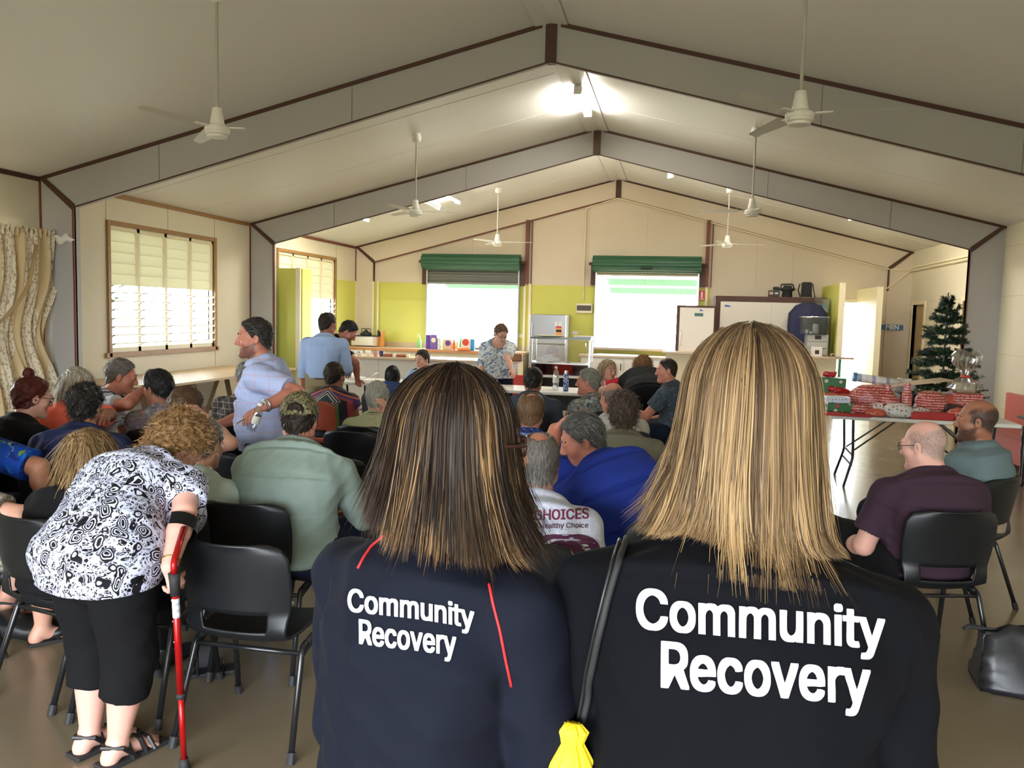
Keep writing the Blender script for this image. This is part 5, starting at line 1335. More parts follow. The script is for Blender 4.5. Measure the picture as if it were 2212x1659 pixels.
        set_attr(me, 'crop', np.clip(mk*.86, 0, 1)); sm = skin_mat(skin+'_skin_cropped', *SKINC[skin], crop=tuple(x*.55+.45*y for x, y in zip(hair[1], SKINC[skin][0])) if skin == 'pale' else hair[1])
        ii = np.nonzero(mk > .45)[0] if hair[0] == 'bald' else []; rg_ = np.random.default_rng(seed)
        if len(ii) > 50:
            ii = rg_.choice(ii, 1400); Pp = V[ii]; Nn = N[ii]; cb = -T.R[:, 2]*.8-T.R[:, 1]*.4; Dd = cb-Nn*(Nn@cb)[:, None]+Nn*.22+rg_.normal(0, .2, Nn.shape); Dd /= np.linalg.norm(Dd, axis=1, keepdims=True)
            v_, f_, t_ = strands(Pp, Dd, .012*rg_.uniform(.5, 1.2, len(ii)), .0007*max(1, h/.005), np.zeros((len(ii), 3)), rg_.beta(1.5, 2, len(ii)), 2, 0, seed, N=Nn)
            hm_ = mesh_np('hair', v_, f_); set_attr(hm_, 'tone', t_); link('hair', hm_, hair_mat(hair[1], hair[2] if len(hair) > 2 else hair[1]), root)
    link('body', me, sm, root)
    # ---------- eyes and brows
    if eyes:
        for q in (-1, 1):
            bm = B(); bmesh.ops.create_uvsphere(bm, u_segments=16, v_segments=10, radius=.0125*hs); bm.transform(Matrix.Rotation(PI/2, 4, 'X'))
            bm.transform(Matrix.Translation(Vector(T.p((q*.032, .0852, .002)))-Vector(org)) @ Matrix([[*T.R[i], 0] for i in range(3)]+[[0, 0, 0, 1]]))
            e = obj('eye', bm, [EYE_W, EYE_I], root, True); R0 = T.R[:, 1]; c0 = T.p((q*.032, .0852, .002))-np.asarray(org)
            for pl in e.data.polygons:
                if float((np.array(pl.center)-c0)@R0) > .0100*hs: pl.material_index = 1
        hc = hair[1] if hair else (.03, .02, .015)
        for q in (-1, 1):
            bm = B(); tube(bm, [Vector(T.p((q*.016, .096, .024)))-Vector(org), Vector(T.p((q*.032, .094, .030)))-Vector(org), Vector(T.p((q*.050, .080, .024)))-Vector(org)], [.004*hs, .005*hs, .0025*hs], 6); obj('eyebrow', bm, hair_mat(tuple(x*.8 for x in hc), tuple(x*1.2 for x in hc)), root, True)
    if hair and hair[0] not in ('custom', 'bald'): make_hair(root, T, org, h, hair[0], hair[1], hair[2] if len(hair) > 2 else None, seed, hthick, nst, hairlen, chub, fem)
    if beard:
        G = Field(T.c-.16*hs, T.c+.16*hs, max(h*.9, .0045)); head_field(G, T, C7, .05, fem, chub=chub, ears=False); G.a -= .005*hs
        X, Y, Z = G.ax[0][:, None, None]-T.c[0], G.ax[1][None, :, None]-T.c[1], G.ax[2][None, None, :]-T.c[2]
        l = [(X*T.R[0, i]+Y*T.R[1, i]+Z*T.R[2, i])/hs for i in range(3)]
        m = np.minimum(np.minimum(-.048-l[2]+.35*np.maximum(.05-l[1], 0), l[1]+.0+.1*l[2]), l[2]+.135); mo = np.sqrt(l[0]**2+((l[2]+.0715)*1.3)**2)-.016; m = np.minimum(m, np.where(l[1] > .07, mo, .02))
        G.a = -smin(-G.a, m.astype(np.float32)*hs, .006); G.a += (.0015*np.sin(l[0]*300)*np.sin(l[2]*280)).astype(np.float32)
        bmh = G.mesh('beard', org); set_attr(bmh, 'tone', np.full(len(bmh.vertices), .25)); link('beard', bmh, hair_mat(*beard), root)
    # ---------- shirt
    out = Tr(); out.bulk = b; out.root = root; out.T = T; out.C7 = C7; out.Pv = Pv; out.sd = sd; out.S = Sj; out.E = Ej; out.W = Wj; out.org = org; out.f = f; out.r = r; out.K = Kj; out.A = Aj; out.back = back; out.H = Hj; out.r2 = r2; out.L = L
    if top is not None:
        sp = [Pv-.27*b, Pv+.27*b, C7+.12, C7-.12]+[Sj[q]+e for q in Sj for e in (-.11, .11)]+[Ej[q]+e for q in Sj for e in (-.1, .1)]
        if sleeve == 'long': sp += [Wj[q]+e for q in Sj for e in (-.08, .08)]
        if belly: sp += [Pv+f*(belly+.2)]
        if skirt: sp += [Pv-up*(skirt+.08)]
        G = Field(np.min(sp, 0), np.max(sp, 0), max(h, .005)); st_ = stations(.012)
        if skirt:
            G.loft([(Pv-up*(skirt+.05), r, wh*b*1.02+.016, dh*b*1.06+.016), (Pv+up*.03, r, wh*b+.016, dh*b*1.05+.016+belly*.2)], .05)
            G.ell(Pv+sd*.02-up*.01, (wh*b+.016, wh*b*.80+.006, .13), None, .05)
        G.loft(st_, .04)
        if fem:
            for q in (-1, 1): G.ell(Pv+sd*L*.66+r2*q*.075*b+ft*(.085*b), (.075*b, .07*b, .075*b), None, .05)
        for q in (-1, 1):
            G.cap(C7-sd*.035, Sj[q], .056*b, .060*b, .05)
            sr = ar+.016
            if sleeve == 'long': G.cap(Sj[q], Ej[q], sr*1.18, sr*1.0, .014); G.cap(Ej[q], Wj[q]-(Wj[q]-Ej[q])*.06, sr*1.0, ar*.6+.015, .015, clip=True)
            elif sleeve == '3q': G.cap(Sj[q], Ej[q], sr*1.18, sr*1.0, .03); G.cap(Ej[q], Ej[q]+(Wj[q]-Ej[q])*.4, sr*1.0, sr*.95, .015, clip=True)
            elif sleeve > 0: G.cap(Sj[q], Sj[q]+(Ej[q]-Sj[q])*sleeve, sr*1.2, sr*1.22, .03, clip=True)
        if wr: G.wrinkle(wr, 17, seed)
        if skirt: G.plane(Pv-up*skirt, -up)
        else: G.plane(Pv+sd*hem, -sd)
        nk = nrm(T.p((0, -.025, -.06))-C7); G.cap(C7+nk*-.004+ft*.030, C7+nk*.12+ft*.05, .074*b**.5*neck*(.92 if fem else 1), .10, .006, 'd')
        ms = G.mesh('shirt', org); out.shirt = link('shirt', ms, top, root)
    # ---------- trousers
    if bottom is not None:
        tp = [x[q]+e for x in (Hj, Kj, Aj) for q in Sj for e in (-.13, .13)]+[Pv+.22*b, Pv-.22*b]
        lo = np.min(tp, 0); lo[2] = max(lo[2], .02); G = Field(lo, np.max(tp, 0), max(h*1.2, .007))
        st = stations(-.004)[:2]; G.loft([(Pv-sd*.09, r, wh*b*.95, dh*b*.95)]+st, .05)
        for q in (-1, 1):
            e = Kj[q]+(Aj[q]-Kj[q])*(.45 if capri else .97)
            if barelegs: G.cap(Hj[q], Hj[q]+(Kj[q]-Hj[q])*.85, .098*b, .085*b, .03, clip=True)
            else: G.cap(Hj[q], Kj[q], .100*b, .076*b, .03); G.cap(Kj[q], e, .076*b, .062 if not capri else .07*b, .02, clip=True)
        if skirt: G.plane(Pv-up*(skirt-.06), up)
        G.wrinkle(.004, 20, seed+3); tr = link('trousers', G.mesh('trousers', org), bottom, root); out.tr = tr
    if shoe is not None:
        for q in (-1, 1):
            a = Aj[q]; G = Field(a-np.array([.22, .22, .085]), a+np.array([.22, .22, .09]), .006); c = a-up*.085
            G.cap(c+f*-.035+up*.045, c+f*.15+up*.032, .040, .030, .02); G.cap(c-f*.03+up*.02, c+f*.16+up*.018, .038, .036, .015); G.cap(a-up*.03, a+up*.04, .044, .046, .03, clip=True); G.plane(c+up*.002, -up)
            link('shoe', G.mesh('shoe', org), shoe, root)
    if collar is not None:
        nk = nrm(T.p((0, -.025, -.06))-C7); X = r2; Y = nrm(np.cross(nk, X)); rr = .064*b**.5*neck*(.9 if fem else 1); n = 28; rows = []
        for (dz, ro) in ((.018, .016), (.048, .004), (.050, .010), (.012, .030)):
            rows.append([C7+ft*.012+nk*(dz-.014-.022*max(0, math.cos(2*PI*i/n))*(1))+X*math.sin(2*PI*i/n)*(rr+ro)+Y*math.cos(2*PI*i/n)*(rr+ro)*1.02-np.asarray(org) for i in range(n)])
        Vc = np.array(rows).reshape(-1, 3); Fc = np.array([[j*n+i, j*n+(i+1) % n, (j+1)*n+(i+1) % n, (j+1)*n+i] for j in range(3) for i in range(n)])
        o = link('collar', mesh_np('collar', Vc, Fc), collar, root); o.modifiers.new('thick', 'SOLIDIFY').thickness = .003
    return out
EYE_W = mat('eye_white', srgb(214, 206, 198), .25); EYE_I = mat('eye_iris', (.02, .014, .01), .15)

def glasses(o, m=None, lens=True, s=1.0, up=0.0, rim=.0016):
    T = o.T; g = B(); org = Vector(o.org); P = lambda *q: Vector(T.p(q))-org
    for q in (-1, 1):
        ring = [P(q*.033+.022*math.cos(a), .108-.004*abs(math.cos(a)), .002+up+.017*math.sin(a)) for a in np.linspace(0, 2*PI, 21)[:-1]]
        tube(g, ring, rim, 5, closed=True); tube(g, [P(q*.055, .105, .006+up), P(q*.078, .085, .008+up), P(q*.083, -.005, .006+up), P(q*.080, -.022, -.012+up)], rim*1.1, 5)
    tube(g, [P(-.011, .110, .006+up), P(0, .113, .009+up), P(.011, .110, .006+up)], rim, 5)
    fr = obj('glasses', g, m or MT['rubber'], o.root, True)
    if lens:
        b = B()
        for q in (-1, 1): b.faces.new([b.verts.new(P(q*.033+.021*math.cos(a), .108-.004*abs(math.cos(a)), .002+up+.016*math.sin(a))) for a in np.linspace(0, 2*PI, 21)[:-1]])
        obj('lens', b, MT['glass'], fr)
    return fr
# ------------------------------------------------------------------ clothing cloth
def cloth(name, c, var=.10, rough=.85): return mat(name, c, rough, spec=.2, var=var, vscale=9)
def check_mat(name, base, lines, sc=(26, 26), w=.12, rough=.8, second=None):
    k = NT(name); k.setv(rough=rough, spec=.2); x = k.sep(k.coord())
    fx = k.math('FRACT', k.math('MULTIPLY', k.math('ADD', x[0], k.math('MULTIPLY', x[1], .9)), sc[0])); fz = k.math('FRACT', k.math('MULTIPLY', x[2], sc[1]))
    a = k.math('LESS_THAN', fx, w); b = k.math('LESS_THAN', fz, w)
    c = k.mix(k.math('MULTIPLY', k.math('ADD', a, b), .5), base, lines)
    if second is not None:
        fx2 = k.math('FRACT', k.math('MULTIPLY', k.math('ADD', x[0], k.math('MULTIPLY', x[1], .9)), sc[0]*7)); c = k.mix(k.math('MULTIPLY', k.math('LESS_THAN', fx2, .4), .5), c, second)
    k.col(c); return k.m
def floral_mat(name, base, cols, sc=18, thr=.5, rough=.8):
    k = NT(name); k.setv(rough=rough, spec=.2); co = k.coord(); c = base
    for i, cc in enumerate(cols):
        f, _ = k.noise(k.mapping(co, loc=(i*3.1, i*1.7, 0)), sc*(1+.25*i), 3, .6, 1.2); c = k.mix(k.math('GREATER_THAN', f, thr+.03*i), c, cc)
    k.col(c); return k.m
def paisley_mat(name):
    k = NT(name); k.setv(rough=.75, spec=.25); co = k.coord(); _, nc = k.noise(co, 9, 2)
    w = k.n('ShaderNodeMix', data_type='VECTOR'); w.inputs[0].default_value = .10; k.l(co, w.inputs[4]); k.l(nc, w.inputs[5]); cw = w.outputs[1]
    v = k.voro(k.mapping(cw, (1, 1, .8), (0, .5, .3)), 19, 'F1', .95); d = v.outputs['Distance']
    rings = k.math('GREATER_THAN', k.math('SINE', k.math('MULTIPLY', d, 46)), .25); inside = k.math('LESS_THAN', d, .42)
    v2 = k.voro(cw, 64, 'F1', 1.0); v3 = k.voro(cw, 50, 'DISTANCE_TO_EDGE', 1.0)
    dots = k.math('LESS_THAN', v2.outputs['Distance'], .30); scroll = k.math('LESS_THAN', v3.outputs['Distance'], .085)
    f, _ = k.noise(cw, 38, 2, .5, 2.5); vine = k.math('LESS_THAN', k.math('ABSOLUTE', k.math('SUBTRACT', f, .5)), .035)
    leaf, _ = k.noise(k.mapping(cw, (1, 1, .5), (.3, .8, 0)), 24, 1, .4, 1.5); leafm = k.math('GREATER_THAN', leaf, .62)
    outm = k.math('MAXIMUM', k.math('MAXIMUM', k.math('MULTIPLY', dots, .8), scroll), k.math('MAXIMUM', vine, leafm))
    m = k.mix(inside, outm, rings); m2 = k.n('ShaderNodeRGBToBW'); k.l(m, m2.inputs[0])
    hollow = k.math('MULTIPLY', leafm, k.math('LESS_THAN', v2.outputs['Distance'], .2)); mm = k.math('SUBTRACT', m2.outputs[0], hollow, True)
    k.col(k.mix(mm, srgb(20, 18, 24), srgb(206, 210, 236))); return k.m
def hstripe(name, stops, sc, rough=.8):
    k = NT(name); k.setv(rough=rough, spec=.2); z = k.sep(k.coord())[2]; k.col(k.ramp(k.math('FRACT', k.math('MULTIPLY', z, sc)), stops, 'CONSTANT')); return k.m
C_ = {}
C_['navy'] = cloth('navy_cloth_tee', srgb(34, 40, 72)); C_['black'] = cloth('black_cloth', srgb(16, 16, 19)); C_['coral'] = cloth('coral_cloth', srgb(226, 108, 86))
C_['jeans'] = cloth('blue_denim', srgb(46, 60, 96)); C_['darkjeans'] = cloth('dark_denim', srgb(22, 27, 44)); C_['khaki'] = cloth('khaki_cloth', srgb(146, 134, 104)); C_['palejeans'] = cloth('pale_denim', srgb(120, 150, 200))
C_['sage'] = cloth('sage_cloth', srgb(134, 150, 142), .06); C_['mint'] = cloth('mint_cloth', srgb(176, 192, 184), .06); C_['sky'] = cloth('sky_blue_cloth', srgb(160, 182, 218), .05); C_['royal'] = cloth('royal_blue_cloth', srgb(36, 56, 148), .08)
C_['bluework'] = cloth('mid_blue_cloth', srgb(52, 68, 112)); C_['slate'] = cloth('slate_cloth', srgb(58, 66, 78)); C_['maroon'] = cloth('maroon_cloth', srgb(62, 44, 58), .08); C_['greyblue'] = cloth('grey_blue_cloth', srgb(108, 126, 132), .08)
C_['olive'] = cloth('grey_olive_cloth', srgb(116, 112, 96), .07); C_['cream'] = cloth('cream_cloth', srgb(176, 172, 162), .06); C_['police'] = cloth('police_blue_cloth', srgb(166, 186, 214), .05); C_['brownshoe'] = mat('brown_leather', srgb(70, 44, 34), .4)
C_['darkdenimshirt'] = floral_mat('dark_denim_print', srgb(60, 70, 80), [srgb(84, 96, 106)], 26, .56)
WHITEPIPE = mat('white_piping', srgb(222, 218, 214), .7)
ROW = 'chairs in the audience rows'
DK = (.022, .015, .010); BR = (.055, .032, .018); GR = (.16, .15, .14); LG = (.36, .34, .30)

def seat(o, lab, dx=0.0, dy=0.0, face=0, shell=None):
    x, y = o.Pv[0]+o.f[0]*(.075-(o.bulk-1)*.28+dy)+o.r[0]*dx, o.Pv[1]+o.f[1]*(.075-(o.bulk-1)*.28+dy)+o.r[1]*dx
    return chair(x, y, face, lab)

# ---- left block of the audience
o = person('seated woman in black with a red hair bun and glasses by the curtain', (70, 858, 5.1), 12, pitch=12, turn=18, fem=True, skin='fair', hair=('bun', srgb(70, 26, 20), srgb(120, 50, 36)), top=C_['black'], bottom=C_['black'], bulk=1.12, arms=('lap', 'knees'), lean=14, shoe=MT['black'])
glasses(o, rim=.002); seat(o, 'black stacking chair under the woman with the red hair bun', face=35)
trop = floral_mat('tropical_blue', srgb(18, 62, 150), [srgb(24, 90, 176), srgb(20, 40, 104), srgb(120, 150, 170), srgb(96, 130, 50)], 7, .56)
o = person('seated person in blue tropical shirt at the left edge leaning forward', (-50, 850, 4.6), 34, pitch=15, skin='tan', hair=('short', GR), top=trop, bottom=C_['darkjeans'], bulk=1.42, lean=16, armfree=True, arms=('lap', ('px', (84, 1010, 4.35), (96, 1090, 4.3))), sleeve=.9, shoe=MT['black'])
seat(o, 'black stacking chair under the person in the blue tropical shirt', face=34)
grey_leaf = floral_mat('grey_leaf_print', srgb(122, 116, 100), [srgb(160, 156, 142), srgb(96, 90, 78), srgb(176, 174, 164)], 30, .52)
o = person('seated person in grey leaf-print shirt and bare legs at left edge', (-110, 945, 3.9), 40, pitch=5, fem=True, skin='fair', hair=('bob', LG), top=grey_leaf, bottom=grey_leaf, bulk=1.25, lean=4, sleeve=.8, armfree=True, arms=('lap', ('px', (46, 1112, 3.72), (-20, 1140, 3.95))), barelegs=True, legs=((-.07, .42, -.02, -.10, .30), (.07, .42, -.02, .02, .42)))
PLEFT = o; seat(o, 'black stacking chair at left edge under the grey leaf-print shirt', face=40)
for q, lab in ((-1, 0), (1, 1)):
    bm = B(); A = Vector(o.A[q])-Vector(o.org); f = Vector(o.f); r = Vector(o.r)
    box(bm, -.042, .042, -.07, .19, 0, .014, .005); bm.transform(Matrix(((r.x, f.x, 0, A.x), (r.y, f.y, 0, A.y), (0, 0, 1, .001), (0, 0, 0, 1)))); s_ = obj('sandal', bm, MT['rubber'], o.root)
    bm = B()
    for dy in (.06, .10): tube(bm, [A+f*dy+r*-.042+Vector((0, 0, .01-A.z)), A+f*(dy-.01)+Vector((0, 0, .062-A.z)), A+f*dy+r*.042+Vector((0, 0, .01-A.z))], .005, 5)
    obj('strap', bm, MT['black'], s_)
o = person('seated woman with long light brown hair and hair clip behind the paisley top', (196, 992, 3.62), 12, pitch=18, turn=18, fem=True, skin='fair', hair=('long', srgb(112, 84, 56), srgb(176, 146, 104)), top=C_['black'], bottom=C_['black'], lean=14, nst=2200, hairlen=.26, arms=('lap', 'lap'), shoe=MT['black'], roll=-6)
bm = B(); tube(bm, [Vector(o.T.p((-.03, -.085, .10)))-Vector(o.org), Vector(o.T.p((.02, -.09, .105)))-Vector(o.org)], .007, 6); obj('hair_clip', bm, MT['chrome'], o.root)
seat(o, 'black stacking chair under the woman with the long light brown hair', face=12)
o = person('seated man in dark navy t-shirt with curly dark hair, back to camera', (186, 874, 4.8), -14, pitch=6, skin='tan', hair=('curly', (.016, .013, .011), (.05, .042, .036)), top=C_['navy'], bottom=C_['black'], bulk=1.22, arms=('lap', 'lap'), lean=10, nst=900, shoe=MT['black']); seat(o, 'black stacking chair under the man in the dark navy t-shirt', face=6)
o = person('seated woman in coral top with grey-blonde hair behind navy t-shirt man', (168, 836, 5.55), 100, pitch=15, turn=20, fem=True, skin='tan', hair=('bob', srgb(140, 130, 110), srgb(206, 198, 180)), top=C_['coral'], bottom=C_['black'], bulk=1.2, arms=(('px', (268, 892, 5.35), (222, 905, 5.1)), 'lap'), lean=12, nst=1200, shoe=MT['black'], sleeve=.75)
seat(o, 'black stacking chair with its back showing behind the coral top', face=80, dx=-.02)
o = person('seated man in white striped polo facing right, hand near his face', (263, 812, 6.1), 62, pitch=14, skin='ruddy', hair=('short', srgb(84, 76, 70), srgb(150, 142, 134)), top=hstripe('striped_polo', [(0, srgb(196, 204, 212)), (.42, srgb(70, 66, 92)), (.5, srgb(196, 204, 212)), (.62, srgb(140, 110, 100)), (.68, srgb(196, 204, 212))], 9), collar=C_['bluework'], bottom=C_['khaki'], lean=18, arms=('lap', ('px', (276, 872, 5.85), (305, 846, 6.0))), bulk=1.1, shoe=C_['brownshoe'])
seat(o, 'black stacking chair under the man in the striped polo', face=82)
o = person('seated woman with short black hair and headband in grey patterned top', (340, 838, 6.0), -40, pitch=10, turn=-42, fem=True, skin='tan', hair=('short', (.010, .008, .008), (.03, .026, .026)), top=floral_mat('grey_coral_print', srgb(120, 118, 124), [srgb(150, 150, 160), srgb(96, 94, 106), srgb(186, 130, 112)], 22, .54), bottom=C_['black'], bulk=1.1, neck=1.5, hthick=.02, nst=900, shoe=MT['black'])
T = o.T; bm = B(); tube(bm, [Vector(T.p((math.sin(a)*.098, .028, .03+math.cos(a)*.112)))-Vector(o.org) for a in np.linspace(-1.7, 1.7, 18)], .006, 6); obj('headband', bm, MT['steel'], o.root, True)
seat(o, 'black stacking chair under the woman with the headband', face=-28)
o = person('seated woman with brown hair resting cheek on her hand, navy top', (404, 884, 5.0), 14, pitch=8, turn=12, roll=8, fem=True, skin='fair', hair=('short', BR, srgb(130, 92, 60)), top=floral_mat('navy_floral', srgb(28, 32, 52), [srgb(150, 130, 120), srgb(60, 70, 96)], 16, .62), bottom=C_['darkjeans'], arms=('lap', ('px', (498, 958, 4.75), (440, 900, 4.75))), sleeve=.3, bulk=1.1, hthick=.018, shoe=MT['black'], curl=.9)
seat(o, 'black stacking chair under the woman resting her cheek', face=10)
o = person('seated person in pale mint shirt and light jeans hidden behind curly-haired woman', (440, 958, 4.0), 4, pitch=10, skin='fair', hair=('short', GR), top=C_['mint'], bottom=C_['palejeans'], sleeve='long', bulk=1.12, arms=('lap', ((.22, .35, -.85), (-.3, .9, -.2))), lean=10, shoe=C_['brownshoe'])
seat(o, 'black stacking chair under the person in the pale mint shirt', face=4)
o = person('seated man in camouflage cap and sage green shirt, back to camera', (647, 908, 4.1), -8, pitch=16, turn=-6, skin='ruddy', hair=('short', DK), top=C_['sage'], collar=C_['sage'], bottom=C_['darkjeans'], sleeve='long', bulk=1.42, lean=14, slouch=.06, arms=('knees', ((.30, .42, -.78), (-.40, .85, -.15))), shoe=C_['brownshoe'], h=.0045, wr=.006, legs=((-.06, .43, -.02, -.06, .44), (.16, .42, 0, .2, .34)))
CAPMAN = o; seat(o, 'black stacking chair under the man in the camouflage cap', face=-2, dx=-.10)
def camo_mat():
    k = NT('camouflage'); k.setv(rough=.85, spec=.15); co = k.coord(); c = srgb(112, 104, 74)
    for i, cc in enumerate((srgb(70, 66, 44), srgb(36, 36, 26), srgb(142, 136, 104))):
        f, _ = k.noise(k.mapping(co, (1, 1, .7), loc=(i*2, 0, i)), 62, 4, .65, 1); c = k.mix(k.math('GREATER_THAN', f, .53+.02*i), c, cc)
    k.col(c); return k.m
def cap_hat(o, m, strap):
    T = o.T; s = T.s; G = Field(T.c-.26, T.c+.26, .005)
    G.ell(T.p((0, -.012, .035)), (.096, .119, .110), T.R, .01); G.plane(T.p((0, -.03, .028)), -nrm(T.R[:, 2]*.95-T.R[:, 1]*.2)); G.ell(T.p((0, -.012, .028)), (.090, .113, .104), T.R, .004, 'd')
    G.ell(T.p((0, -.115, .040)), (.040, .05, .030), T.R, .004, 'd')
    c = link('cap', G.mesh('cap', o.org), m, o.root)
    bm = B(); P = lambda *q: Vector(T.p(q))-Vector(o.org)
    for dz in (0,): tube(bm, [P(math.sin(a)*.0945, -.012-math.cos(a)*.117, .020) for a in np.linspace(-.6, .6, 12)], .012, 6, flat=.3)
    obj('cap_strap', bm, m, c)
    bm = B(); n = 14; A = []; Cc = []
    for i in range(n+1):
        a = -1.05+2.1*i/n; A.append(bm.verts.new(P(math.sin(a)*.093, -.012+math.cos(a)*.117, .028))); Cc.append(bm.verts.new(P(math.sin(a)*.085, .02+math.cos(a)*.155, .005+.012*math.cos(a))))
    for i in range(n): bm.faces.new((A[i], A[i+1], Cc[i+1], Cc[i]))
    bmesh.ops.solidify(bm, geom=bm.faces[:], thickness=.004); obj('cap_brim', bm, m, c, True)
    bm = B(); bmesh.ops.create_uvsphere(bm, u_segments=8, v_segments=6, radius=.008); bm.transform(Matrix.Translation(P(0, -.012, .146))); obj('cap_button', bm, m, c, True)
cap_hat(o, camo_mat(), None)

# ---- people standing on the left
plaid_blue = check_mat('pale_blue_plaid', srgb(178, 190, 224), srgb(196, 160, 170), (11, 11), .10, .8, srgb(150, 166, 214))
o = person('standing man in pale blue plaid shirt and jeans facing left', (549, 729, 5.3), -108, 'stand', pitch=4, turn=-14, skin='ruddy', hair=('short', (.018, .014, .012), (.09, .08, .075)), stubble=True, top=plaid_blue, collar=plaid_blue, bottom=C_['jeans'], bulk=1.18, belly=.05, lean=4, sleeve=.80, arms=(('px', (640, 848, 5.05), (570, 878, 4.85), nrm(PD(530, 900, 4.8)-PD(570, 878, 4.85)), (0, .2, -1), .45), ((.1, .3, -.9), (-.2, .9, -.35))), shoe=C_['brownshoe'], skirt=.15, h=.0045)
STMAN = o
w = Vector(o.W[-1])-Vector(o.org); e = Vector(o.E[-1])-Vector(o.org); dn = (e-w).normalized(); bm = B(); cpt = w+dn*.02; ax = Matrix.Rotation(0, 3, 'X')
P_, T_, N_ = frames([cpt, cpt+dn*.02]); ring = [cpt+(N_[0]*math.cos(a)+T_[0].cross(N_[0])*math.sin(a))*.034 for a in np.linspace(0, 2*PI, 17)[:-1]]
tube(bm, ring, .008, 6, closed=True); wt = obj('wrist_watch', bm, MT['steel'], o.root, True); bm = B(); lathe(bm, [(.018, 0), (.018, .008)], 14); bm.transform(Matrix.Translation(cpt+Vector((0, -.034, .012))) @ Matrix.Rotation(PI/2, 4, 'X')); obj('watch_face', bm, MT['steel'], wt)
p = PD(552, 903, 4.82); t = thing('small_bottle', 'small clear plastic water bottle held by the standing plaid-shirt man', 'bottle', p); bm = B(); lathe(bm, [(.028, -.075), (.031, -.07), (.031, .03), (.022, .06), (.012, .072), (.012, .085)], 16); bm.transform(Matrix.Rotation(.35, 4, 'Y')); obj('bottle_body', bm, bpy.data.materials['pet_plastic'], t, True); bm = B(); lathe(bm, [(.0318, -.03), (.0318, .02)], 16, caps=False); lathe(bm, [(.015, .08), (.015, .098)], 10); bm.transform(Matrix.Rotation(.35, 4, 'Y')); obj('bottle_label', bm, MT['white'], t)
p = PD(527, 905, 4.8); t = thing('pen', 'silver and white pen in the hand of the plaid-shirt man', 'pen', p); bm = B(); tube(bm, [(-.05, 0, -.03), (.05, 0, .03)], .005, 8); obj('pen_barrel', bm, MT['steel'], t); bm = B(); tube(bm, [(-.065, 0, -.039), (-.05, 0, -.03)], [.002, .005], 8); obj('pen_tip', bm, MT['white'], t)
o = person('seated man with grey hair in brown plaid shirt behind standing man', (534, 816, 6.5), -14, pitch=16, turn=-20, skin='ruddy', hair=('short', srgb(90, 86, 80), srgb(170, 166, 158)), beard=(GR, LG), top=check_mat('brown_plaid', srgb(66, 56, 52), srgb(160, 150, 138), (22, 22), .14), bottom=C_['black'], bulk=1.05, shoe=MT['black'])
seat(o, 'black stacking chair under the grey-haired man in brown plaid', face=-14)
o = person('standing man in light blue shirt and khaki trousers, back to camera', (708, 700, 9.3), -14, 'stand', pitch=8, turn=36, skin='tan', hair=('short', DK), top=C_['sky'], collar=C_['sky'], bottom=C_['khaki'], sleeve='3q', bulk=1.08, arms=('down', ((.2, .1, -1), (-.1, .9, -.2))), hem=-.02, shoe=C_['brownshoe'])
bm = B(); c0 = Vector(o.Pv)-Vector(o.org); tube(bm, [c0+Vector(o.r)*.177*math.sin(a)+Vector(o.f)*.132*math.cos(a)+Vector((0, 0, .0)) for a in np.linspace(0, 2*PI, 29)[:-1]], .018, 6, closed=True, flat=.35); obj('belt', bm, C_['brownshoe'], o.root)
bm = B(); box(bm, -.035, .035, -.012, .012, -.07, .07, .006); bm.transform(Matrix.Translation(c0+Vector(o.r)*.13-Vector(o.f)*.135+Vector((0, 0, .01)))); obj('phone_pouch', bm, MT['black'], o.root)
o = person('standing man in black polo bending over the left front table', (753, 716, 9.75), 72, 'stand', pitch=42, turn=8, skin='ruddy', hair=('short', (.014, .011, .010)), top=C_['black'], collar=C_['black'], bottom=C_['darkjeans'], bulk=1.15, lean=32, sleeve=.75, arms=('down', ('px', (768, 782, 9.6), (772, 818, 9.75))), shoe=MT['black'], skirt=.12)
geo = NT('geometric_print'); geo.setv(rough=.7); x = geo.sep(geo.coord()); ax_ = geo.math('ABSOLUTE', geo.math('ADD', x[0], 0.0)); dz = geo.math('ABSOLUTE', geo.math('SUBTRACT', x[2], .82))
dm = geo.math('ADD', ax_, geo.math('MULTIPLY', dz, 1.15)); st = geo.math('GREATER_THAN', geo.math('FRACT', geo.math('MULTIPLY', dm, 34)), .55)
c = geo.mix(geo.math('LESS_THAN', dm, .075), geo.mix(geo.math('LESS_THAN', dm, .14), geo.ramp(geo.math('FRACT', geo.math('MULTIPLY', geo.math('ADD', dm, geo.math('MULTIPLY', x[2], 1.2)), 3.1)), [(0, srgb(30, 26, 40)), (.3, srgb(96, 130, 66)), (.42, srgb(30, 26, 44)), (.62, srgb(150, 50, 70)), (.74, srgb(70, 50, 100)), (.9, srgb(190, 96, 60))], 'CONSTANT'), geo.mix(st, srgb(26, 24, 32), srgb(186, 180, 178))), srgb(34, 70, 68)); geo.col(c)
o = person('seated woman in bright geometric-patterned top on salmon chair', (724, 812, 8.0), -16, pitch=5, turn=30, fem=True, skin='tan', hair=('short', DK), top=geo.m, bottom=C_['black'], bulk=1.25, neck=1.3, sleeve=.15, hthick=.02, shoe=MT['black']); glasses(o)
SALMON = make_chair('hall_chair', 'salmon plastic hall chair stencilled in black, under the geometric-top woman', MT['salmon'], MT['steel'])
SALMON.location = (o.Pv[0]-.08, o.Pv[1]+.02, 0); SALMON.rotation_euler = (0, 0, -.1)
for i, tx in enumerate(('ABY', 'HALL.')): text_obj('stencil', tx, .045, MT['rubber'], SALMON, Matrix.Translation((.02, -.242, .645-.045*i)) @ Matrix.Rotation(PI/2-.17, 4, 'X'), extr=.002, bold=.001)
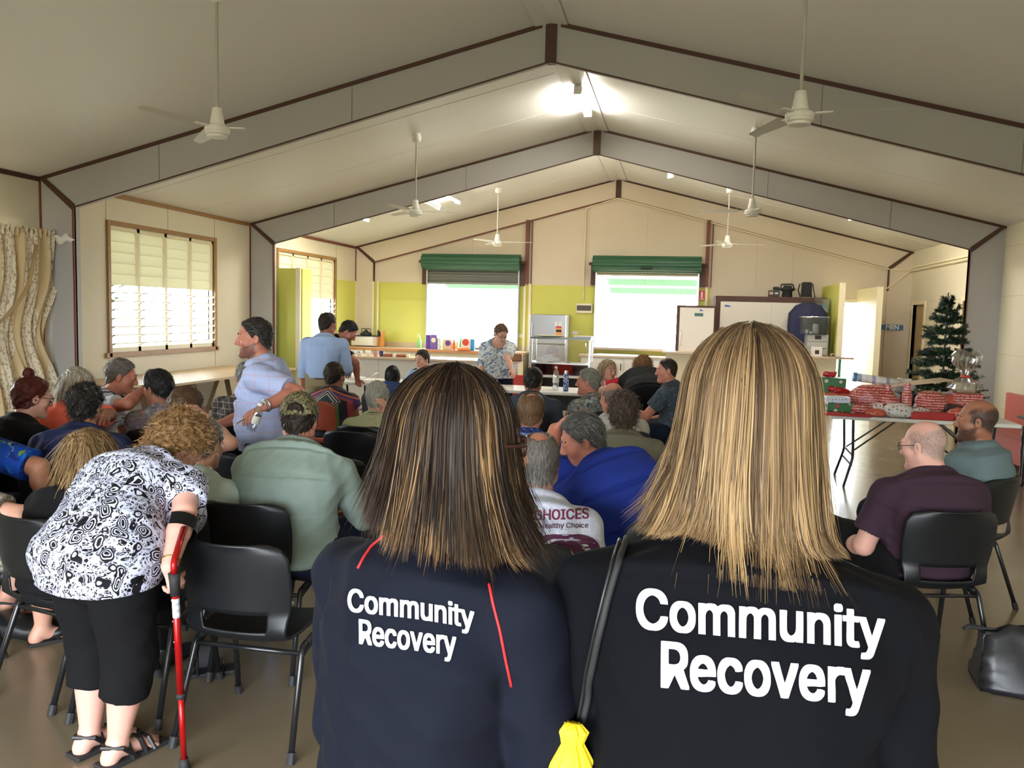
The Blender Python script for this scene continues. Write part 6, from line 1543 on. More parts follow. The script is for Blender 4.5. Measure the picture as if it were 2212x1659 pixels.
o = person('seated broad man with cropped dark hair in mid-blue shirt at front', (848, 814, 9.0), -10, pitch=14, skin='dark', hair=('crop', (.012, .010, .009)), top=C_['bluework'], collar=C_['bluework'], bottom=C_['darkjeans'], bulk=1.3, lean=18, slouch=.06, sleeve=.9, shoe=MT['black'], hthick=.006); seat(o, 'black stacking chair under the broad man in mid-blue shirt', face=6)
o = person('seated police officer in pale blue uniform shirt facing the audience', (912, 776, 11.0), 192, pitch=12, turn=12, skin='fair', hair=('short', (.022, .015, .010)), top=C_['police'], collar=C_['police'], bottom=C_['darkjeans'], arms=('table', 'table'), sleeve=.8, shoe=MT['black'])
for q in (-1, 1):
    bm = B(); box(bm, -.065, .065, -.03, .03, 0, .012, .003); a = Vector(o.C7+(o.S[q]-o.C7)*.72)+Vector((0, 0, .058))-Vector(o.org); d = Vector(o.S[q]-o.C7); bm.transform(Matrix.Translation(a) @ Matrix.Rotation(math.atan2(d.y, d.x), 4, 'Z') @ Matrix.Rotation(.35*(1 if d.x > 0 else 1), 4, 'Y')); e = obj('epaulette', bm, MT['black'], o.root)
    bm = B()
    for k_ in (-.035, 0, .035): lathe(bm, [(.009, .012), (.009, .015)], 8, (k_, 0, 0))
    bm.transform(Matrix.Translation(a) @ Matrix.Rotation(math.atan2(d.y, d.x), 4, 'Z') @ Matrix.Rotation(.35, 4, 'Y')); obj('rank_pips', bm, MT['white'], e)
    bm = B(); lathe(bm, [(.035, 0), (.035, .004)], 14); ap = Vector(o.S[q]+(o.E[q]-o.S[q])*.35)+Vector(o.r)*q*.072-Vector(o.org); bm.transform(Matrix.Translation(ap) @ Vector(o.r*q).to_track_quat('Z', 'Y').to_matrix().to_4x4()); obj('shoulder_patch', bm, C_['navy'], o.root)
seat(o, 'black stacking chair under the police officer', face=205)
o = person('standing woman with short hair in white blue-floral top behind front table', (1082, 720, 11.25), 165, 'stand', pitch=32, turn=-26, fem=True, skin='fair', hair=('curly', srgb(80, 56, 40), srgb(150, 112, 80)), top=floral_mat('white_blue_floral', srgb(208, 212, 212), [srgb(120, 140, 160), srgb(74, 92, 120)], 16, .55), bottom=C_['darkjeans'], bulk=1.15, lean=20, sleeve=.9, arms=(('px', (1092, 778, 11.0), (1112, 815, 10.75)), 'down'), neck=1.25, shoe=MT['black'], skirt=.14); glasses(o, rim=.0028)
o = person('seated woman with short white hair and pale yellow knit top', (815, 858, 6.4), -12, pitch=4, turn=8, fem=True, skin='fair', hair=('short', srgb(150, 148, 132), srgb(214, 212, 196)), top=dotted('pale_yellow_knit', srgb(168, 170, 130), srgb(140, 140, 110), 60, .3, rough=.9), bottom=C_['darkjeans'], neck=1.35, bulk=1.1, arms=('lap', ('px', (850, 925, 6.3), (836, 890, 6.2))), shoe=MT['black'], collar=floral_mat('dark_floral_trim', srgb(150, 150, 130), [srgb(40, 40, 44)], 60, .5), nst=800)
T = o.T; bm = B()
for q in (-1, 1): tube(bm, [Vector(T.p((q*.074, -.005+.04*s_, .085+.03*s_-.05*s_*s_)))-Vector(o.org) for s_ in np.linspace(-1.3, 1, 8)], .005, 5)
obj('sunglasses_arm', bm, MT['rubber'], o.root); seat(o, 'black stacking chair under the woman with short white hair', face=8)

# ---- centre and right of the audience
o = person('seated man with dark hair in charcoal-blue t-shirt at the front table', (1152, 822, 7.7), 2, pitch=8, skin='tan', hair=('short', (.012, .010, .009)), top=C_['slate'], bottom=C_['black'], bulk=1.25, shoe=MT['black']); seat(o, 'black stacking chair under the man in charcoal-blue t-shirt', face=2)
o = person('seated man with thinning light brown hair and blue plaid shirt', (1148, 888, 5.6), 4, pitch=-2, skin='ruddy', hair=('balding', srgb(92, 66, 46), srgb(170, 136, 100)), top=check_mat('blue_plaid', srgb(40, 56, 120), srgb(130, 150, 200), (20, 20), .16), collar=bpy.data.materials['blue_plaid'] if 'blue_plaid' in bpy.data.materials else None, bottom=C_['black'], nst=1200, hthick=.018, shoe=MT['black']); seat(o, 'black stacking chair under the man with thinning brown hair', face=4)
o = person('seated grey-haired man in grey floral shirt facing left', (1270, 824, 7.8), -50, pitch=4, turn=-36, skin='ruddy', hair=('short', srgb(110, 106, 94), srgb(176, 172, 158)), top=floral_mat('grey_hibiscus', srgb(120, 124, 120), [srgb(160, 164, 160), srgb(70, 80, 90), srgb(150, 120, 96)], 16, .53), bottom=C_['khaki'], bulk=1.2, shoe=C_['brownshoe'], collar=bpy.data.materials['grey_hibiscus'] if 'grey_hibiscus' in bpy.data.materials else None); seat(o, 'black stacking chair under the man in grey floral shirt', face=-48)
o = person('smiling woman with long grey-blonde hair behind the right front table', (1314, 800, 9.9), 165, pitch=2, turn=-28, fem=True, skin='fair', hair=('long', srgb(130, 106, 78), srgb(196, 174, 140)), top=C_['black'], bottom=C_['black'], arms=('table', 'table'), hairlen=.14, nst=800, shoe=MT['black'], neck=1.2); seat(o, 'black stacking chair under the smiling grey-blonde woman', face=165)
o = person('large person in black shirt with red sleeve and curly blonde hair bending over', (1388, 795, 9.9), -8, 'stand', pitch=25, fem=True, skin='fair', hair=('curly', srgb(110, 74, 44), srgb(190, 140, 88)), top=C_['black'], bottom=C_['black'], bulk=1.6, sleeve=.8, pelvis=PD(1400, 858, 9.35), arms=(((.95, .15, -.35), (.3, .5, -.8)), 'table'), hthick=.035, nst=1400, shoe=MT['black'], hem=-.2, wr=.006)
bm = B(); a = Vector(o.S[-1])-Vector(o.org); e = Vector(o.E[-1])-Vector(o.org); tube(bm, [a+(e-a)*.1, a+(e-a)*.4, a+(e-a)*.82], [.088, .094, .092], 16); obj('red_sleeve', bm, cloth('scarlet_cloth', srgb(176, 30, 40)), o.root, True); bm = B(); tube(bm, [a+(e-a)*.80, a+(e-a)*.83], .0945, 16); obj('sleeve_trim', bm, WHITEPIPE, o.root)
o = person('seated man with cropped hair in dark grey-blue shirt facing left', (1440, 800, 8.5), -70, pitch=6, turn=-32, skin='ruddy', hair=('crop', (.022, .016, .012)), top=C_['darkdenimshirt'], collar=C_['darkdenimshirt'], bottom=C_['darkjeans'], bulk=1.2, arms=('table', 'lap'), hthick=.005, shoe=MT['black']); seat(o, 'black stacking chair under the man in dark grey-blue shirt', face=-66)
o = person('seated bald man in cream shirt facing half left', (1322, 860, 6.5), -22, pitch=4, turn=-14, skin='ruddy', hair=('bald', srgb(86, 74, 66), srgb(140, 128, 118)), top=C_['cream'], collar=C_['cream'], bottom=C_['khaki'], bulk=1.2, hthick=.003, shoe=MT['black']); seat(o, 'black stacking chair under the bald man in cream shirt', face=-22)
o = person('seated person with wavy brown hair and sunglasses on head, grey-olive shirt', (1347, 890, 5.35), -4, pitch=4, skin='ruddy', hair=('curly', srgb(62, 50, 40), srgb(128, 112, 96)), top=C_['olive'], collar=C_['olive'], bottom=C_['darkjeans'], bulk=1.15, sleeve='long', hthick=.022, nst=1300, shoe=MT['black'])
glasses(o, s=1.0, up=.075, lens=True); seat(o, 'black stacking chair under the person in grey-olive shirt', face=-4)
o = person('seated man in royal blue shirt leaning left with hand on head', (1257, 948, 3.98), -42, pitch=22, turn=-60, roll=-4, armfree=True, skin='ruddy', hair=('short', srgb(54, 52, 52), srgb(140, 138, 134)), top=C_['royal'], bottom=C_['black'], bulk=1.45, lean=26, side=-12, slouch=.07, sleeve=.9, arms=(((.4, .55, -.55), (-.2, .8, -.3)), ('px', (1176, 1020, 4.02), (1199, 928, 4.18), nrm(PD(1238, 888, 4.12)-PD(1199, 928, 4.18)), (.6, -.1, -.6), .75)), twist=0, h=.0045, nst=1100, chub=1.08, shoe=MT['black'])
BLUEMAN = o; seat(o, 'black stacking chair with bare back showing under the royal blue shirt', face=-30)
jersey = NT('football_jersey'); jersey.setv(rough=.6); co = jersey.coord(); f, _ = jersey.noise(co, 14, 2, .5, 2); v = jersey.voro(co, 120, rand=0.0)
c = jersey.mix(jersey.math('LESS_THAN', jersey.math('ABSOLUTE', jersey.math('SUBTRACT', f, .5)), .03), srgb(196, 202, 226), srgb(214, 218, 236)); jersey.col(jersey.mix(jersey.math('MULTIPLY', jersey.math('LESS_THAN', v.outputs['Distance'], .35), jersey.math('GREATER_THAN', f, .52)), c, srgb(172, 178, 206)))
o = person('seated man with thinning grey hair in white printed football jersey', (1163, 996, 3.42), -4, pitch=-4, turn=-8, skin='ruddy', hair=('balding', srgb(96, 90, 86), srgb(166, 162, 158)), top=jersey.m, bottom=C_['darkjeans'], bulk=1.22, sleeve=.9, h=.0042, nst=2200, hthick=.010, wr=.003, shoe=MT['black'], side=4, chub=1.08)
JERSEY = o; seat(o, 'black stacking chair under the man in the white football jersey', face=0)
o = person('seated bald man with glasses in maroon polo with white piping', (1996, 962, 4.1), -14, pitch=10, turn=-36, skin='pale', hair=('bald', srgb(120, 112, 104), srgb(176, 170, 162)), top=C_['maroon'], collar=C_['maroon'], bottom=C_['black'], bulk=1.3, sleeve=.72, h=.0045, hthick=.003, nst=700, slouch=.05, arms=(((.30, .12, -.9), (-.1, .9, -.2)), ((.22, .05, -.95), (-.1, .85, -.4))), legs=((-.20, .40, .02, -.22, .32), (-.02, .43, .02, -.02, .36)), chub=1.1, shoe=MT['black'], lean=-2)
MAROON = o; glasses(o); seat(o, 'black stacking chair under the man in maroon polo', face=-14)
bm = B(); n = 30; nk = nrm(o.T.p((0, -.025, -.06))-o.C7); X = o.r2; Yv = nrm(np.cross(nk, X))
tube(bm, [Vector(o.C7+nk*-.014+o.f*.012+X*math.sin(2*PI*i/n)*.106+Yv*math.cos(2*PI*i/n)*.108-np.array(o.org)) for i in range(n)], .0035, 5, closed=True); obj('collar_piping', bm, WHITEPIPE, o.root)
for q in (-1, 1):
    bm = B(); a = Vector(o.S[q])-Vector(o.org); e = Vector(o.E[q])-Vector(o.org); c = a+(e-a)*.705; P_, T_, N_ = frames([a, e]); tube(bm, [c+(N_[0]*math.cos(t_)+T_[0].cross(N_[0])*math.sin(t_))*.079 for t_ in np.linspace(0, 2*PI, 25)[:-1]], .003, 5, closed=True); obj('sleeve_piping', bm, WHITEPIPE, o.root)
o = person('seated balding man in grey-blue shirt leaning back at the right, facing left', (2110, 908, 4.85), -50, pitch=2, turn=-24, skin='tan', hair=('bald', (.022, .017, .014), (.05, .044, .04)), stubble=True, top=C_['greyblue'], collar=C_['greyblue'], bottom=C_['darkjeans'], bulk=1.3, lean=-10, sleeve='3q', belly=.06, hthick=.003, shoe=MT['black'], chub=1.08)
seat(o, 'black stacking chair under the man leaning back in grey-blue shirt', face=-45)

# empty chairs in the rows
def pchair(u, v, z, face, lab): p = PZ(u, v, z); return chair(p[0], p[1], face, lab)
chair(-2.22, 3.06, 0, 'empty black stacking chair hidden behind the woman with the crutch')
pchair(748, 985, .80, 0, 'empty black stacking chair nearest behind the dark-haired woman, left of her hair')
pchair(785, 930, .80, 0, 'empty black stacking chair in front of the white-haired woman row')
pchair(492, 972, .80, 0, 'empty black stacking chair left of the camouflage cap man')

# bags and a stray sandal on the floor at the left
p = PZ(50, 1392, 0); t = thing('black_handbag', 'black soft handbag lying on the floor at left edge under the chairs', 'bag', (p[0]-.1, p[1]+.08, 0), .1)
bm = B(); bmesh.ops.create_icosphere(bm, subdivisions=4, radius=1)
for v in bm.verts: v.co = Vector((v.co.x*.27, v.co.y*.09, (math.copysign(abs(v.co.z)**.7, v.co.z)*.5+.5)*.11*(1-.25*v.co.x)+.006*math.sin(v.co.x*14)))
obj('bag_body', bm, MT['black'], t, True); bm = B(); tube(bm, arc([(-.2, 0, .10), (-.12, 0, .17), (.08, 0, .16), (.16, 0, .09)], .05), .007, 6); obj('bag_handle', bm, MT['rubber'], t)
p = PZ(452, 1455, 0); t = thing('strappy_sandal', 'black strappy sandal with silver buckle on the floor under front empty chair', 'sandal', (p[0], p[1], 0), -1.0)
bm = B(); box(bm, -.04, .04, -.11, .12, 0, .018, .006); obj('sole', bm, MT['rubber'], t)
bm = B()
for y, hh in ((.06, .05), (.02, .06), (-.05, .085)): tube(bm, [(-.042, y, .012), (-.03, y, hh), (.0, y-.005, hh+.012), (.03, y, hh), (.042, y, .012)], .010, 6, flat=.5)
obj('strap', bm, MT['black'], t); bm = B(); tube(bm, [(.0, -.062, .09), (.02, -.062, .09), (.02, -.062, .105), (.0, -.062, .105)], .003, 5, closed=True); obj('buckle', bm, MT['chrome'], t)
# ------------------------------------------------------------------ the bent elderly woman with the crutch
PAIS = paisley_mat('paisley_print')
o = person('elderly woman in black and white paisley top bending forward with a red crutch', (386, 962, 3.36), 20, 'stand', pitch=50, fem=True, skin='pale', hair=('curly', srgb(120, 88, 54), srgb(196, 158, 110)), top=PAIS, bottom=C_['black'], bulk=1.24, sleeve=.50, pelvis=PD(212, 1195, 2.95), arms=('lap', ('px', (398, 1108, 3.05), (366, 1222, 2.90), (.15, .25, -.9), (-.7, .3, -.2), .9)), capri=True, ankles=((-2.12, 2.62), (-1.97, 2.58)), h=.0042, skirt=.10, wr=.004, hthick=.030, nst=2600, slouch=.06, eyes=False, neck=1.1, nl=-.01)
LADY = o; org = Vector(o.org)
for q in (-1, 1):
    A = Vector(o.A[q])-org; f = Vector(o.f); r = Vector(o.r); M_ = Matrix(((r.x, f.x, 0, A.x), (r.y, f.y, 0, A.y), (0, 0, 1, .001), (0, 0, 0, 1)))
    bm = B(); box(bm, -.044, .044, -.075, .19, 0, .016, .006); bm.transform(M_); s_ = obj('sandal', bm, MT['rubber'], o.root)
    bm = B(); z0 = -A.z+.012
    for dy, hh in ((.03, .075), (.085, .055), (.12, .045)): tube(bm, [A+f*dy+r*-.045+Vector((0, 0, z0)), A+f*(dy-.01)+r*-.02+Vector((0, 0, z0+hh)), A+f*(dy-.01)+r*.02+Vector((0, 0, z0+hh)), A+f*dy+r*.045+Vector((0, 0, z0))], .009, 6)
    tube(bm, [A+r*.042+f*.05+Vector((0, 0, z0)), A+r*.045-f*.01+Vector((0, 0, z0+.06)), A-f*.065+Vector((0, 0, z0+.07)), A-r*.045-f*.01+Vector((0, 0, z0+.06)), A-r*.042+f*.05+Vector((0, 0, z0))], .008, 6)
    obj('strap', bm, MT['black'], s_)
bm = B(); w = Vector(o.W[1])-org; dn = (Vector(o.E[1])-org-w).normalized(); P_, T_, N_ = frames([w, w+dn]); tube(bm, [w+dn*.02+(N_[0]*math.cos(a)+T_[0].cross(N_[0])*math.sin(a))*.034 for a in np.linspace(0, 2*PI, 19)[:-1]], .003, 6, closed=True); obj('bracelet', bm, mat('gold', (.7, .45, .15), .25, metal=1), o.root, True)
# forearm crutch
tip = Vector(PZ(399, 1664, 0)); grip = Vector(PD(377, 1250, 2.84)); cuff = Vector(PD(396, 1140, 2.96))
t = thing('crutch', 'red metal forearm crutch held by the bent elderly woman', 'crutch', (tip.x, tip.y, 0)); to = Vector((tip.x, tip.y, 0)); dv = (grip-tip).normalized()
redm = mat('red_anodised', srgb(200, 30, 30), .25, metal=.55)
L = lambda p: Vector(p)-to
bm = B(); tube(bm, [L(tip+dv*.30), L(grip-dv*.035)], .0125, 14); obj('upper_shaft', bm, redm, t, True)
bm = B(); tube(bm, [L(tip+dv*.03), L(tip+dv*.32)], .0105, 14); obj('lower_shaft', bm, redm, t, True)
bm = B(); tube(bm, [L(tip), L(tip+dv*.05)], [.022, .015], 14); obj('rubber_tip', bm, MT['rubber'], t, True)
bm = B(); tube(bm, [L(grip-dv*.06), L(grip-dv*.015), L(grip+dv*.02)], [.017, .018, .021], 14); tube(bm, [L(grip), L(grip+Vector((-.03, .06, .008))), L(grip+Vector((-.05, .12, .0)))], [.017, .016, .017], 12); obj('hand_grip', bm, MT['rubber'], t, True)
bm = B(); tube(bm, arc([L(grip+dv*.02), L(grip+dv*.06), L(cuff+Vector((0.005, -.005, .0)))], .05), .0115, 12); obj('arm_tube', bm, redm, t, True)
bm = B(); n = 22; ctr = L(Vector(o.E[1])+(Vector(o.W[1])-Vector(o.E[1]))*.28); ad = (Vector(o.E[1])-Vector(o.W[1])).normalized(); P_, T_, N_ = frames([ctr, ctr+ad]); Bn = T_[0].cross(N_[0]); A1 = []; A2 = []
for i in range(n+1):
    a = -.35+5.2*i/n; d = N_[0]*math.cos(a)+Bn*math.sin(a); A1.append(bm.verts.new(ctr+d*.064-ad*.024)); A2.append(bm.verts.new(ctr+d*.066+ad*.026))
for i in range(n): bm.faces.new((A1[i], A1[i+1], A2[i+1], A2[i]))
bmesh.ops.solidify(bm, geom=bm.faces[:], thickness=.006); obj('arm_cuff', bm, MT['black'], t, True)
for fr in (.30,):
    bm = B(); tube(bm, [L(tip+dv*(fr+.0)), L(tip+dv*(fr+.018))], .0165, 12); obj('lock_ring', bm, MT['rubber'], t, True)
bm = B(); tube(bm, [L(grip-dv*.072), L(grip-dv*.145)], .0130, 14, caps=False); 
lb = obj('sticker', bm, stripe_mat('crutch_label', [srgb(210, 214, 224), srgb(170, 176, 196), srgb(214, 218, 226)], 40, 2), t, True)
bm = B()
for fr in (.52, .60, .68): bmesh.ops.create_uvsphere(bm, u_segments=8, v_segments=6, radius=.004, matrix=Matrix.Translation(L(tip+dv*(fr))+Vector((-.012, -.004, 0))))
obj('adjust_button', bm, MT['chrome'], t, True)

# ------------------------------------------------------------------ the two women in front, seen from behind
def bvh_of(ob):
    me = ob.data; M = ob.matrix_world if False else Matrix.Translation(ob.parent.location)
    V, N, Fq = mesh_arrays(me); V = V+np.array(ob.parent.location)
    return BVHTree.FromPolygons([tuple(v) for v in V], [tuple(q) for q in Fq])
def on_cloth(bv, u, v, off=.002):
    d = Vector(ray(u, v)).normalized(); h = bv.ray_cast(Vector(CO), d)
    if h[0] is None: return None
    n = h[1] if h[1].dot(d) < 0 else -h[1]
    return h[0]+n*off, n
def seam_on(bv, name, pts, r, m, parent, off=.001, n=40, flat=1.0):
    P = []; pts = np.array(pts, float); tt = np.linspace(0, len(pts)-1, n)
    for t_ in tt:
        i = min(int(t_), len(pts)-2); q = pts[i]+(pts[i+1]-pts[i])*(t_-i); h = on_cloth(bv, *q, off)
        if h: P.append(h[0]-parent.location)
    for _ in range(3): P = [P[0]]+[(P[i-1]+P[i]*2+P[i+1])/4 for i in range(1, len(P)-1)]+[P[-1]]
    bm = B(); tube(bm, P, r, 8, flat=flat); return obj(name, bm, m, parent, True)
try: FONT = bpy.data.fonts.load(bpy.utils.system_resource('DATAFILES')+'/fonts/Inter.woff2')
except Exception: FONT = None
def print_on(bv, s, u0, u1, v0, slope, cap, m, parent, bold=.028, bend=0.0, font=True, name='lettering', lift=0.0):
    """lettering printed on cloth: flat letters laid onto the garment surface"""
    c = bpy.data.curves.new('t', 'FONT'); c.body = s; c.size = 1; c.resolution_u = 4
    if font and FONT: c.font = FONT
    ob = bpy.data.objects.new('t', c); COL.objects.link(ob); me = bpy.data.meshes.new_from_object(ob.evaluated_get(bpy.context.evaluated_depsgraph_get())); bpy.data.objects.remove(ob); bpy.data.curves.remove(c)
    bm = B(); bm.from_mesh(me); bpy.data.meshes.remove(me)
    bmesh.ops.triangulate(bm, faces=bm.faces[:])
    for _ in range(5):
        long_ = [e for e in bm.edges if e.calc_length() > .13]
        if not long_: break
        bmesh.ops.subdivide_edges(bm, edges=long_, cuts=1); bmesh.ops.triangulate(bm, faces=bm.faces[:])
    xs = [v.co.x for v in bm.verts]; x0, x1 = min(xs), max(xs); ch = max(v.co.y for v in bm.verts)
    kill = []
    src = [(v.co.x, v.co.y) for v in bm.verts]; tris = [[v.index for v in f.verts] for f in bm.faces]; bm.free()
    bm = B(); dl = bold
    for k_, (dx, dy) in enumerate([(0, 0)]+([(dl, dl*.6), (-dl, dl*.6), (dl, -dl*.6), (-dl, -dl*.6), (dl, 0), (-dl, 0), (0, dl*.6), (0, -dl*.6)] if bold else [])):
        vs = []
        for x, y in src:
            a = (x+dx-x0)/(x1-x0); u = u0+a*(u1-u0); w = v0+slope*(u-u0)+bend*4*a*(1-a)-(y+dy)/ch*cap; h = on_cloth(bv, u, w, .0022+lift+.00012*k_)
            vs.append(bm.verts.new(h[0]-parent.location) if h else None)
        for t_ in tris:
            if all(vs[i] is not None for i in t_): bm.faces.new([vs[i] for i in t_])
    me = bpy.data.meshes.new(name); bm.to_mesh(me); bm.free(); return link(name, me, m, parent)

def long_hair(o, bv, n_lock, per, c1, c2, ztip, seed, tone_fn, flare=.22, rough=.42, span=122, vol=.022, drape=.10, name='hair', drift=(0, 0), wmul=1.0, flip=None):
    T = o.T; s = T.s; rg = np.random.default_rng(seed); SEG = 16
    org = np.array(o.org); back = o.back; Vs = []; Fs = []; Ts = []; base = 0
    quads = np.array([[2*i, 2*i+1, 2*i+3, 2*i+2] for i in range(SEG)])
    R = T.R
    for k_ in range(n_lock):
        ph = math.radians(rg.uniform(-(span[0] if isinstance(span, tuple) else span), span[1] if isinstance(span, tuple) else span)); th0 = math.radians(rg.uniform(2, 62 if abs(ph) < 1.9 else 20)); lay = rg.uniform(0, 1); tn = tone_fn(rg, ph); ll = rg.normal(0, .016); fl = rg.normal(0, .012); fp = (max(0, ph*flip[0]-.7)*flip[1]*rg.uniform(0, 1.3)) if flip else 0; wv = rg.uniform(.002, .006); wp = rg.uniform(0, 6); fq = rg.uniform(4, 9)
        for j in range(per):
            p1 = ph+rg.normal(0, .075); t0 = max(.03, th0+rg.normal(0, .10)); off = vol*(.35+.65*lay)+rg.normal(0, .0018); jt = rg.normal(0, .0045, 3); le = ll+rg.normal(0, .013); pts = []
            a, b_, c_ = .080+off, .100+off, .092+off
            w0 = rg.uniform(.0005, .0011)*wmul
            for i in range(SEG+1):
                q = i/SEG; pe = ph+(p1-ph)*(1-.72*q)
                if q < .45:
                    th = t0+(math.radians(92)-t0)*(q/.45); l = V3(a*math.sin(th)*math.sin(pe), -.014-b_*math.sin(th)*math.cos(pe), .030+c_*math.cos(th)); P = T.p(l)
                    if q+1/SEG >= .45: P45 = P; rad = P-T.p((0, -.014, .03)); rad[2] = 0
                else:
                    u_ = (q-.45)/.55; zt = ztip(P45)+le; z = P45[2]+(zt-P45[2])*u_
                    P = P45+rad*(flare*u_*(1+.3*lay)+fl*8*u_*u_)+np.array([drift[0], drift[1], 0])*u_*u_+rad/max(np.linalg.norm(rad), .01)*fp*u_**3; P[2] = z
                    P = P+R[:, 0]*wv*math.sin(wp+fq*u_)*u_*1.5
                P = P+jt*(.25+q)
                if q > .38:
                    lc, nn, _, dist = bv.find_nearest(Vector(P), .12)
                    if lc is not None:
                        sd = (Vector(P)-lc).dot(nn); mn = .005+.012*lay
                        if sd < mn: P = np.array(lc+nn*mn)
                pts.append(P)
            pts = np.array(pts)-org
            for _ in range(2): pts[1:-1] = (pts[:-2]+pts[1:-1]*2+pts[2:])/4
            d = np.gradient(pts, axis=0); d /= np.linalg.norm(d, axis=1, keepdims=True)+1e-9
            ctr = np.array(T.c)-org; nr = pts-ctr; nr[:, 2] *= .3; side = np.cross(d, nr+rg.normal(0, .05, 3)); side /= np.linalg.norm(side, axis=1, keepdims=True)+1e-9
            ww = (w0*np.array([.7+.5*math.sin(PI*min(1, i/SEG*1.1)) if i < SEG*.8 else 1.1*(1-(i/SEG-.8)/.2)+.12 for i in range(SEG+1)]))[:, None]
            V = np.stack([pts-side*ww, pts+side*ww], 1).reshape(-1, 3); Vs.append(V); Fs.append(quads+base); base += len(V)
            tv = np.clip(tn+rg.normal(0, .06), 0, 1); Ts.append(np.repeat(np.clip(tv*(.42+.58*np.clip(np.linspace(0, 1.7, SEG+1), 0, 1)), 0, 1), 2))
    me = mesh_np(name, np.concatenate(Vs), np.concatenate(Fs)); set_attr(me, 'tone', np.concatenate(Ts)); return me
def front_hair(o, bv, c1, c2, shell_len, **kw):
    sh = make_hair(o.root, o.T, o.org, .005, 'long', c1, c2, 5, .004, 0, shell_len, fem=True, under=True)
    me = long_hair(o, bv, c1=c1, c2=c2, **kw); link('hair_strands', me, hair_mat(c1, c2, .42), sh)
NAVYSHIRT = mat('navy_polo_cloth', srgb(14, 18, 32), .85, spec=.2, var=.06, vscale=10, bump=.25, bscale=900)
NAVYSWEAT = mat('dark_navy_sweater_cloth', srgb(9, 10, 16), .9, spec=.15, var=.06, vscale=10, bump=.25, bscale=700)
PRINT = mat('white_print', srgb(206, 209, 216), .6); REDPIPE = mat('red_piping', srgb(214, 40, 46), .6)

o = person('woman with long dark highlighted hair in navy top reading Community Recovery', (992, 956, 1.36), 20, 'stand', hs=.96, pitch=2, turn=46, fem=True, skin='fair', hair=('custom', BR), top=NAVYSHIRT, bottom=C_['darkjeans'], sleeve='long', bulk=1.02, sh=1.0, nl=.03, lean=2, hipz=.86, arms=(((.10, .06, -1), (-.1, .75, -.75)), ((.12, .12, -1), (-.3, .9, -.3))), h=.0045, wr=.009, shoe=MT['black'], seed=11)
BRU = o; bvb = bvh_of(o.shirt)
glasses(o, mat('brown_frame', srgb(60, 30, 26), .35), rim=.0028)
print_on(bvb, 'Community', 755, 1023, 1321, .135, 49, PRINT, o.root, bold=.024, bend=-4); print_on(bvb, 'Recovery', 779, 984, 1390, .125, 51, PRINT, o.root, bold=.024)
seam_on(bvb, 'red_piping', [(880, 1166), (832, 1156), (803, 1180), (786, 1205), (774, 1228)], .0022, REDPIPE, o.root); seam_on(bvb, 'red_piping', [(1056, 1262), (1064, 1300), (1080, 1360), (1093, 1430), (1105, 1482)], .0022, REDPIPE, o.root)
def tone_b(rg, ph):
    return rg.uniform(.45, .95) if rg.random() < .13 else rg.uniform(0, .14)
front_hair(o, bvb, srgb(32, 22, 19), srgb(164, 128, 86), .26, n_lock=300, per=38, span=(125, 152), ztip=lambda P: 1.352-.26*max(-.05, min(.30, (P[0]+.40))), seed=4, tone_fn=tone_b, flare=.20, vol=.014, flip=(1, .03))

o = person('woman with long blonde hair in dark sweater reading Community Recovery', (1612, 893, 1.32), -4, 'stand', pitch=4, turn=-6, fem=True, skin='fair', hair=('custom', BR), top=NAVYSWEAT, bottom=C_['darkjeans'], sleeve='long', bulk=1.32, sh=1.12, lean=2, side=3, nl=.065, hipz=.92, arms=(((.22, .02, -1), (-.2, .8, -.5)), ((.16, .05, -1), (-.25, .85, -.4))), h=.0045, wr=.009, shoe=MT['black'], seed=23)
BLO = o; bvl = bvh_of(o.shirt)
print_on(bvl, 'Community', 1378, 1906, 1357, .085, 87, PRINT, o.root, bold=.024); print_on(bvl, 'Recovery', 1432, 1874, 1481, .085, 93, PRINT, o.root, bold=.024)
def tone_l(rg, ph): return float(np.clip(rg.beta(1.1, 1.7), 0, 1))
front_hair(o, bvl, srgb(74, 54, 38), srgb(194, 160, 114), .24, n_lock=320, per=40, ztip=lambda P: 1.335-.20*max(-.2, min(.2, P[0]-.135)), seed=9, tone_fn=tone_l, flare=.16, flip=(-1, .038))
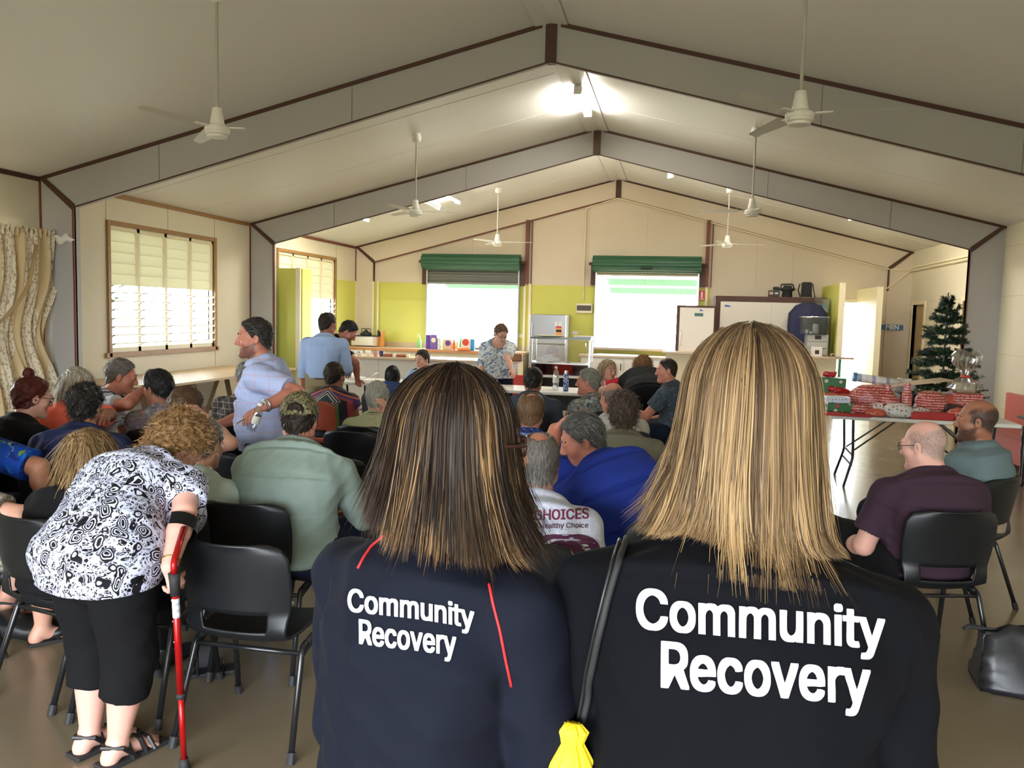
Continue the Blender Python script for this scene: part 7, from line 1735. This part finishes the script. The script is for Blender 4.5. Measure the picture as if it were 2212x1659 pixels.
# drawstring bag over the blonde woman's left shoulder
t = thing('drawstring_bag', 'yellow drawstring bag on black cords hanging from the blonde woman shoulder', 'bag', tuple(PD(1232, 1650, 1.10)))
seam_on(bvl, 'strap', [(1348, 1148), (1330, 1205), (1312, 1270), (1292, 1360), (1268, 1460), (1246, 1572)], .0085, MT['black'], t, off=.004, n=50, flat=.45)
seam_on(bvl, 'strap', [(1362, 1152), (1340, 1215), (1322, 1280), (1302, 1372), (1280, 1470), (1252, 1574)], .0055, MT['rubber'], t, off=.007, n=50)
b0 = on_cloth(bvl, 1246, 1576, .02); b0 = b0[0] if b0 else Vector(PD(1246, 1576, 1.1))
bm = B(); yel = [(.012, .03), (.022, .018), (.016, .0), (.032, -.03), (.046, -.07), (.060, -.13), (.062, -.22), (.05, -.27), (.02, -.275)]
lathe(bm, yel, 60)
for v in bm.verts:
    a = math.atan2(v.co.y, v.co.x); g = max(0, 1+min(0, v.co.z)/.14); f = 1+(.16*math.sin(a*9)+.10*math.sin(a*15+1))*g+.03*math.sin(a*4+v.co.z*20); v.co.x *= f; v.co.y *= f*.62
bm.transform(Matrix.Translation(b0+Vector((-.006, -.02, -.0))-t.location)); obj('bag_pouch', bm, mat('yellow_nylon', srgb(244, 214, 40), .5, spec=.3), t, True)
# jersey lettering
o = JERSEY; bvj = bvh_of(o.shirt); MAR = mat('maroon_print', srgb(112, 34, 66), .6); MARD = mat('dark_maroon_print', srgb(84, 34, 72), .6)
print_on(bvj, 'DEADLY CHOICES', 1046, 1271, 1128, -.035, 22, MAR, o.root, bold=.02); print_on(bvj, 'A Deadly Choice is a Healthy Choice', 1018, 1270, 1145, -.02, 11.5, MARD, o.root, bold=.006)
print_on(bvj, '1', 1092, 1140, 1255, 0, 84, MARD, o.root, bold=.04); print_on(bvj, '9', 1172, 1270, 1264, 0, 100, MARD, o.root, bold=.085); print_on(bvj, '9', 1178, 1264, 1261, 0, 93, PRINT, o.root, bold=.045, lift=.0014); print_on(bvj, '9', 1181, 1261, 1260, 0, 90, MARD, o.root, bold=.030, lift=.0028)
bm = B(); n = 30; nk = nrm(o.T.p((0, -.025, -.06))-o.C7); X = o.r2; Yv = nrm(np.cross(nk, X)); A1 = []; A2 = []
for i in range(n):
    d = X*math.sin(2*PI*i/n)*.074+Yv*math.cos(2*PI*i/n)*.076
    A1.append(bm.verts.new(Vector(o.C7+nk*-.008+o.f*.014+d*1.16-np.array(o.org)))); A2.append(bm.verts.new(Vector(o.C7+nk*.012+o.f*.014+d*1.06-np.array(o.org))))
for i in range(n): bm.faces.new((A1[i], A1[(i+1) % n], A2[(i+1) % n], A2[i]))
bmesh.ops.solidify(bm, geom=bm.faces[:], thickness=.003); ly = obj('lanyard', bm, C_['navy'], o.root, True)
text_obj('lanyard_text', 'Queensland Health', .014, PRINT, ly, Matrix.Translation(Vector(o.C7+nk*.001+o.f*.014-o.f*.092-np.array(o.org))) @ FACE_CAM @ Matrix.Rotation(PI, 4, 'Z'), extr=.0008)
